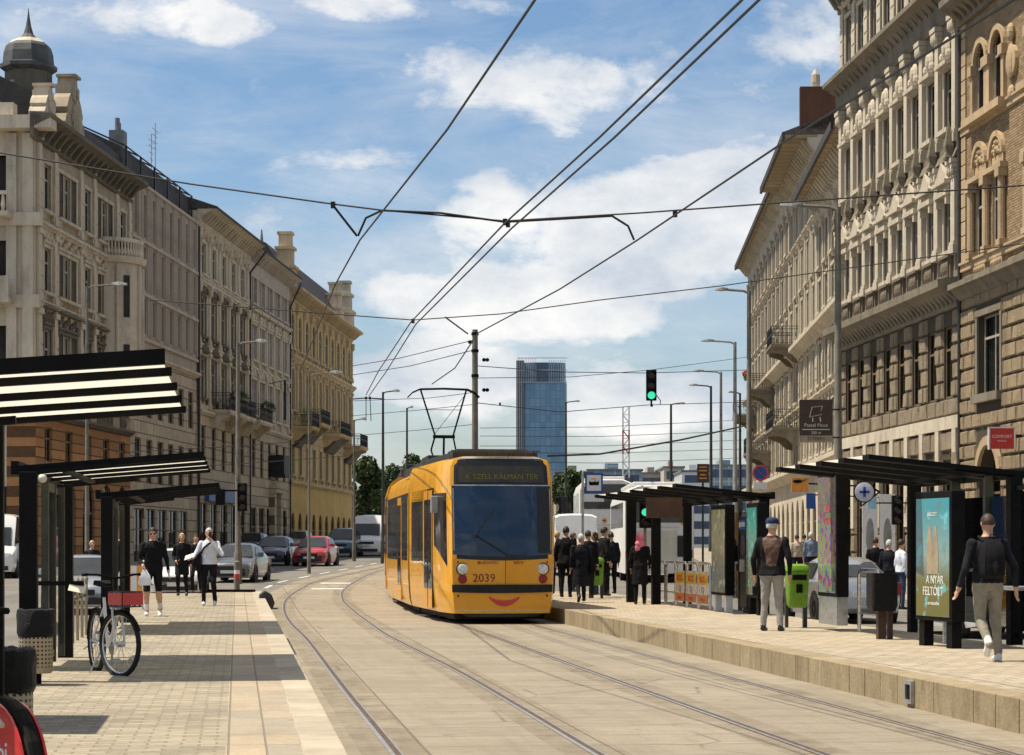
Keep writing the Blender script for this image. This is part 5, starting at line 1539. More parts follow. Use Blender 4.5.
    for sx in (-1, 1):
        g = MB(); g.hexa([(sx * hw * .55, -.02, hz - .18), (sx * (hw + .05), .16, hz - .16), (sx * (hw - .02), .4, hz - .14), (sx * hw * .5, .3, hz - .18)],
                         [(sx * hw * .5, .04, hz - .03), (sx * (hw + .035), .22, hz + .03), (sx * (hw - .0), .5, hz + .05), (sx * hw * .5, .4, hz - .0)])
        g.build('headlight', M['lampglass'], t, loc=(0, c0, 0), bevel=.015)
        g = MB(); g.box(sx * (K['st'][-2][1] - .24), sx * (K['st'][-2][1] + .02), L - .12, L + .01, hz - .05, hz + .22); g.build('tail_light', M['taillamp'], t, loc=(0, c0, 0), bevel=.02)
        g = MB(); zb_, wb_ = belt(a + .3); g.box(sx * wb_ * .92, sx * (wb_ + .17), a + .28, a + .42, zb_ + .02, zb_ + .18); g.build('wing_mirror', pm if kind != 'van' else M['carblack'], t, loc=(0, c0, 0), bevel=.03)
    g = MB(); g.box(-hw * .55, hw * .55, -.03, .1, hz - .2, hz - .06); g.box(-hw * .8, hw * .8, -.035, .1, K['st'][1][3] + .05, K['st'][1][3] + .22); g.build('grille', M['carblack'], t, loc=(0, c0, 0), bevel=.02)
    g = MB(); g.box(-.27, .27, -.055, -.03, hz - .33, hz - .22); g.build('number_plate', M['plate'], t, loc=(0, c0, 0))
    if rear:
        g = MB(); g.box(-.27, .27, L, L + .03, hz - .1, hz + .02); g.build('number_plate', M['plate'], t, loc=(0, c0, 0))
    for y in K['wb']:
        for sx in (-1, 1):
            w = MB(); r = K['wr']
            w.lathe([(r * .62, -.1), (r * .93, -.11), (r, -.07), (r, .07), (r * .93, .11), (r * .62, .1)], (0, 0, 0), 20, 0, ax='x')
            wo = w.build('wheel', M['rubber'], t, smooth=True, loc=(sx * (K['st'][3][1] - .09), y + c0, r))
            w = MB(); w.lathe([(r * .64, -.06), (r * .64, .085), (r * .5, .07), (.06, .1), (.01, .1)], (0, 0, 0), 20, 0, ax='x'); w.build('rim', M['galv'], wo, smooth=True, rz=0 if sx > 0 else PI)
            g = MB(); g.lathe([(r + .07, -.1), (r + .07, .085)], (0, 0, 0), 20, 0, ax='x'); g.build('wheel_arch', M['carblack'], t, loc=(sx * (K['st'][3][1] - .075), y + c0, r + .01))
    return t
for nm, c, me in (('red', (.38, .012, .02), .0), ('black', (.012, .014, .02), .2), ('silver', (.45, .46, .47), .6), ('blue', (.025, .06, .2), .2), ('white', (.75, .75, .73), 0), ('grey', (.12, .13, .14), .4), ('teal', (.03, .09, .12), .3), ('sand', (.3, .28, .22), .3)):
    M['paint_' + nm] = paint('paint_' + nm, c, me)
hd = .05
car('hatch', 309, 566.5, 'shiny red hatchback driving towards the tram stop', 'red', -.08, name='car')
car('sedan', 228, 583, 'dark grey saloon partly behind the man in the pale shirt', 'grey', -.06, name='car')
car('hatch', 269, 566, 'dark blue-black hatchback left of the red car', 'black', -.06, name='car')
car('hatch', 247, 557, 'blue hatchback half hidden behind the dark hatchback', 'blue', -.06, name='car')
car('van', 365.5, 556.5, 'white delivery van with high roof beside the tram', 'white', -.05, name='van', cat='van')
car('suv', 339, 557.5, 'dark teal off-road car between the red car and the van', 'teal', -.06, name='car')
car('hatch', 294, 553, 'pale car right behind the dark hatchback with blue screen', 'silver', -.06, name='car')
car('suv', 317, 549, 'dark blue car with high windscreen above the red car roof', 'blue', -.06, name='car')
car('hatch', 336, 546, 'grey car far back in the queue above the teal off-road car', 'grey', -.06, name='car')
car('hatch', 349, 544, 'small pale car farthest back beside the van roof', 'sand', -.06, name='car')
car('hatch', 0, 0, 'white car parked behind the man in black shorts', 'white', .12, name='car', pos=(-10.0, 66, gz(66)))
car('sedan', 0, 0, 'light blue-grey saloon seen through the second left shelter', 'silver', .12, name='car', pos=(-10.9, 56, gz(56)))
car('van', 0, 0, 'white van at the far left edge behind the nearest shelter', 'white', .12, name='van', cat='van', pos=(-20.6, 88, gz(88)))
# right carriageway: cars seen through the near shelter, coach and bus behind the far shelter
car('hatch', 0, 0, 'white hatchback behind the walking man with the backpack', 'white', PI + .12, name='car', pos=(8.9, 42, 0), rear=True)
car('sedan', 0, 0, 'silver saloon with red tail lights behind the right ad panel', 'silver', PI + .12, name='car', pos=(7.4, 50, 0), rear=True)
car('van', 0, 0, 'white van behind the waiting group right of the tram', 'white', PI, name='van', cat='van', pos=(2.6, 92, gz(92)), rear=True)
# coach: rear end towards the viewer
def coach(X, Y, W, H, L, rz, label, name, screen=True, front=False):
    t = thing(name, label, 'coach' if not front else 'bus', (X, Y, gz(Y)), rz)
    s = MB(); w = W / 2
    prof = [(-w, .35), (-w, H - .5), (-w + .12, H - .15), (-w + .5, H), (w - .5, H), (w - .12, H - .15), (w, H - .5), (w, .35)]
    s.loft([[(x * .97, .0, z * .99) for x, z in prof], [(x, .12, z) for x, z in prof], [(x, L, z) for x, z in prof]])
    s.build('body', M['white'], t, smooth=True)
    s = MB(); s.prism([(-w + .16, H - 1.35), (w - .5, H - 1.35), (w - .16, H - 1.05), (w - .16, H - .42), (w - .42, H - .22), (-w + .42, H - .22), (-w + .16, H - .42)], 'y', -.03, .1); s.build('rear_window' if not front else 'windscreen', M['sideglass'], t)
    for sx in (-1, 1):
        s = MB(); s.box(sx * (w - .02), sx * (w + .012), .8, L - .6, H - 1.5, H - .6); s.build('side_window', M['sideglass'], t)
        s = MB(); s.lathe([(.48, -.14), (.48, .14)], (sx * (w - .16), L * .3, .48), 18, 0, ax='x'); s.lathe([(.48, -.14), (.48, .14)], (sx * (w - .16), L * .8, .48), 18, 0, ax='x'); s.build('wheel', M['rubber'], t)
        s = MB(); s.box(sx * (w - .28), sx * (w - .06), -.03, .05, .9, 1.2); s.build('tail_light' if not front else 'headlight', M['taillamp'] if not front else M['lampglass'], t, bevel=.02)
    if not front:
        s = MB(); s.box(-w + .25, w - .55, -.02, .03, 2.0, 2.05); s.box(-w + .3, w - .6, -.015, .03, .75, 1.9); s.build('engine_cover', M['cream'], t)
        s = MB(); s.box(w - .62, w - .16, -.05, .03, .95, 1.72); s.build('vent_grille', M['carblack'], t, bevel=.04)
        s = MB()
        for x in (-.1, w - .4): s.lathe([(.11, .01), (.11, -.02)], (x, 0, 2.22), 16, 0, ax='y')
        s.build('speed_badge', M['orange'], t)
        s = MB()
        for x in (-.1, w - .4): s.box(x - .07, x + .07, -.03, -.02, 2.2, 2.24)
        s.build('badge_mark', M['carblack'], t)
    s = MB(); s.box(-w * .7, w * .7, 1, L - 1, H, H + .16); s.build('roof_unit', M['white'], t, bevel=.04)
    return t
coach(5.35, 80, 2.55, 3.55, 11, .0, 'white coach seen from behind through the far shelter', 'coach')
coach(4.3, 100, 2.5, 4.1, 9, .0, 'tall white bus with rounded roof ahead of the coach', 'bus')
# ================================================================== street furniture
def milk():
    t = NT('milky_roof_panel')
    tr = t.node('ShaderNodeBsdfTranslucent', {0: (.55, .535, .47, 1)}); df = t.node('ShaderNodeBsdfDiffuse', {0: (.6, .58, .5, 1)})
    mx = t.node('ShaderNodeMixShader', {0: .22, 1: tr.outputs[0], 2: df.outputs[0]})
    t.l.new(mx.outputs[0], t.n['Material Output'].inputs[0]); return t.mat
M['milk'] = milk()
def frame_mat(m, x, Y, z=PZ):            # street-aligned frame: local x across, y along, at world distance Y
    return m @ Matrix.Translation((x, yl(m, Y), z))
def shelter(m, sgn, xback, Y0, Y1, zb, zf, label, nb, posts, span=1.9, solid_bands=False):
    """sgn +1: roof rises towards +x (left platform); -1 mirrored (right platform)."""
    t = thing('tram_shelter', label, 'tram shelter', group='tram shelters on the platforms'); t.matrix_world = frame_mat(m, xback, Y0)
    L = Y1 - Y0
    X = lambda a: sgn * a
    zr = lambda a: zb + (zf - zb) * (a / span)
    n = nb
    s = MB()
    for i in range(n):
        y = L * i / (n - 1)
        w = .06 if sgn > 0 else .32; hb = (.05 if i == 0 else .022) if sgn > 0 else .05
        s.hexa([(X(-.12), y, zr(-.12) - hb), (X(span), y, zr(span) - hb), (X(span), y + w, zr(span) - hb), (X(-.12), y + w, zr(-.12) - hb)],
               [(X(-.12), y, zr(-.12) + .02), (X(span), y, zr(span) + .02), (X(span), y + w, zr(span) + .02), (X(-.12), y + w, zr(-.12) + .02)])
    s.bar((X(-.12), 0, zr(-.12)), (X(-.12), L + .1, zr(-.12)), .08, .14); s.bar((X(.35), 0, zr(.35) - .045), (X(.35), L + .1, zr(.35) - .045), .08, .04)
    s.build('roof_beams', M['black'], t)
    for i in range(n - 1):
        s = MB(); y0 = L * i / (n - 1) + .05; y1 = L * (i + 1) / (n - 1) - .01
        s.quad((X(-.1), y0, zr(-.1) + .012), (X(span - .03), y0, zr(span) + .012), (X(span - .03), y1, zr(span) + .016), (X(-.1), y1, zr(-.1) + .016))
        s.build('roof_panel', M['milk'], t)
    for y in posts:
        s = MB(); s.box(X(-.07), X(.11), y - .1, y + .1, 0, zr(0) - .05); s.build('post', M['black'], t, bevel=.01)
        s = MB(); s.bar((X(0.0), y, zr(0) - .06), (X(.9), y, zr(.9) - .05), .08, .05); s.build('bracket', M['black'], t)
    return t, X, L, zr
# left platform
t, X, L, zr = shelter(ML, 1, -2.95, 10.2, 14.4, 2.14, 2.28, 'nearest left shelter with black beams and bright milky roof strips', 5, [.3, 3.4])
s = MB(); s.box(X(-.03), X(-.015), .5, 3.2, .3, 1.95); s.build('back_glass', M['dimglass'], t)
s = MB(); s.box(X(.70), X(.80), 3.62, 3.72, 0, zr(.75) - .03); s.build('post', M['black'], t)
s = MB(); s.box(X(.14), X(.5), 4.02, 4.04, .35, 1.9); s.build('side_glass', M['glass'], t)
t, X, L, zr = shelter(ML, 1, -2.86, 22.9, 28.3, 2.2, 2.35, 'second left shelter with a litter bin hung on its black post', 5, [.0, 4.9], 1.8)
s = MB()
s.box(X(-.02), X(.06), 1.9, 1.98, .05, 2.1); s.box(X(-.02), X(.06), 2.9, 2.98, .05, 2.1); s.box(X(-.01), X(.05), 1.98, 2.9, .12, .2); s.box(X(-.01), X(.05), 1.98, 2.9, 2.0, 2.1)
s.build('glazing_frame', M['olive'], t)
s = MB(); s.box(X(-.02), X(.06), 4.2, 4.26, .05, 2.1); s.build('glazing_post', M['olive'], t)
s = MB(); s.box(X(.01), X(.022), 1.98, 2.9, .2, 2.0); s.box(X(.01), X(.022), 3.0, 4.2, .2, 2.0); s.build('back_glass', M['dimglass'], t)
s = MB(); s.ell((X(.16), -.06, 2.08), .05, .06, .045, 12, 8); s.build('lamp', M['cream'], t, smooth=True)
s = MB(); s.box(X(-.25), X(.45), 1.86, 1.9, .95, 1.0); s.build('cross_rail', M['black'], t)
s = MB(); s.hexa([(X(.28), 1.78, .9), (X(.46), 1.78, .86), (X(.46), 1.8, .86), (X(.28), 1.8, .9)], [(X(.3), 1.9, 1.0), (X(.48), 1.9, .96), (X(.48), 1.92, .96), (X(.3), 1.92, 1.0)]); s.build('notice_board', M['cream'], t)
t, X, L, zr = shelter(ML, 1, -2.75, 34.6, 40.6, 2.2, 2.36, 'third left shelter behind the parked bicycle', 5, [.0, 5.5], 1.75)
s = MB(); s.box(X(-.02), X(.06), 2.4, 2.48, .05, 2.1); s.box(X(-.02), X(.06), 4.4, 4.46, .05, 2.1); s.box(X(-.01), X(.05), 2.48, 4.4, .12, .2); s.build('glazing_frame', M['olive'], t)
s = MB(); s.box(X(.01), X(.022), .15, 4.4, .3, 2.0); s.build('back_glass', M['dimglass'], t)
# panel whose shadow falls on the paving at the left edge
t = thing('ad_panel', 'black framed advertising panel at the left edge, seen by its shadow', 'ad panel'); t.matrix_world = frame_mat(ML, -2.98, 16.7)
s = MB(); s.box(-.08, .08, 0, 1.8, .4, 2.5); s.box(-.05, .05, .3, .5, 0, .4); s.box(-.05, .05, 1.3, 1.5, 0, .4); s.build('panel_case', M['black'], t, bevel=.02)
s = MB(); s.box(.081, .086, .12, 1.68, .6, 2.35); s.build('poster', M['cream'], t)
# right platform
t, X, L, zr = shelter(MR, -1, 3.78, 30.3, 35.3, 2.42, 2.64, 'near right shelter with striped louvred roof above the teal poster', 5, [.1, 4.7, -4.6], 2.15)
s = MB(); s.box(X(-.06), X(.06), 1.2, 1.3, 0, 2.4); s.build('olive_post', M['olive'], t)
s = MB(); s.box(X(-.06), X(.06), 2.7, 2.8, 0, 2.4); s.build('olive_post', M['olive'], t)
s = MB(); s.box(X(-.01), X(.005), .2, 1.2, .25, 2.1); s.box(X(-.01), X(.005), 1.3, 2.7, .25, 2.1); s.box(X(-.01), X(.005), 2.8, 4.6, .25, 2.1); s.build('back_glass', M['glass'], t)
s = MB(); s.box(X(.02), X(.36), -.9, .75, .78, .83); s.build('leaning_rail', M['grey'], t)
for yy in (-5.9, -4.5, -3.0, -1.45):
    s = MB(); s.box(X(-.012), X(.003), yy + .06, yy + 1.34, .2, 2.15); s.build('front_glass', M['glass'], t)
s = MB(); s.bar((X(0), -6, 2.2), (X(0), 0, 2.2), .06); s.bar((X(0), -6, .14), (X(0), 0, .14), .05); s.bar((X(0), -1.5, .14), (X(0), -1.5, 2.2), .05); s.build('glass_rails', M['black'], t)
def poster_mat(name, top, mid, bot, seed):
    t = NT(name)
    sp = t.node('ShaderNodeSeparateXYZ', {0: t.tc}); z = sp.outputs[2]
    c = t.mix(t.ramp(z, .9, 1.25), bot, mid); c = t.mix(t.ramp(z, 1.2, 1.9), c, top)
    n = t.noise(6.5 + seed, 5, .6)
    c = t.mix(t.ramp(n, .5, .66, 0, .55), c, tuple(x * .35 + .03 for x in mid))
    c = t.mix(t.ramp(t.noise(3.2 + seed, 3, .5), .58, .63, 0, .6), c, tuple(min(1, x * 1.8 + .1) for x in top))
    if seed == 2:
        nc = t.node('ShaderNodeTexNoise', {'Vector': t.tc, 'Scale': 7.0, 'Detail': 3, 'Roughness': .6}).outputs['Color']
        hs = t.node('ShaderNodeHueSaturation', {'Saturation': 3.0, 'Value': .6, 'Color': nc}).outputs[0]
        c = t.mix(t.ramp(z, 1.5, 2.1, .75, .25), c, hs)
    return t.done(c, .15, 0, .5)
def citylight(m, x, Y, rz, w, h, z0, pm, label, base=None, name='ad_panel', texts=(), foot=M['black'], frame=.06):
    t = thing(name, label, 'ad panel', group='advertising panels on the platforms'); t.matrix_world = frame_mat(m, x, Y) @ Matrix.Rotation(rz, 4, 'Z')
    s = MB(); s.box(-w / 2 - frame, w / 2 + frame, -.0, .2, z0 - frame, z0 + h + frame * 1.6); s.build('case', M['black'], t, bevel=.015)
    s = MB(); s.box(-w / 2, w / 2, -.012, .0, z0, z0 + h); p = s.build('poster', pm, t)
    s = MB()
    if base: s.box(-w / 2 - .02, w / 2 + .02, .01, .19, .1, z0 - frame - .002)
    else:
        s.box(-w / 2, -w / 2 + .18, .03, .17, 0, z0 - frame - .002); s.build('foot', foot, t); s = MB(); s.box(w / 2 - .18, w / 2, .03, .17, 0, z0 - frame - .002)
    s.build('foot' if not base else 'plinth', base or foot, t)
    for txt, sz, x_, z_, mt in texts: lettering(txt, sz, M[mt], p, (x_, -.015, z_), depth=.002)
    return t
M['poster_teal'] = poster_mat('poster_meadow', (.03, .26, .32), (.22, .34, .33), (.14, .13, .03), 0)
M['poster_mixed'] = poster_mat('poster_crowd', (.16, .15, .13), (.3, .2, .17), (.14, .1, .1), 2)
M['poster_pale'] = poster_mat('poster_pale_yellow', (.4, .42, .28), (.45, .42, .28), (.25, .3, .28), 1)
M['poster_mint'] = poster_mat('poster_mint', (.05, .28, .25), (.15, .26, .22), (.16, .17, .12), 3)
t = citylight(MR, 2.42, 29.9, -1.47, 1.1, 1.62, .42, M['poster_teal'], 'backlit poster of a meadow under teal sky with white lettering', texts=(('A NYÁR', .16, .08, .92, 'white'), ('FELTÖLT', .17, .02, .76, 'white'), ('a természetben', .07, .02, .6, 'white'), ('LÉLEGZET', .07, 0, 1.82, 'white')))
s = MB()
for x_, c in ((-.09, 0), (.1, 0)):
    s.prism([(x_ - .09, 1.0), (x_ + .09, 1.0), (x_ + .11, 1.3), (x_ + .07, 1.5), (x_ + .03, 1.66), (x_ - .03, 1.66), (x_ - .07, 1.5), (x_ - .1, 1.3)], 'y', -.017, -.0125)
s.build('printed_figures', M['tan'], [c for c in t.children if c.name.startswith('poster')][0])
citylight(MR, 2.55, 35.8, -1.6, 1.2, 1.9, .62, M['poster_mixed'], 'crowded colourful poster on a silver plinth beside the near right shelter', base=M['galv'], texts=(('LELKI', .15, .1, 1.98, 'flower'), ('FRÖCCS', .13, .1, 1.8, 'flower')))
t, X, L, zr = shelter(MR, -1, 3.62, 44.2, 54.0, 2.42, 2.62, 'far right shelter with dark roof behind the girl in the pink headscarf', 7, [.2, 7.9], 1.9)
s = MB(); s.box(X(-.02), X(.06), 2.3, 2.4, 0, 2.4); s.build('olive_post', M['olive'], t)
s = MB(); s.box(X(1.0), X(1.22), 9.3, 9.5, 0, 2.5); s.build('post', M['black'], t)
s = MB(); s.box(X(.76), X(.96), 7.4, 7.6, 0, 2.5); s.build('post', M['black'], t)
s = MB(); s.box(X(.9), X(1.7), 4.2, 4.3, 2.0, 2.45); s.build('display_board', M['brown'], t)
s = MB(); s.box(X(.02), X(.03), 2.4, 3.4, .25, 2.1); s.box(X(.02), X(.03), .3, 2.3, .25, 2.1); s.build('back_glass', M['glass'], t)
citylight(MR, 3.05, 46.2, -1.54, 1.1, 1.75, .4, M['poster_pale'], 'tall pale yellow poster panel under the far right shelter', foot=M['white'])
citylight(MR, 3.2, 43.8, -1.58, .9, 1.75, .4, M['poster_mint'], 'narrow mint green notice panel behind the man in the cap', foot=M['black'])
t = thing('ticket_machine', 'black ticket machine with a small screen between the two posters', 'ticket machine'); t.matrix_world = frame_mat(MR, 3.3, 45.0) @ Matrix.Rotation(-1.5, 4, 'Z')
s = MB(); s.box(-.24, .24, 0, .3, .1, 2.0); s.box(-.2, .2, .05, .25, 0, .1); s.build('case', M['plastic'], t, bevel=.03)
s = MB(); s.box(-.17, .17, -.02, .0, 1.2, 1.6); s.build('screen', M['windscreen'], t); s = MB(); s.box(-.15, .15, -.03, 0, .85, 1.1); s.build('keypad', M['galv'], t)
sg = MB().box(-.21, .21, -.015, 0, 1.72, 1.92).build('header', M['blue'], t); lettering('JEGYEK', .13, M['white'], sg, (0, -.02, 1.82))

# litter bins
def perforated(name='perforated_tan'):
    t = NT(name)
    sp = t.node('ShaderNodeSeparateXYZ', {0: t.tc})
    ang = t.math('ARCTAN2', sp.outputs[1], sp.outputs[0])
    u = t.math('MULTIPLY', ang, .17); v = t.node('ShaderNodeCombineXYZ', {0: t.math('MULTIPLY', u, 24), 1: t.math('MULTIPLY', sp.outputs[2], 24), 2: 0.0}).outputs[0]
    fr = t.node('ShaderNodeVectorMath', {0: v}, operation='FRACTION').outputs[0]
    d = t.node('ShaderNodeVectorMath', {0: fr, 1: (.5, .5, 0)}, operation='DISTANCE').outputs['Value']
    hole = t.math('LESS_THAN', d, .27)
    zone = t.math('MULTIPLY', t.math('GREATER_THAN', sp.outputs[2], .06), t.math('LESS_THAN', sp.outputs[2], .40))
    c = t.mix(t.math('MULTIPLY', hole, zone), (.36, .29, .19), (.02, .017, .013))
    return t.done(c, .55, 0, .4)
M['perf'] = perforated()
def bag_bin(m, x, Y, z, label, k=1.0):
    t = thing('litter_bin', label, 'litter bin', group='bag lined litter bins on the left platform'); t.matrix_world = frame_mat(m, x, Y, PZ + z)
    s = MB(); s.lathe([(.155 * k, 0), (.17 * k, .02), (.17 * k, .46), (.15 * k, .46), (.15 * k, .03)], (0, 0, 0), 24); s.build('basket', M['perf'], t, smooth=True)
    rnd = random.Random(int(Y * 10)); prof = [(.172, .36), (.19, .40), (.186, .5), (.192, .57), (.185, .63), (.16, .645), (.15, .55), (.12, .5)]
    s = MB(); n = 28; vs = []; fs = []
    for r_, z_ in prof:
        for q in range(n):
            a = 2 * PI * q / n; w = 1 + .05 * mnoise.noise(Vector((math.cos(a) * 4, math.sin(a) * 4, z_ * 9))); vs.append((k * r_ * w * math.cos(a), k * r_ * w * math.sin(a), z_ + .015 * mnoise.noise(Vector((math.cos(a) * 3, math.sin(a) * 3, 5)))))
    for j in range(len(prof) - 1):
        for q in range(n): fs.append((j * n + q, j * n + (q + 1) % n, (j + 1) * n + (q + 1) % n, (j + 1) * n + q))
    s.add(vs, fs); s.build('bin_liner', M['bag'], t, smooth=True)
    s = MB(); s.box(-.04, .04, .14, .2, -z, .5); s.build('stand', M['black'], t)
    return t
bag_bin(ML, -2.72, 22.35, .12, 'tan perforated bin with black liner on the second left shelter post')
bag_bin(ML, -2.2, 14.3, .1, 'perforated bin with black liner at the left frame edge behind the red bicycle', 1.1)
def green_bin(x, Y, label, rz=0.0):
    t = thing('litter_bin', label, 'litter bin', group='green plastic litter bins'); t.matrix_world = frame_mat(MR, x, Y) @ Matrix.Diagonal((.86, .86, .9, 1))
    s = MB(); s.loft([rr(.15, .13, .38, 4, .06), rr(.19, .16, .44, 4, .08), rr(.22, .2, 1.0, 4, .09), rr(.215, .2, 1.06, 4, .09)]); s.build('bucket', M['green'], t, smooth=True)
    s = MB(); s.loft([rr(.235, .215, 1.065, 4, .09), rr(.235, .215, 1.1, 4, .09), rr(.2, .18, 1.17, 4, .08), rr(.1, .1, 1.2, 4, .05)]); s.build('lid', M['green'], t, smooth=True)
    s = MB(); s.box(-.14, .14, -.205, -.19, .9, 1.0); s.box(-.06, .06, -.21, -.19, .66, .82); s.build('label_plate', M['black'], t)
    s = MB(); s.box(.16, .24, .12, .2, 0, 1.1); s.box(-.2, -.14, .12, .2, 0, .7); s.build('post', M['darkgrey'], t)
green_bin(2.33, 36.9, 'lime green bin beside the man in the navy cap')
green_bin(2.3, 57.5, 'lime green bin behind the pink headscarf girl near the group')
t = thing('litter_bin', 'black square bin on a post in front of the steel hoop barrier', 'litter bin'); t.matrix_world = frame_mat(MR, 2.45, 32.4)
s = MB(); s.loft([rr(.17, .15, .42, 3, .03), rr(.2, .17, .5, 3, .04), rr(.2, .17, .98, 3, .04), rr(.17, .14, .98, 3, .03), rr(.17, .14, .7, 3, .03)]); s.build('bucket', M['bag'], t)
s = MB(); s.box(-.06, .06, -.02, .1, 0, .42); s.box(.1, .17, .0, .1, 0, .42); s.build('post', M['brown'], t)

# hoop barriers
def hoop(m, x, Y, label, L=1.15, panel=None, group='steel hoop barriers behind the right platform', h=1.0):
    t = thing('hoop_barrier', label, 'barrier', group=group); t.matrix_world = frame_mat(m, x, Y)
    r = .14
    P = [(0, 0, 0), (0, 0, h - r)] + [(0, r - r * math.cos(a), h - r + r * math.sin(a)) for a in (PI / 6, PI / 3, PI / 2)] + [(0, L - r + r * math.sin(a), h - r + r * math.cos(a)) for a in (0, PI / 6, PI / 3)] + [(0, L, h - r), (0, L, 0)]
    s = MB(); s.tube(P, .032, 8); s.build('hoop', M['steel'], t, smooth=True)
    s = MB(); s.bar((0, .03, .3), (0, L - .03, .3), .025); s.build('mid_rail', M['steel'], t)
    if panel:
        s = MB(); s.box(-.045, -.035, .06, L - .06, .12, .82); p = s.build('banner', M[panel], t)
        for k, (tx, z, sz, mt) in enumerate((('AKCIÓ', .64, .2, 'red'), ('1/2', .4, .22, 'blue'), ('KUPON', .19, .12, 'red'))):
            o = lettering(tx, sz, M[mt], p, (-.047, L / 2, z), rz=-PI / 2, depth=.002)
    return t
def banner():
    t = NT('banner_print'); sp = t.node('ShaderNodeSeparateXYZ', {0: t.tc}); z = sp.outputs[2]
    c = t.mix(t.ramp(z, .3, .32), (.55, .2, .06), (.7, .68, .6)); c = t.mix(t.ramp(z, .52, .54), c, (.72, .45, .05)); c = t.mix(t.ramp(z, .76, .78), c, (.6, .58, .5))
    c = t.mix(t.ramp(t.noise(14, 3), .52, .6, 0, .7), c, (.35, .06, .02))
    return t.done(c, .5)
M['banner'] = banner()
for i in range(5):
    hoop(MR, 3.05, 47.0 + 1.24 * i, ('steel hoop barrier with banner nearest the pale yellow poster', 'middle steel hoop barrier with red and yellow banner', 'third steel hoop barrier with banner beside the coach rear',
                                    'plain steel hoop barrier next to the banners', 'farthest plain steel hoop barrier by the black shelter post')[i], panel='banner' if i < 3 else None)
hoop(MR, 2.95, 31.0, 'steel hoop barrier just left of the teal meadow poster'); hoop(MR, 2.9, 34.0, 'steel hoop barrier behind the black square bin')
# post fence behind the left platform: one fence of bollards and a rail
t = thing('post_fence', 'brown post fence behind the second left shelter', 'fence'); t.matrix_world = frame_mat(ML, -3.05, 29.9)
for i in range(6):
    s = MB(); s.lathe([(.024, 0), (.024, .84), (.032, .85), (.032, .88), (.012, .92)], (0, .95 * i, 0), 10); s.build('post', M['tan'], t, smooth=True)
s = MB(); s.bar((0, 0, .62), (0, 4.75, .62), .012, .03); s.build('rail', M['darkgrey'], t)
# striped bollard at the end of the left platform
t = thing('striped_bollard', 'grey bollard with a red and white band at the end of the left platform', 'bollard', (at(237, 70), 70, gz(70)))
s = MB(); s.lathe([(.09, 0), (.09, .45)], (0, 0, 0), 12, 1); s.lathe([(.088, .45), (.088, .6)], (0, 0, 0), 12, 0); s.lathe([(.088, .6), (.088, .72)], (0, 0, 0), 12, 2); s.lathe([(.088, .72), (.088, .98), (.04, 1.02)], (0, 0, 0), 12, 1)
s.build('post', [M['red'], M['concrete_pole'], M['white']], t, smooth=True)
t = thing('striped_barrier', 'small orange and white striped barrier board behind the parked bicycle', 'barrier', (at(131, 48), 48, PZ), .1)
s = MB()
for i in range(6): s.box(-.36 + .12 * i, -.24 + .12 * i, 0, .03, .35, .95, i % 2)
s.build('board', [M['orange'], M['white']], t)
for q in (-.3, .3):
    s = MB(); s.box(q - .03, q + .03, .031, .07, 0, 1.0); s.box(q - .04, q + .04, -.2, .3, 0, .05); s.build('leg', M['galv'], t)
t = thing('buffer_post', 'dark kerb guard plate at the corner of the left platform end', 'kerb guard', (at(267, 58), 58, 0), HEAD)
s = MB(); s.prism([(-.25, 0), (.12, 0), (.2, .2), (.12, .42), (-.05, .52), (-.2, .42)], 'y', -.5, .5); s.build('plate', M['darkgrey'], t, bevel=.03)
s = MB(); s.bar((-.25, 7.4, .36), (-2.4, 8.0, .36), .08, .08); s.build('rail', M['black'], t)  # black bar standing in for the shadow line at the platform's end kerb

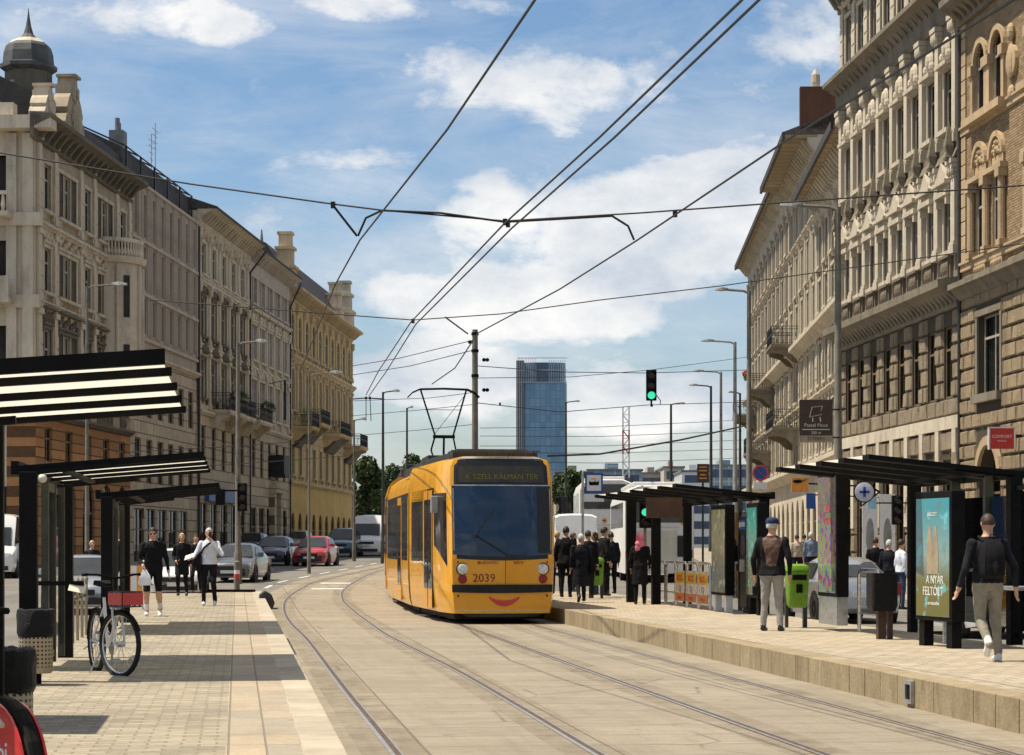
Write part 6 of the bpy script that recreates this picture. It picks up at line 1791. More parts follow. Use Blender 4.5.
# ================================================================== bicycles
def wheel_bm(s, r, n=28, mt=(0, 1), w=.028):
    P = [(0, r * math.cos(2 * PI * k / n), r * math.sin(2 * PI * k / n)) for k in range(n + 1)]
    s.tube(P, w, 8, mt[0], caps=False)
    s.tube([(0, p[1] * .93, p[2] * .93) for p in P], .011, 6, mt[1], caps=False)
    for k in range(18):
        a = 2 * PI * k / 18
        s.bar((.02 * (-1) ** k, .03 * math.cos(a), .03 * math.sin(a)), (0, r * .93 * math.cos(a + .25), r * .93 * math.sin(a + .25)), .004, .004, mt[1])
    s.lathe([(.03, -.05), (.03, .05)], (0, 0, 0), 10, mt[1], ax='x')
def bicycle(label, loc, rz, steer=0.0, basket=None, frame='white', rear_panel=False, wb=1.06, r=.335):
    """Front hub at the origin's x=0,y=0; the rest runs along +y."""
    t = thing('bicycle', label, 'bicycle', loc, rz)
    fw = MB(); wheel_bm(fw, r); f = fw.build('front_wheel', [M['rubber'], M['steel']], t, smooth=True, loc=(0, 0, r), rz=steer)
    s = MB()
    s.tube([(-.06, 0, 0), (-.06, .05, .3), (-.03, .1, .42)], .014, 6); s.tube([(.06, 0, 0), (.06, .05, .3), (.03, .1, .42)], .014, 6); s.bar((-.06, .08, .4), (.06, .08, .4), .04)
    s.build('fork', M[frame], f, smooth=True)
    s = MB(); n = 10
    s.tube([(0, (r + .03) * math.cos(a), (r + .03) * math.sin(a)) for a in [R(20 + 15 * k) for k in range(n)]], .03, 6, e=.3); s.build('mudguard', M['black'], f)
    rw = MB(); wheel_bm(rw, r); b = rw.build('rear_wheel', [M['rubber'], M['steel']], t, smooth=True, loc=(0, wb, r))
    s = MB(); s.tube([(0, (r + .03) * math.cos(a), (r + .03) * math.sin(a)) for a in [R(0 + 15 * k) for k in range(11)]], .03, 6, e=.3); s.build('mudguard', M['black'], b)
    s = MB(); bb = (0, .55, .29); hd = (0, .18, .86); hd2 = (0, .12, .7); st = (0, .72, .82)
    s.tube([hd2, (0, .3, .45), bb], .024, 8); s.tube([bb, st], .018, 8); s.tube([(0, .13, .66), (0, .18, .9)], .022, 8)
    for sx in (-.05, .05): s.tube([bb, (sx, wb, r)], .011, 6); s.tube([(0, .7, .74), (sx, wb, r)], .011, 6)
    s.build('frame', M[frame], t, smooth=True)
    s = MB(); s.tube([(0, .18, .86), (0, .2, 1.04)], .014, 6); s.tube([(-.3, .34, 1.08), (-.2, .2, 1.08), (0, .17, 1.04), (.2, .2, 1.08), (.3, .34, 1.08)], .014, 6); s.tube([(-.31, .4, 1.075), (-.29, .3, 1.08)], .018, 6); s.tube([(.31, .4, 1.075), (.29, .3, 1.08)], .018, 6)
    s.build('handlebar', M['black'], t, smooth=True)
    s = MB(); s.tube([(0, .72, .8), (0, .745, .92)], .014, 6); s.loft([[(-.03, .52, .95), (.03, .52, .95), (.03, .52, .98), (-.03, .52, .98)], [(-.06, .68, .94), (.06, .68, .94), (.06, .68, 1.0), (-.06, .68, 1.0)], [(-.1, .82, .96), (.1, .82, .96), (.09, .82, 1.01), (-.09, .82, 1.01)]]); s.build('saddle', M['black'], t)
    s = MB(); s.lathe([(.09, -.01), (.09, .01)], (.04, .55, .29), 20, 0, ax='x'); s.bar((.06, .55, .29), (.06, .62, .14), .02); s.bar((-.06, .55, .29), (-.06, .48, .44), .02); s.box(.06, .15, .58, .66, .12, .15); s.box(-.15, -.06, .44, .52, .43, .46); s.build('crankset', M['galv'], t)
    s = MB(); s.bar((-.03, .6, .3), (-.17, .68, .0), .016); s.build('kickstand', M['galv'], t)
    if basket:
        s = MB(); x0, x1, y0, y1, z0, z1 = -.13, .13, -.22, .02, .74, .9
        for z in (z0, (z0 + z1) / 2, z1):
            for p, q in (((x0, y0), (x1, y0)), ((x1, y0), (x1, y1)), ((x1, y1), (x0, y1)), ((x0, y1), (x0, y0))): s.bar((*p, z), (*q, z), .012)
        for k in range(9):
            u = k / 8
            for p in ((x0 + (x1 - x0) * u, y0), (x0 + (x1 - x0) * u, y1), (x0, y0 + (y1 - y0) * u), (x1, y0 + (y1 - y0) * u)): s.bar((*p, z0), (*p, z1), .007)
        s.box(x0, x1, y0, y1, z0 - .005, z0 + .005)
        bk = s.build('basket', M['darkgrey'], f, loc=(0, 0, -r))
        s = MB(); s.box(x0, x1, y0 - .012, y0 - .004, z0 + .02, z1 - .01); s.box(x1 + .004, x1 + .012, y0, y1, z0 + .02, z1 - .01); s.box(x0 - .012, x0 - .004, y0, y1, z0 + .02, z1 - .01); s.build('red_panel', M['red'], bk)
    if rear_panel:
        for sx in (-1, 1):
            s = MB(); n = 18
            P = [((r + .015) * math.cos(R(-15 + 210 * k / n)), (r + .015) * math.sin(R(-15 + 210 * k / n))) for k in range(n + 1)] + [(-.12, -.1), (.1, -.1)]
            s.prism(P, 'x', sx * .05, sx * .062); gp = s.build('skirt_guard', M['red'], b)
            o = lettering('bubi', .15, M['white'], gp, (sx * .064, .05, .12), rz=sx * PI / 2, depth=.002)
            s = MB(); s.tube([(sx * .072, (r - .05) * math.cos(R(a)), (r - .05) * math.sin(R(a))) for a in range(60, 170, 10)], .02, 8, e=.6); s.build('guard_rim', M['cream'], b, smooth=True)
    return t
bicycle('city bicycle with red front basket leaning at the third left shelter', (at(120, 23.6), 23.6, PZ), R(24), R(22), basket=True)
bicycle('red hire bicycle cut off by the bottom left corner', (-2.97, 10.95, PZ), R(217), R(-10), frame='white', rear_panel=True)

# ================================================================== signs and signals
def sign_on(name, label, cat, px, py, Y, w, h, back, m, kids, t_=.05, pole=None):
    t = thing(name, label, cat, (at(px, Y), Y, zat(py, Y)))
    s = MB(); s.box(-w / 2, w / 2, 0, t_, -h / 2, h / 2); b = s.build('plate', m, t)
    return t, b
# brown restaurant sign hung from the lamp pole
t, b = sign_on('shop_sign', 'brown hanging restaurant sign fixed to the tall grey lamp pole', 'sign', 816, 421, 66.8, 1.0, 1.3, None, M['brown'], None)
s = MB(); s.box(-.5, .5, -.02, .0, -.65, -.44); s.build('lower_strip', M['tan'], b)
lettering('Pastel Pince', .15, M['cream'], b, (0, -.01, -.13)); lettering('300 m', .12, M['cream'], b, (0, -.01, -.36)); lettering('ÉTTEREM', .13, M['brown'], b, (0, -.025, -.545))
s = MB(); s.box(-.42, .42, -.012, 0, -.27, -.245)
for p, q in (((-.2, .1), (-.12, .42)), ((-.12, .42), (.2, .45)), ((.2, .45), (.14, .3)), ((-.2, .12), (.18, .2)), ((-.1, .1), (-.1, -.02)), ((.12, .12), (.14, -.02))): s.bar((p[0], -.008, p[1]), (q[0], -.008, q[1]), .035, .012)
s.build('emblem', M['cream'], b)
s = MB(); s.bar((.5, .02, .35), (.72, .02, .35), .04); s.bar((.5, .02, -.5), (.72, .02, -.5), .04); s.build('bracket', M['black'], t)
# red sign on the brick house
t, b = sign_on('shop_sign', 'red projecting shop sign with white lettering on the rusticated wall', 'sign', 1002, 438.5, 68.5, .74, .64, None, M['red'], None, .12)
s = MB(); s.box(-.42, -.372, -.01, .13, -.34, .34); s.box(.372, .42, -.01, .13, -.34, .34); s.box(-.42, .42, -.01, .13, .322, .36); s.build('frame', M['white'], t)
lettering('COMFORT', .13, M['white'], b, (0, -.008, .06)); lettering('MATRAC', .07, M['white'], b, (0, -.008, -.08))
s = MB(); s.bar((.42, .06, .1), (1.6, .5, .1), .05); s.build('bracket', M['black'], t)
# pharmacy cross
t = thing('pharmacy_sign', 'round pale sign with a dark blue cross above the pavement', 'sign', (at(864, 62), 62, zat(492, 62)))
s = MB(); s.lathe([(.27, .06), (.27, -.06), (.25, -.07)], (0, 0, 0), 24, 0, ax='y'); s.build('disc', plain('pale_lilac', (.5, .5, .56), .4), t, smooth=True)
s = MB(); s.lathe([(.3, .05), (.3, -.05), (.275, -.05), (.275, .05)], (0, 0, 0), 24, 0, ax='y'); s.build('rim', M['black'], t)
s = MB(); s.box(-.14, .14, -.1, -.072, -.035, .035); s.box(-.035, .035, -.1, -.073, -.14, .14); s.build('cross', M['blue'], t)
s = MB(); s.tube([(.28, 0, .1), (.45, .1, .0), (.6, 4, -.3)], .03, 6); s.build('bracket', M['black'], t)
t, b = sign_on('shop_sign', 'small orange shop sign left of the tall poster', 'sign', 800, 485, 72, .55, .46, None, M['orange'], None, .08)
s = MB(); s.ell((-.08, -.01, .12), .16, .02, .06, 10, 6); s.bar((.05, -.01, .12), (.2, -.01, .18), .04, .02); s.build('emblem', M['black'], b)
s = MB(); s.bar((.27, .05, .05), (3, 4, .05), .05); s.build('bracket', M['black'], t)
t, b = sign_on('shop_sign', 'small blue sign hanging under the orange sign', 'sign', 811, 501, 71, .3, .5, None, M['blue'], None, .06)
s = MB(); s.bar((.15, .03, .2), (3, 4, .2), .04); s.build('bracket', M['black'], t)
t, b = sign_on('shop_sign', 'light blue glowing sign beside the pharmacy cross', 'sign', 872, 503, 63, .26, .34, None, plain('pale_cyan', (.3, .55, .65), .4), None, .06)
s = MB(); s.bar((.1, .05, .0), (4, 5, .1), .04); s.build('bracket', M['black'], t)
# banners beside the pharmacy
for px, lab in ((870, 'tall white grey window banner left of the bystanders'), (887.5, 'tall white grey window banner behind the bystanders')):
    Yb = 74.0; X_ = at(px, Yb)
    t = thing('banner_stand', lab, 'banner', (X_, Yb, .13), 0, 'pale banners at the pharmacy door')
    s = MB(); s.box(-.26, .26, 0, .05, .3, 3.3); s.build('cloth', M['whitecloth'], t); s = MB(); s.ell((0, -.005, 1.9), .14, .012, .6, 10, 8); s.build('print', M['grey'], t)
    s = MB(); s.box(-.3, .3, -.02, .1, 0, .3); s.box(-.02, .02, .05, .08, .3, 3.3); s.build('stand', M['grey'], t)
# parking prohibition sign on a lamp post
t = thing('road_sign', 'round blue no parking sign with red ring on the lamp pole', 'road sign', (at(760, 84), 84 - .15, zat(473, 84)))
s = MB(); s.lathe([(.3, .02), (.3, -.02)], (0, 0, 0), 24, 0, ax='y'); s.build('disc', M['blue'], t)
s = MB(); s.lathe([(.31, .01), (.31, -.03), (.24, -.03), (.24, .01)], (0, 0, 0), 24, 0, ax='y'); s.bar((-.18, -.025, .18), (.18, -.025, -.18), .06, .02); s.build('ring', M['red'], t)
s = MB(); s.box(-.26, .26, -.01, .01, -.62, -.36); s.build('plate', M['white'], t)
s = MB(); s.box(-.03, .03, .02, .1, -.7, .3); s.build('bracket', M['galv'], t)
t, b = sign_on('road_sign', 'brown direction board standing above the far shelter roof', 'road sign', 703, 473, 75, .4, .62, None, M['brown'], None, .04)
s = MB()
for z_, w_ in ((.2, .12), (.08, .14), (-.06, .1), (-.18, .13)): s.box(-w_, w_, -.012, 0, z_ - .02, z_ + .02)
s.build('markings', M['orange'], b)
s = MB(); s.bar((0, .06, -4.2 + .0), (0, .06, .3), .07); s.build('post', M['darkgrey'], t)
# tram stop sign
t = thing('stop_sign', 'square blue framed white tram stop sign above the waiting group', 'stop sign', (at(594, 59), 59, zat(483, 59)))
s = MB(); s.box(-.24, .24, 0, .05, -.27, .27); s.build('frame', M['blue'], t); s = MB(); s.box(-.19, .19, -.01, 0, -.21, .21); s.build('face', M['white'], t)
s = MB(); s.box(-.12, .12, -.02, -.01, -.06, .03); s.box(-.13, -.1, -.02, -.01, -.04, .05); s.box(.1, .13, -.02, -.01, -.04, .05); s.bar((0, -.015, .03), (.05, -.015, .07), .012); s.build('pictogram', M['black'], t)
s = MB(); s.box(-.07, .07, -.02, -.01, .1, .13); s.build('yellow_mark', M['orange'], t)
s = MB(); s.box(-.27, .27, 0, .04, -.5, -.29); s.build('name_board', M['white'], t); s = MB(); s.tube([(-.3, .05, zat(483, 59) * -1 + PZ), (-.3, .05, .3)], .035, 8); s.build('post', M['galv'], t)
# signals
M['lampgreen'] = emit('green_signal_lens', (.05, .75, .42), .8)
M['lensdark'] = plain('dark_lens', (.03, .012, .01), .2)
def signal(t, w=.32, h=.95, lit=2, d=.2):
    s = MB(); s.box(-w / 2, w / 2, 0, d, -h / 2, h / 2); b = s.build('housing', M['black'], t, bevel=.03)
    for i in range(3):
        z = h / 2 - h * (i + .5) / 3
        s = MB(); s.lathe([(h / 8, .01), (h / 8, -.012), (h / 16, -.022)], (0, 0, z), 16, 0, ax='y'); s.build('lens', M['lampgreen'] if i == lit else M['lensdark'], b, smooth=True)
        s = MB(); n = 10
        for k in range(n):
            a0 = PI * k / n; a1 = PI * (k + 1) / n; r_ = h / 7.4
            s.quad((r_ * math.cos(a0), .0, z + r_ * math.sin(a0)), (r_ * math.cos(a1), 0, z + r_ * math.sin(a1)), (r_ * math.cos(a1), -.16, z + r_ * math.sin(a1) - .02), (r_ * math.cos(a0), -.16, z + r_ * math.sin(a0) - .02))
        s.build('visor', M['black'], b)
    return b
Y = 70; t = thing('traffic_light', 'black traffic light showing green hung from the span wire', 'traffic light', (at(651.5, Y), Y, zat(385, Y)))
signal(t, .33, .98); s = MB(); s.tube([(0, .1, -.49), (0, .1, -.68)], .03, 6); s.tube([(.15, .1, -.3), (.3, .1, -.5), (.28, .1, -.62)], .015, 6); s.build('hanger', M['black'], t)
Y = 55; t = thing('traffic_light', 'small green lit signal beside the pink headscarf girl', 'traffic light', (at(645.5, Y), Y, zat(512, Y)))
signal(t, .3, .8, 1); s = MB(); s.box(-.04, .04, .2, .28, -zat(512, Y) + PZ, .4); s.build('post', M['tan'], t)
Y = 78.5; t = thing('traffic_light', 'pair of black signal heads on the tall grey pole left of the cars', 'traffic light', (at(242, Y), Y, zat(497, Y)))
signal(t, .34, 1.0, 9); s = MB(); s.box(-.95, -.62, .02, .24, -.28, .28); s.box(-.7, 0, .1, .16, .2, .26); s.build('side_head', M['black'], t)
Y = 60; t = thing('traffic_light', 'black signal seen from behind by the pharmacy banners', 'traffic light', (at(898, Y), Y, zat(510, Y)))
signal(t, .3, .8, 9); s = MB(); s.tube([(.1, .1, -zat(510, Y) + .13), (.1, .1, .4)], .05, 8); s.build('post', M['black'], t)
# ================================================================== people
def cloth(name, c, var=.35, scale=7, rough=.9, bump=.012):
    t = NT(name); n = t.noise(scale, 5, .65)
    f = t.noise(3.5, 4, .6, t.mapv((1, 1, .5)))
    col = t.mix(t.ramp(n, .35, .7), tuple(x * (1 - var) for x in c), tuple(min(1, x * (1 + var)) for x in c))
    t.bump(f, .05, .7); return t.done(col, rough, 0, .2)
M['skin'] = plain('skin', (.50, .29, .2), .55, 0, .12, 9)
M['skin2'] = plain('skin_tanned', (.42, .23, .15), .55, 0, .12, 9)
M['c_black'] = cloth('black_cloth', (.008, .008, .010)); M['c_dark'] = cloth('dark_navy_cloth', (.013, .014, .02)); M['c_brownblack'] = cloth('dark_brown_jacket', (.04, .025, .02))
M['c_white'] = cloth('white_shirt', (.62, .65, .72), .1); M['c_grey'] = cloth('grey_trousers', (.3, .29, .27), .15); M['c_khaki'] = cloth('khaki_trousers', (.25, .23, .18), .15)
M['c_blue'] = cloth('light_blue_jacket', (.16, .22, .3)); M['c_beige'] = cloth('beige_top', (.45, .36, .28)); M['c_jean'] = cloth('jeans', (.04, .06, .11))
M['c_pink'] = cloth('pink_scarf', (.72, .2, .3), .3, 22); M['c_navycap'] = cloth('navy_cap', (.025, .04, .1)); M['c_leather'] = cloth('brown_leather', (.1, .06, .045), .35, 12, .6)
M['shoe_w'] = plain('white_shoe', (.68, .66, .64), .6); M['shoe_b'] = plain('black_shoe', (.015, .014, .014), .4)
M['sock'] = plain('white_sock', (.7, .7, .68), .9)
M['hair_d'] = plain('dark_hair', (.025, .018, .012), .6, 0, .4, 30); M['hair_b'] = plain('blond_hair', (.42, .3, .15), .6, 0, .3, 30); M['hair_g'] = plain('grey_hair', (.45, .44, .42), .6, 0, .25, 30); M['hair_br'] = plain('brown_hair', (.04, .022, .013), .6, 0, .35, 30)
M['eye'] = plain('eye', (.02, .015, .012), .2); M['lip'] = plain('lip', (.35, .13, .1), .5)

def person(loc, rz, H, top, bottom, label, skin='skin', shoes='shoe_b', sleeves='long', shorts=False, pose=None, hair=None, hairstyle='short', coat=None, voxel=.014, seed=0, build=1.0, socks=None, face=True, group=None, head_tilt=0.0, head_turn=0.0, patch=None):
    """Faces local -y. pose keys: la, ra = ((elbow), (wrist)) offsets from the shoulder; ll, rl = ((knee), (ankle)) offsets from the hip."""
    k = H / 1.75; P = dict(la=((-.06, .03, -.28), (-.07, -.04, -.53)), ra=((.06, .03, -.28), (.07, -.04, -.53)), ll=((-.01, -.02, -.43), (-.015, .02, -.83)), rl=((.01, -.02, -.43), (.015, .02, -.83)), lean=0.0)
    P.update(pose or {})
    t = thing('person', label, 'person', loc, rz, group or 'people on the platforms and pavements')
    bones = []      # (a, b, ra, rb, region)
    mb = MB(); V = Vector
    lean = P['lean']
    pel = V((0, 0, .95)); chest = V((0, -lean * .5, 1.28)); nb = V((0, -lean * .9, 1.47)); hc = V((0, -lean * 1.1 - .015 - head_tilt * .06, 1.635 - head_tilt * .02))
    def seg(a, b, ra, rb, reg, ex=1.0, n=14):
        a = V(a); b = V(b); bones.append((a, b, ra, rb, reg))
        mb.tube([a - (b - a).normalized() * ra * .0, a, b], [ra * .98, ra, rb], n, 0) if False else mb.tube([a, b], [ra, rb], n, 0)
        mb.ell(a, ra, ra, ra, 12, 8); mb.ell(b, rb, rb, rb, 12, 8)
    def slab(rows, reg):                      # elliptical torso rings (z, y, rx, ry)
        n = 20
        mb.loft([[(rx * math.cos(2 * PI * i / n), y + ry * math.sin(2 * PI * i / n), z) for i in range(n)] for z, y, rx, ry in rows])
    B = build
    slab([(.84, 0, .145 * B, .10), (.92, .01, .178 * B, .125), (1.0, .005, .17 * B, .12), (1.1, -lean * .2, .16 * B, .112), (1.22, -lean * .45, .18 * B, .125), (1.34, -lean * .65, .188 * B, .125), (1.41, -lean * .8, .155, .105), (1.455, -lean * .9, .1, .08), (1.5, -lean * .95, .065, .062)], 'torso')
    seg(nb + V((0, 0, -.02)), hc + V((0, .015, -.07)), .06, .056, 'neck')
    # head: skull, jaw, nose, ears, brow
    rot = Matrix.Rotation(head_turn, 3, 'Z') @ Matrix.Rotation(head_tilt, 3, 'X')
    def hp(x, y, z): return hc + rot @ V((x, y, z))
    mb.ell(hc, .076, .094, .105, 16, 12, rot=rot); mb.ell(hp(0, -.018, -.055), .058, .07, .068, 14, 10, rot=rot); mb.ell(hp(0, -.062, -.098), .028, .026, .022, 8, 6)
    mb.tube([hp(0, -.088, .012), hp(0, -.108, -.022), hp(0, -.094, -.034)], [.010, .016, .012], 8)
    for sx in (-1, 1): mb.ell(hp(sx * .078, .012, -.01), .012, .022, .034, 8, 6); mb.ell(hp(sx * .036, -.078, .022), .024, .014, .010, 8, 6)
    sh = {}; hands = []
    for s_, arm in ((-1, 'la'), (1, 'ra')):
        S = V((s_ * .168 * B, -lean * .75, 1.385)); e, w = P[arm]; E = S + V(e); W = S + V(w)
        seg(S, E, .066 * B, .048, 'uarm'); seg(E, W, .047, .033, 'farm')
        d = (W - E).normalized(); side = V((0, -1, 0)) - d * d.dot(V((0, -1, 0)))
        side = side.normalized() if side.length > .2 else V((1, 0, 0))
        nrm = d.cross(side).normalized()
        # palm and five separate, unequal, slightly curled fingers
        pc = W + d * .055
        mb.loft([[W + side * .022 * c + nrm * .016 * q for c, q in ((-1, -1), (1, -1), (1, 1), (-1, 1))], [W + d * .05 + side * .038 * c + nrm * .015 * q for c, q in ((-1, -1), (1, -1), (1, 1), (-1, 1))], [W + d * .095 + side * .04 * c + nrm * .012 * q for c, q in ((-1, -1), (1, -1), (1, 1), (-1, 1))]])
        curl = nrm * (-s_) * .5
        for i, ln in enumerate((.07, .08, .075, .058)):
            b0 = W + d * .09 + side * (.031 - .0205 * i)
            mb.tube([b0, b0 + d * ln * .5 + curl * .012, b0 + d * ln * .85 + curl * .05], [.0095, .009, .0075], 7)
        b0 = W + d * .03 + side * .03; mb.tube([b0, b0 + d * .03 + side * .03, b0 + d * .062 + side * .032 + curl * .02], [.012, .011, .009], 7)
        bones.append((W, W + d * .17, .045, .03, 'hand')); hands.append(W + d * .1)
    for s_, leg in ((-1, 'll'), (1, 'rl')):
        Hp = V((s_ * .09, .005, .92)); kk, a = P[leg]; K = Hp + V(kk); A = Hp + V(a)
        seg(Hp, K, .094 * B, .066, 'thigh'); seg(K, A, .064, .048, 'shin')
        ft = P.get(leg + 'f', (0, -1, 0)); f = V(ft).normalized(); up = V((0, 0, 1)) if abs(f.z) < .8 else V((0, 1, 0))
        dn = (up - f * f.dot(up)).normalized() * -1
        h0 = A + dn * .045 - f * .05; toe = A + dn * .055 + f * .17
        mb.tube([h0, h0 + f * .06, toe - f * .05, toe], [.042, .047, .044, .03], 12, e=.8)
        bones.append((h0, toe, .06, .05, 'foot'))
        bones.append((A + (K - A) * .12, A + (K - A) * .36, .05, .055, 'ankle'))
    # a coat or jacket hem as part of the surface
    if coat:
        z0 = coat
        slab([(z0, .01, .2 * B, .16), ((z0 + .95) / 2, .01, .19 * B, .145), (.95, .005, .185 * B, .135), (1.1, -lean * .2, .172 * B, .122), (1.3, -lean * .6, .2 * B, .132), (1.42, -lean * .8, .17, .105)], 'coat')
    me0 = mb.mesh('person_body', M['skin'])
    o = link('person_body', me0)
    md = o.modifiers.new('r', 'REMESH'); md.mode = 'VOXEL'; md.voxel_size = voxel / k * 1.0; md.adaptivity = 0
    sm = o.modifiers.new('s', 'SMOOTH'); sm.iterations = 3; sm.factor = .5
    me = eval_mesh(o, 'person_body'); bpy.data.objects.remove(o); bpy.data.meshes.remove(me0)
    n = len(me.vertices); co = np.empty(n * 3); me.vertices.foreach_get('co', co); co = co.reshape(-1, 3)
    nn = np.empty(n * 3); me.vertices.foreach_get('normal', nn); nn = nn.reshape(-1, 3)
    # cloth folds
    rnd = random.Random(seed + 3); off = np.zeros(n)
    for i in range(n):
        p = co[i]
        if p[2] < 1.46 and p[2] > .1:
            amp = .016 if p[2] > .8 else .011
            off[i] = amp * mnoise.noise(Vector((p[0] * 9 + seed, p[1] * 9, p[2] * 6))) + .006 * mnoise.noise(Vector((p[0] * 22, p[1] * 22 + seed, p[2] * 16)))
    hm = np.array([[*((b[0] + b[1]) / 2)] for b in bones if b[4] == 'hand'])
    for h in hm: off[np.linalg.norm(co - h, axis=1) < .13] = 0
    co = co + nn * off[:, None]
    # regions by nearest bone
    fc = np.array([p.center[:] for p in me.polygons])
    best = np.full(len(fc), 1e9); reg = np.zeros(len(fc), int); names = ['torso', 'neck', 'uarm', 'farm', 'hand', 'thigh', 'shin', 'foot', 'ankle', 'head']
    for a, b, ra, rb, rg in bones:
        a = np.array(a); b = np.array(b); ab = b - a; tt = np.clip(((fc - a) @ ab) / (ab @ ab), 0, 1)
        dist = np.linalg.norm(fc - (a + tt[:, None] * ab), axis=1) - (ra + (rb - ra) * tt)
        if rg == 'ankle': dist = dist + (0 if (socks or shorts) else 9)
        m_ = dist < best; best[m_] = dist[m_]; reg[m_] = names.index(rg)
    tors = (fc[:, 2] > (coat or .93)) & (fc[:, 2] < 1.475) & (np.abs(fc[:, 0]) < .23) & ~np.isin(reg, [2, 3, 4])
    hd = np.linalg.norm(fc - np.array(hc), axis=1) < .155
    mats = [M[skin], M[top], M[bottom], M[shoes], M[socks or shoes]]
    mi = np.zeros(len(fc), int)
    mi[np.isin(reg, [5, 6])] = 2; mi[reg == 7] = 3
    if socks or shorts: mi[reg == 8] = 4 if socks else 0
    if shorts: mi[(reg == 6)] = 0; mi[(reg == 8)] = 4 if socks else 0; mi[(fc[:, 2] < .48) & (fc[:, 2] > .35) & np.isin(reg, [5, 6])] = 0
    mi[np.isin(reg, [0, 2]) | tors] = 1
    if sleeves == 'long': mi[reg == 3] = 1
    mi[(reg == 1) & (fc[:, 2] < 1.475)] = 1
    mi[(reg == 1) & (fc[:, 2] >= 1.475)] = 0; mi[hd] = 0
    mi[reg == 4] = 0
    if patch:
        fn_ = np.array([p.normal[:] for p in me.polygons]); mats.append(M[patch[1]])
        mi[patch[0](fc, fn_) & np.isin(mi, [1])] = len(mats) - 1
    co *= k
    me.vertices.foreach_set('co', co.ravel())
    me.materials.clear()
    for m_ in mats: me.materials.append(m_)
    me.polygons.foreach_set('material_index', mi.astype(np.int32)); me.polygons.foreach_set('use_smooth', [True] * len(me.polygons)); me.update()
    link('body', me, t)
    def child(name, fn, m, smooth=True):
        s = MB(); fn(s); s.v = [(x * k, y * k, z * k) for x, y, z in s.v]; return s.build(name, m, t, smooth=smooth)
    if face:
        def eyes(s):
            for sx in (-1, 1): s.ell(hp(sx * .032, -.083, .008), .011, .008, .007, 8, 6)
        child('eyes', eyes, M['eye'])
        def mouth(s): s.tube([hp(-.022, -.078, -.062), hp(0, -.087, -.060), hp(.022, -.078, -.062)], [.003, .006, .003], 6)
        child('mouth', mouth, M['lip'])
    if hair:
        def hh(s):
            vs = []; fs = []; nu, nv = 26, 14
            for j in range(nv + 1):
                for i in range(nu):
                    ph = 2 * PI * i / nu; front = max(0, -math.sin(ph)); side = abs(math.cos(ph))
                    end = {'short': 1.95 - 1.0 * front ** .8, 'long': 2.15 - 1.25 * front ** 1.2, 'cropped': 1.75 - .75 * front}[hairstyle]
                    th = end * j / nv
                    rr_ = 1.0 + .05 * mnoise.noise(Vector((math.cos(ph) * 4 + seed, math.sin(ph) * 4, th * 4)))
                    th_ = .094 if hairstyle != 'cropped' else .085
                    q = Vector((.084 * rr_ * math.sin(th) * math.cos(ph), (.104 * math.sin(th) * math.sin(ph) + .006) * rr_, .117 * math.cos(th) * rr_ - (0)))
                    if hairstyle == 'long' and th > 1.5: q.z -= (th - 1.5) * .12
                    vs.append(hc + rot @ q)
            for j in range(nv):
                for i in range(nu): fs.append((j * nu + i, (j + 1) * nu + i, (j + 1) * nu + (i + 1) % nu, j * nu + (i + 1) % nu))
            s.add(vs, fs)
        child('hair', hh, M[hair])
    t['_h'] = 0; del t['_h']
    return t, child, hc, hp, [h for h in hands]

WALK = dict(ll=((-.01, -.2, -.39), (-.01, -.13, -.81)), rl=((.01, .02, -.43), (.02, .3, -.75)), rlf=(0, -.7, -.7))
def foot(px, py): return G(px, py, PZ)
# man in black with shorts, walking towards the viewer with a white bag, looking down
p = foot(153, 616)
t, ch, hc, hp, hd = person(p, .12, 1.76, 'c_black', 'c_black', 'man in black sweater and shorts carrying a white plastic bag', shorts=True, socks='sock', shoes='shoe_w', hair='hair_d', head_tilt=.3, voxel=.012, build=1.08,
    pose=dict(la=((-.09, .0, -.28), (-.0, -.2, -.40)), ra=((.08, .05, -.27), (.12, -.05, -.52)), ll=((-.03, -.14, -.41), (-.03, -.05, -.83)), rl=((.02, -.02, -.43), (.04, .2, -.79)), rlf=(0, -.85, -.5)), seed=1)
h = hd[0]
ch('white_bag', lambda s: (s.loft([[(h.x + a * .03, h.y + b * .02, h.z - .02) for a, b in ((-1, -1), (1, -1), (1, 1), (-1, 1))], [(h.x + a * .1, h.y + b * .06, h.z - .14) for a, b in ((-1, -1), (1, -1), (1, 1), (-1, 1))], [(h.x + a * .13, h.y + b * .08, h.z - .28) for a, b in ((-1, -1), (1, -1), (1, 1), (-1, 1))], [(h.x + a * .1, h.y + b * .06, h.z - .33) for a, b in ((-1, -1), (1, -1), (1, 1), (-1, 1))]])), M['whitecloth'])
ch('sunglasses', lambda s: [s.ell(hp(sx * .034, -.092, .01), .028, .01, .018, 10, 6) for sx in (-1, 1)] and s.bar(hp(-.08, 0, .015), hp(-.06, -.08, .012), .008) and s.bar(hp(.08, 0, .015), hp(.06, -.08, .012), .008), M['eye'])
# woman in black
p = foot(182, 596.5)
t, ch, hc, hp, hd = person(p, .1, 1.68, 'c_black', 'c_black', 'blond woman dressed in black between the two walking men', hair='hair_b', hairstyle='long', coat=.6, pose=dict(la=((-.07, .03, -.28), (.02, -.16, -.42)), **WALK), seed=2)
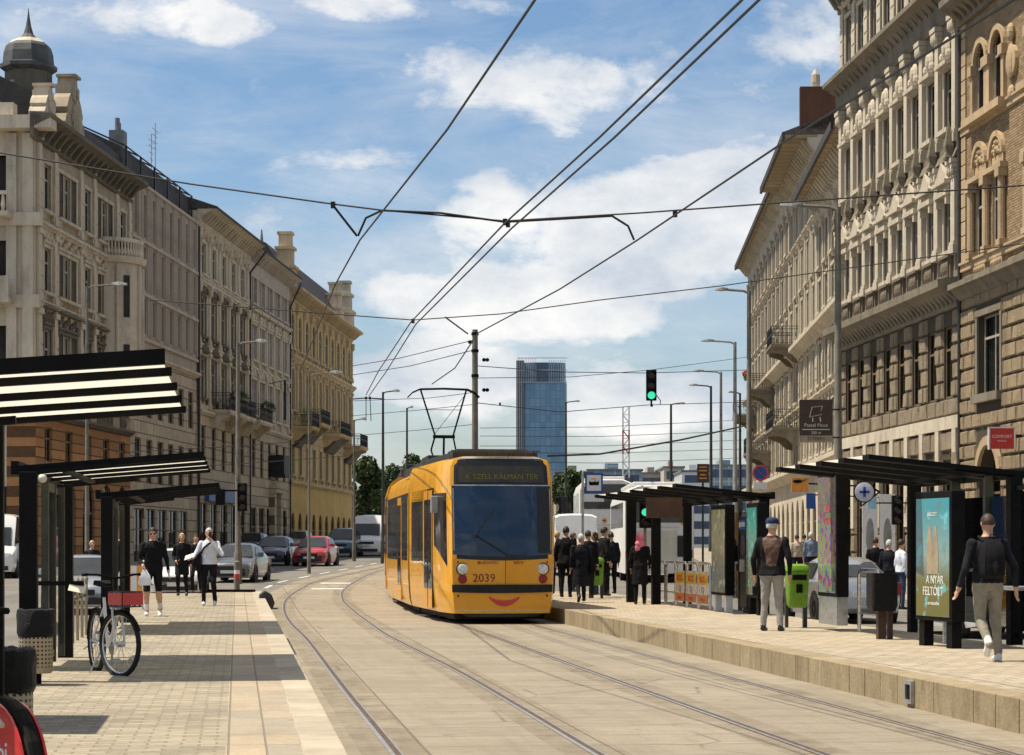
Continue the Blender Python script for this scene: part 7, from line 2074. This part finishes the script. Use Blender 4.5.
# man in a white shirt on the phone
p = foot(209, 605.5)
t, ch, hc, hp, hd = person(p, .05, 1.8, 'c_white', 'c_black', 'man in pale shirt and dark trousers holding a phone to his face', shoes='shoe_w', hair='hair_g', hairstyle='cropped', voxel=.012, build=1.04,
    pose=dict(la=((-.14, -.06, -.26), (-.2, -.26, -.32)), ra=((.13, -.14, -.24), (-.12, -.2, .09)), ll=((-.02, -.1, -.42), (-.03, .02, -.83)), rl=((.02, -.12, -.41), (.05, -.08, -.82))), seed=3)
ch('papers', lambda s: s.hexa([(-.52, -.34, 1.02), (-.3, -.36, 1.1), (-.3, -.34, 1.1), (-.52, -.32, 1.02)], [(-.5, -.26, 1.12), (-.27, -.28, 1.2), (-.27, -.26, 1.2), (-.5, -.24, 1.12)]), M['whitecloth'], False)
ch('shoulder_bag', lambda s: (s.loft([[(-.24 + a * .05, -.02 + b * .12, z) for a, b in ((-1, -1), (1, -1), (1, 1), (-1, 1))] for z in (.78, .86, 1.08)]), s.tube([(-.22, -.05, 1.08), (-.1, -.16, 1.3), (.08, -.13, 1.44), (.1, .08, 1.45), (-.1, .14, 1.3), (-.22, .06, 1.08)], .022, 6)), M['c_black'])
ch('phone', lambda s: s.hexa([(-.0, -.13, 1.53), (.07, -.14, 1.53), (.07, -.12, 1.53), (0, -.11, 1.53)], [(.0, -.13, 1.66), (.07, -.14, 1.66), (.07, -.12, 1.66), (0, -.11, 1.66)]), M['plastic'], False)
# person half hidden behind the shelter posts
person((at(92, 65), 65, .14), .3, 1.72, 'c_dark', 'c_dark', 'person with pale hair half hidden behind the third left shelter post', hair='hair_b', seed=4, voxel=.02)
# woman glimpsed behind the man in the pale shirt
person(G(196, 594, PZ), .1, 1.62, 'c_black', 'c_black', 'dark haired person just behind the man in the pale shirt', hair='hair_br', seed=5, voxel=.018, pose=WALK)
# man with navy cap, back to the viewer
p = foot(772, 631)
t, ch, hc, hp, hd = person(p, PI - .35, 1.84, 'c_black', 'c_grey', 'elderly man in dark leather jacket and navy cap seen from behind', hair='hair_g', head_turn=-.35, coat=.86, patch=(lambda c, n: (n[:, 1] > .25) & (c[:, 2] > 1.0 + .25 * np.abs(c[:, 0] + .02)) & (c[:, 2] < 1.47) & (np.abs(c[:, 0] + .02) < .05 + .2 * (c[:, 2] - .9)), 'c_leather'), voxel=.012, build=1.12,
    pose=dict(la=((-.1, .05, -.28), (-.09, -.0, -.54)), ra=((.1, .05, -.28), (.09, -.03, -.54)), ll=((-.02, -.01, -.43), (-.05, .02, -.84)), rl=((.02, -.01, -.43), (.05, -.02, -.84))), seed=6)
def cap(s):
    rings = []
    for z, r_ in ((.03, 1.03), (.06, 1.06), (.09, .98), (.118, .72), (.13, .3)):
        rings.append([hp(.092 * r_ * math.cos(2 * PI * i / 18), .11 * r_ * math.sin(2 * PI * i / 18), z) for i in range(18)])
    s.loft(rings)
    s.loft([[hp(x, -.08, .04) for x in (-.07, 0, .07)] + [hp(x, -.08, .05) for x in (.07, 0, -.07)], [hp(x * .9, y, .022) for x, y in ((-.06, -.15), (0, -.175), (.06, -.15))] + [hp(x * .9, y, .03) for x, y in ((.06, -.15), (0, -.175), (-.06, -.15))]])
ch('cap', cap, M['c_navycap'])
ch('handbag', lambda s: (s.loft([[(hd[1].x + a * .035, hd[1].y + b * .07, hd[1].z - z) for a, b in ((-1, -1), (1, -1), (1, 1), (-1, 1))] for z in (.06, .2)]), s.tube([hd[1] + Vector((0, -.06, -.06)), hd[1] + Vector((0, -.02, .0)), hd[1] + Vector((0, .06, -.06))], .008, 6)), M['c_black'])
# walking man with backpack
p = foot(988, 661)
p.z -= 0
t, ch, hc, hp, hd = person(p, PI + .12, 1.78, 'c_dark', 'c_khaki', 'young man in black sweater with black backpack walking away', shoes='shoe_w', hair='hair_br', hairstyle='cropped', voxel=.011, build=1.08,
    pose=dict(la=((-.12, .06, -.27), (-.15, .04, -.53)), ra=((.1, .04, -.28), (.16, -.06, -.53)), ll=((-.02, -.06, -.43), (-.04, -.02, -.84)), rl=((.0, -.03, -.42), (-.02, .26, -.72)), rlf=(0, -.35, -.93)), seed=7)
def pack(s):
    s.loft([[(a * w, y0 + b * d, z) for a, b in ((-1, 0), (-.8, .75), (0, 1), (.8, .75), (1, 0))] for z, w, d, y0 in ((.98, .12, .1, .11), (1.02, .15, .17, .11), (1.2, .16, .19, .115), (1.36, .145, .15, .115), (1.45, .1, .07, .1))])
    s.loft([[(a * w, .2 + b * d, z) for a, b in ((-1, 0), (0, 1), (1, 0))] for z, w, d in ((1.03, .1, .1), (1.14, .12, .13), (1.24, .1, .09))])
    for sx in (-1, 1): s.tube([(sx * .1, .14, 1.42), (sx * .12, .02, 1.475), (sx * .13, -.11, 1.38), (sx * .14, -.12, 1.2), (sx * .15, .02, 1.05)], .018, 6)
    s.tube([(-.03, .12, 1.45), (-.02, .14, 1.5), (.02, .14, 1.5), (.03, .12, 1.45)], .008, 6)
ch('backpack', pack, M['c_black'])
ch('shoe_sole', lambda s: None if s.box(-.02, .02, .3, .34, .4, .42) is None else None, M['shoe_w']) if False else None
# girl with pink headscarf
p = foot(640, 604.5)
t, ch, hc, hp, hd = person(p, PI - .1, 1.66, 'c_black', 'c_black', 'woman in long black coat with pink headscarf seen from behind', coat=.5, hair='hair_d', build=1.02,
    pose=dict(la=((-.08, .02, -.28), (-.06, -.1, -.5)), ra=((.08, .02, -.28), (.06, -.1, -.5))), seed=8)
ch('headscarf', lambda s: (s.ell(hc + Vector((0, .012, .012)), .102, .118, .125, 18, 12), s.ell(hc + Vector((0, .07, -.13)), .12, .1, .1, 16, 10), s.ell(hc + Vector((.05, .1, -.24)), .07, .05, .12, 12, 8)), M['c_pink'])
# waiting group right of the tram
grp = 'people waiting on the platform right of the tram'
t, ch, hc, hp, hd = person(foot(566, 597.5), PI - .2, 1.86, 'c_black', 'c_black', 'tall man in black jacket nearest the tram corner', hair='hair_d', coat=.82, build=1.15, seed=9, voxel=.016)
t, ch, hc, hp, hd = person(foot(581, 602.5), PI + .15, 1.68, 'c_dark', 'c_dark', 'woman in long dark coat with grey hair and a shoulder bag', hair='hair_g', coat=.42, build=1.12, seed=10, voxel=.015, pose=WALK)
ch('shoulder_bag', lambda s: s.loft([[(-.27 + a * .05, .02 + b * .14, z) for a, b in ((-1, -1), (1, -1), (1, 1), (-1, 1))] for z in (.72, .8, 1.0)]), M['c_black'])
person(foot(604, 596), PI / 2 + .4, 1.84, 'c_black', 'c_black', 'dark haired man in black leaning to the woman with brown hair', hair='hair_d', coat=.84, build=1.1, seed=11, voxel=.016)
person(foot(595, 595), -PI / 2 + .3, 1.7, 'c_brownblack', 'c_jean', 'brown haired woman in jeans facing the dark haired man', hair='hair_br', hairstyle='long', seed=12, voxel=.016)
person(foot(557, 594), PI, 1.72, 'c_beige', 'c_dark', 'person in pale top partly hidden by the tram corner', hair='hair_b', seed=13, voxel=.018)
person(foot(573, 592), 1.2, 1.66, 'c_dark', 'c_jean', 'person in navy standing between the black jackets', hair='hair_br', seed=14, voxel=.018)
person(foot(588, 598.5), PI - .1, 1.76, 'c_black', 'c_dark', 'man in black coat between the grey haired woman and the pair', hair='hair_d', coat=.7, build=1.08, seed=15, voxel=.018)
person(foot(611, 594), PI + .3, 1.7, 'c_dark', 'c_black', 'person in dark jacket rightmost in the group by the green bin', hair='hair_br', seed=16, voxel=.018)
# bystanders on the far pavement
for px, Y, H, tp, bt, hr, rz, lab in ((875.5, 58, 1.76, 'c_black', 'c_jean', 'hair_br', PI, 'man in black jacket leftmost of the three by the pharmacy'), (889, 56, 1.72, 'c_dark', 'c_dark', 'hair_g', PI - .3, 'grey haired person in dark coat between two bystanders'),
                                      (901, 54, 1.74, 'c_white', 'c_jean', 'hair_d', 1.9, 'dark haired person in white top beside the teal poster'),
                                      (811, 74, 1.78, 'c_blue', 'c_dark', 'hair_g', PI, 'man in light blue jacket walking away on the far pavement'), (797, 76, 1.68, 'c_beige', 'c_black', 'hair_br', PI, 'woman in beige top walking beside the man in blue'), (804, 79, 1.66, 'c_dark', 'c_dark', 'hair_d', PI, 'dark clad walker just behind the man in blue')):
    person((at(px, Y), Y, gz(Y) + .13), rz, H, tp, bt, lab, hair=hr, seed=int(px), voxel=.02, pose=WALK if px < 850 else None)
# ================================================================== lamps, poles, wires
def lamp_post(px, py, Y, arm_px, label, m='galv', r=.11, zb=None, curve=.0, name='street_lamp'):
    x = at(px, Y); g = gz(Y) if zb is None else zb; H = zat(py, Y) - g; a = arm_px * Y / F
    t = thing(name, label, 'street lamp', (x, Y, g), 0, 'street lamps and lamp posts')
    s = MB(); s.lathe([(r * 1.35, 0), (r * 1.35, 1.1), (r, 1.2), (r * .6, H)], (0, 0, 0), 12); s.build('pole', M[m], t, smooth=True)
    s = MB(); s.tube([(0, 0, H - .1), (a * .15, 0, H), (a * .7, 0, H + .06)], r * .42, 6)
    s.build('arm', M[m], t)
    s = MB(); sg = 1 if a > 0 else -1
    s.loft([[(a * .62, -.07, H + .03), (a * .62, .07, H + .03), (a * .62, .06, H + .12), (a * .62, -.06, H + .12)], [(a * .8, -.15, H + .0), (a * .8, .15, H + .0), (a * .8, .1, H + .15), (a * .8, -.1, H + .15)], [(a, -.1, H + .03), (a, .1, H + .03), (a, .06, H + .1), (a, -.06, H + .1)]])
    s.build('lantern', M['grey'], t, bevel=.01)
    return t
lamp_post(838, 207, 67, -58, 'tall pale lamp post in front of the ornate stone house', 'concrete_pole', .14, .13)
lamp_post(749, 291, 89, -34, 'lamp post with long arm beside the flower balcony house', 'concrete_pole', .13)
lamp_post(735, 342, 111, -34, 'third lamp post from the right against the sky', 'grey', .13)
lamp_post(721, 372, 130, -28, 'lamp post second left of the stucco corner house', 'grey', .12)
lamp_post(711, 386, 142, -22, 'lamp post with short arm left of the tall lamps', 'darkgrey', .12)
lamp_post(671, 404, 160, 14, 'dark lamp post standing behind the far right shelter', 'darkgrey', .13)
lamp_post(566, 402, 165, 14, 'dark lamp post in front of the blue tower edge', 'darkgrey', .11)
lamp_post(740, 393, 150, -12, 'dark post close to the far stucco corner', 'darkgrey', .12)
lamp_post(238, 343, 79, 29, 'tall lamp post carrying signals left of the parked cars', 'concrete_pole', .11)
lamp_post(309, 374, 93, 34, 'slim lamp post in front of the ochre house', 'concrete_pole', .06)
lamp_post(354, 420, 118, 12, 'slim post at the far end of the ochre house', 'concrete_pole', .08)
lamp_post(383, 392, 112, 17, 'slim catenary lamp post just left of the tram', 'darkgrey', .09)
lamp_post(407, 408, 135, 6, 'short dark post behind the tram pantograph', 'darkgrey', .09)
lamp_post(87, 286, 80, 40, 'white armed lamp in front of the grey corner house', 'concrete_pole', .08)
# catenary mast behind the tram
Y = 62; t = thing('catenary_mast', 'thick concrete catenary mast rising behind the tram roof', 'mast', (at(475, Y), Y, gz(Y)))
x_off = track_centre(62)
s = MB(); H = zat(333, Y); s.lathe([(.10, 0), (.08, H)], (0, 0, 0), 14); s.build('pole', M['concrete_pole'], t, smooth=True)
s = MB()
for z in (H - .12, H - .6, H - 1.3): s.lathe([(.105, z - .04), (.105, z + .04)], (0, 0, 0), 12)
for z, sx in ((H - .35, -1), (H - .85, 1), (H - 1.7, 1)): s.lathe([(.03, 0), (.06, .06), (.03, .1), (.06, .14), (.03, .2)], (sx * .2, 0, z), 8, ax='x')
s.build('insulator_clamps', M['black'], t)
# stays at the left pole: black tower post with shield
M['wire'] = plain('wire', (.012, .012, .013), .6)
def wire(label, pts, r=.012, sag=0.0, knots=(), name='overhead_wire', cat='wire', group=None):
    P = []
    pts = [Vector(p) for p in pts]
    for a, b in zip(pts, pts[1:]):
        n = 10
        for i in range(n): P.append(a + (b - a) * (i / n) - Vector((0, 0, sag * 4 * (i / n) * (1 - i / n))))
    P.append(pts[-1])
    s = MB(); s.tube(P, r, 5, caps=False)
    for k in knots:
        k = Vector(k); s.box(k.x - .028, k.x + .028, k.y - .03, k.y + .03, k.z - .04, k.z + .04)
    o = s.build(name, M['wire'], fix=False); tag(o, label, cat, group or 'overhead wires above the tracks'); return o
def W(px, py, Z=None, Y=None):
    if Y is None: Y = (HC - Z) * F / (py - YH)
    return Vector((at(px, Y), Y, zat(py, Y)))
ZC = 5.6
def contact(label, pix, group=None, r=.016):
    P = [W(a, b, ZC) for a, b in pix]; d = P[0] - P[1]
    return wire(label, [P[0] + d * ((P[0].y + 25) / -d.y)] + P[1:], r * .72, group=group)      # runs on over the viewer's head
contact('single contact wire from the top centre to the left roof pinnacle', [(549, -30), (535, 0), (447, 130), (360, 240), (335, 285)])
wire('contact wire tail crossing the ochre house towards the far track', [W(335, 285, ZC), W(322, 318, Y=46), W(300, 372, Y=70)], .014)
contact('left wire of the double contact wire ending above the far track', [(768, -30), (742, 0), (600, 137), (504, 224), (411, 322), (378, 372), (366, 395)])
contact('right wire of the double contact wire ending above the far track', [(790, -30), (759, 0), (615, 137), (512, 228), (416, 324), (386, 372), (369, 396)])
contact('contact wire from the right houses to the catenary mast', [(900, 70), (787, 140), (636, 241), (560, 289), (478, 333)])
ym = 62
wire('contact wire from the mast down to the pantograph', [W(478, 333, Y=40.5), W(455, 368, Y=52), W(432, 384, Y=57)], .014)
ys_ = 28.0
wire('long span wire with black fittings crossing the street overhead', [W(-60, 143, Y=ys_), W(190, 184, Y=ys_), W(332, 204, Y=ys_), W(380, 210, Y=ys_), W(505, 221, Y=ys_), W(640, 213, Y=ys_), W(750, 205, Y=ys_), W(1100, 180, Y=ys_)], .011, 0, [W(333, 205, Y=ys_), W(508, 224, Y=ys_), W(505, 222, Y=ys_), W(675, 214, Y=ys_)])
wire('thick feeder cable looping between the contact wires', [W(358, 236, Y=ys_), W(366, 218, Y=ys_), W(382, 210.5, Y=ys_), W(440, 213, Y=ys_), W(505, 222, Y=ys_), W(560, 219, Y=ys_), W(612, 216, Y=ys_), W(628, 226, Y=ys_), W(634, 240, Y=ys_)], .015)
wire('short pull-off wire at the left contact wire', [W(332, 204, Y=ys_), W(346, 222, Y=ys_), W(357, 236, Y=ys_)], .016)
y2 = 39
wire('second span wire crossing below the double contact wire', [W(150, 300, Y=y2), W(345, 315, Y=y2), W(413, 320, Y=y2), W(500, 314, Y=y2), W(600, 300, Y=y2), W(720, 286, Y=y2), W(1050, 240, Y=y2)], .010, 0, [W(413, 321, Y=y2)])
wire('short pull-off wire beside the mast head', [W(445, 317, Y=y2), W(468, 334, Y=y2)], .014)
y3 = 62
wire('span wire from the mast to the ochre house', [W(474, 340, Y=62), W(400, 358, Y=70), W(352, 366, Y=80)], .012)
wire('lower span wire from the mast to the ochre house', [W(474, 350, Y=62), W(410, 366, Y=70), W(352, 375, Y=80)], .012)
wire('span wire carrying the hanging traffic light, upper strand', [W(478, 366, Y=62), W(560, 372, Y=66), W(648, 373, Y=70.1), W(745, 370, Y=88)], .012)
wire('span wire under the hanging traffic light', [W(478, 403, Y=62), W(560, 412, Y=66), W(648, 405, Y=70.1), W(745, 402, Y=88)], .012, 0, [W(500, 404, Y=63), W(652, 405.5, Y=70.2)])
wire('upper span wire right of the mast before the tower', [W(478, 378, Y=62), W(570, 377, Y=68), W(650, 370, Y=75), W(748, 357, Y=89)], .010)
wire('heavy black cable sagging from the tower foot to the right houses', [W(548, 456, Y=75), W(600, 454, Y=78), W(680, 440, Y=85), W(735, 428, Y=95), W(752, 424, Y=110)], .035)
wire('wire fan strand from the ochre house to the far mast, upper', [W(350, 401, Y=110), W(430, 398, Y=100), W(478, 392, Y=90)], .014)
wire('wire fan strand from the ochre house to the far mast, middle', [W(350, 416, Y=120), W(420, 410, Y=105), W(478, 404, Y=90)], .014)
wire('wire fan strand from the ochre house to the far mast, lower', [W(350, 436, Y=120), W(420, 430, Y=110), W(478, 424, Y=100)], .014)
wire('double fitting bar hanging at the far contact wires', [W(352, 399, Y=64), W(367, 398, Y=62), W(384, 399, Y=64)], .02, 0, [W(366, 398, Y=62), W(370, 398, Y=62)])
wire('vertical dropper below the far fitting bar, left', [W(366, 398, Y=62), W(366, 421, Y=62)], .012)
wire('vertical dropper below the far fitting bar, right', [W(370, 398, Y=62), W(371, 421, Y=62)], .012)
for i, (ya, yb, lab) in enumerate(((428, 420, 'first faint far wire behind the lattice mast'), (436, 431, 'second faint far wire behind the lattice mast'), (446, 440, 'third faint far wire behind the lattice mast'), (452, 449, 'fourth faint far wire behind the lattice mast'), (462, 458, 'lowest faint far wire above the distant roofs'))):
    wire(lab, [W(480, ya, Y=120), W(600, (ya + yb) / 2 + 3, Y=130), W(742, yb, Y=150)], .016)
for i, (py, lab) in enumerate(((446, 'upper signal wire across the cream house at left'), (464, 'lower signal wire across the cream house at left'))):
    wire(lab, [W(130, py + 6, Y=78), W(238, py, Y=79), W(345, py - 8, Y=95)], .014)

# ================================================================== light, sky, camera
SUN_EL, SUN_AZ = R(65), R(-88)          # azimuth from +y, clockwise positive: the sun stands to the left
sd = Vector((math.cos(SUN_EL) * math.sin(SUN_AZ), math.cos(SUN_EL) * math.cos(SUN_AZ), math.sin(SUN_EL)))
su = bpy.data.lights.new('sun', 'SUN'); su.energy = 5.0; su.angle = R(.5); su.color = (1.0, .89, .72)
so = bpy.data.objects.new('sun', su); COL.objects.link(so); so.rotation_euler = (-sd).to_track_quat('-Z', 'Y').to_euler()
so.location = (-40, 40, 80)

w = bpy.data.worlds.new('World'); SC.world = w; w.use_nodes = True
nt = w.node_tree; N = nt.nodes; Lk = nt.links
bg = N['Background']; out = N['World Output']
sky = N.new('ShaderNodeTexSky'); sky.sky_type = 'NISHITA'; sky.sun_disc = False; sky.sun_elevation = SUN_EL; sky.sun_rotation = SUN_AZ
sky.air_density = 1.0; sky.dust_density = .8; sky.ozone_density = 2.0
def nd(typ, ins=None, **kw):
    n = N.new(typ)
    for k_, v_ in kw.items(): setattr(n, k_, v_)
    for k_, v_ in (ins or {}).items():
        if isinstance(v_, bpy.types.NodeSocket): Lk.new(v_, n.inputs[k_])
        else: n.inputs[k_].default_value = v_
    return n
def mth(op, a, b=0.0, clamp=False): return nd('ShaderNodeMath', {0: a, 1: b}, operation=op, use_clamp=clamp).outputs[0]
tc = N.new('ShaderNodeTexCoord'); sp = nd('ShaderNodeSeparateXYZ', {0: tc.outputs['Generated']})
yy = mth('MAXIMUM', mth('ABSOLUTE', sp.outputs[1]), .06)
a_ = mth('DIVIDE', sp.outputs[0], yy); b_ = mth('DIVIDE', sp.outputs[2], yy)      # slope to the side and upwards
ca = mth('MULTIPLY', a_, 2.2); cbv = mth('MULTIPLY', b_, 2.2)
vec = nd('ShaderNodeCombineXYZ', {0: ca, 1: mth('MULTIPLY', cbv, 1.7), 2: 0.3}).outputs[0]
n1 = nd('ShaderNodeTexNoise', {'Vector': vec, 'Scale': 5.5, 'Detail': 8, 'Roughness': .58, 'Distortion': .25}).outputs['Fac']
n2 = nd('ShaderNodeTexNoise', {'Vector': vec, 'Scale': 2.0, 'Detail': 5, 'Roughness': .6}).outputs['Fac']
def blob(px, py, rx, ry, wgt):
    dx = mth('MULTIPLY', mth('SUBTRACT', ca, (px - CX) / 1000), 1000 / rx); dy = mth('MULTIPLY', mth('SUBTRACT', cbv, (YH - py) / 1000), 1000 / ry)
    d = mth('ADD', mth('MULTIPLY', dx, dx), mth('MULTIPLY', dy, dy))
    return mth('MULTIPLY', mth('SUBTRACT', 1.0, d, True), wgt)
BL = [(690, 225, 140, 80, .5), (600, 270, 100, 55, .26), (770, 195, 110, 70, .42), (470, 85, 240, 50, .17), (140, 20, 170, 40, .24), (240, 35, 60, 30, .2), (450, 300, 160, 45, .22), (430, 370, 120, 40, .38), (560, 320, 120, 30, .28), (255, 225, 60, 40, .2), (800, 50, 180, 110, .16), (600, 400, 260, 60, .22), (480, 220, 60, 60, .15), (400, 5, 160, 22, .2)]
tot = mth('ADD', n1, mth('MULTIPLY', mth('SUBTRACT', nd('ShaderNodeTexNoise', {'Vector': vec, 'Scale': 19.0, 'Detail': 6, 'Roughness': .65}).outputs['Fac'], .5), .22))
for bl in BL: tot = mth('ADD', tot, blob(*bl))
tot = mth('ADD', tot, mth('MULTIPLY', mth('SUBTRACT', n2, .5), .25))
veil = nd('ShaderNodeMapRange', {0: nd('ShaderNodeTexNoise', {'Vector': nd('ShaderNodeCombineXYZ', {0: mth('MULTIPLY', ca, .8), 1: mth('MULTIPLY', cbv, 2.6), 2: 4.0}).outputs[0], 'Scale': 3.2, 'Detail': 8, 'Roughness': .62, 'Distortion': .4}).outputs['Fac'], 1: .40, 2: .68, 3: 0.0, 4: .62}).outputs[0]
dens = nd('ShaderNodeMapRange', {0: tot, 1: .575, 2: .76, 3: 0.0, 4: 1.0}, interpolation_type='SMOOTHSTEP').outputs[0]
dens = mth('MAXIMUM', dens, veil)
shade = nd('ShaderNodeMapRange', {0: nd('ShaderNodeTexNoise', {'Vector': nd('ShaderNodeMapping', {0: vec, 'Location': (.01, .05, 0)}).outputs[0], 'Scale': 5.5, 'Detail': 6, 'Roughness': .6}).outputs['Fac'], 1: .38, 2: .66, 3: 0.0, 4: 1.0}).outputs[0]
SKY_S = .085
def mixc(f, a, b, mode='MIX'):
    n = N.new('ShaderNodeMix'); n.data_type = 'RGBA'; n.blend_type = mode
    for s_, v_ in ((n.inputs[0], f), (n.inputs[6], a), (n.inputs[7], b)):
        if isinstance(v_, bpy.types.NodeSocket): Lk.new(v_, s_)
        else: s_.default_value = v_ if not isinstance(v_, tuple) else (*v_, 1)
    return n.outputs[2]
cloudc = mixc(shade, (5.3, 5.8, 6.5), (9.2, 9.0, 8.7))
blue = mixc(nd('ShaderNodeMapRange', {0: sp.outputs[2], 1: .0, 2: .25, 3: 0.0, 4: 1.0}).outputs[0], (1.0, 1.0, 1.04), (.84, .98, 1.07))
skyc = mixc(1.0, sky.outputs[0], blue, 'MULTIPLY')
high = nd('ShaderNodeMapRange', {0: sp.outputs[2], 1: .28, 2: .6, 3: 0.0, 4: .36}).outputs[0]      # warm cloud tone added overhead, out of view, to warm the fill light
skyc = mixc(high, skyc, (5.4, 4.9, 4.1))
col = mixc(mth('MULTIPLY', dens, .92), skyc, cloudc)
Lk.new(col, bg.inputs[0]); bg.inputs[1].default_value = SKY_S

cam = bpy.data.cameras.new('camera'); co_ = bpy.data.objects.new('camera', cam); COL.objects.link(co_)
co_.location = (0, 0, HC); co_.rotation_euler = (R(90), 0, 0)
cam.sensor_width = 36; cam.sensor_fit = 'HORIZONTAL'; cam.lens = 36 * F / 1024
cam.shift_y = (YH - 377.5) / 1024; cam.clip_start = .2; cam.clip_end = 8000
SC.camera = co_
SC.render.resolution_x, SC.render.resolution_y = 1024, 755
vs_ = SC.view_settings; vs_.view_transform = 'Standard'; vs_.look = 'None'; vs_.gamma = 1; vs_.use_curve_mapping = False; vs_.exposure = 0.45
SC.render.engine = 'CYCLES'
SC.cycles.max_bounces = 6; SC.cycles.transparent_max_bounces = 12
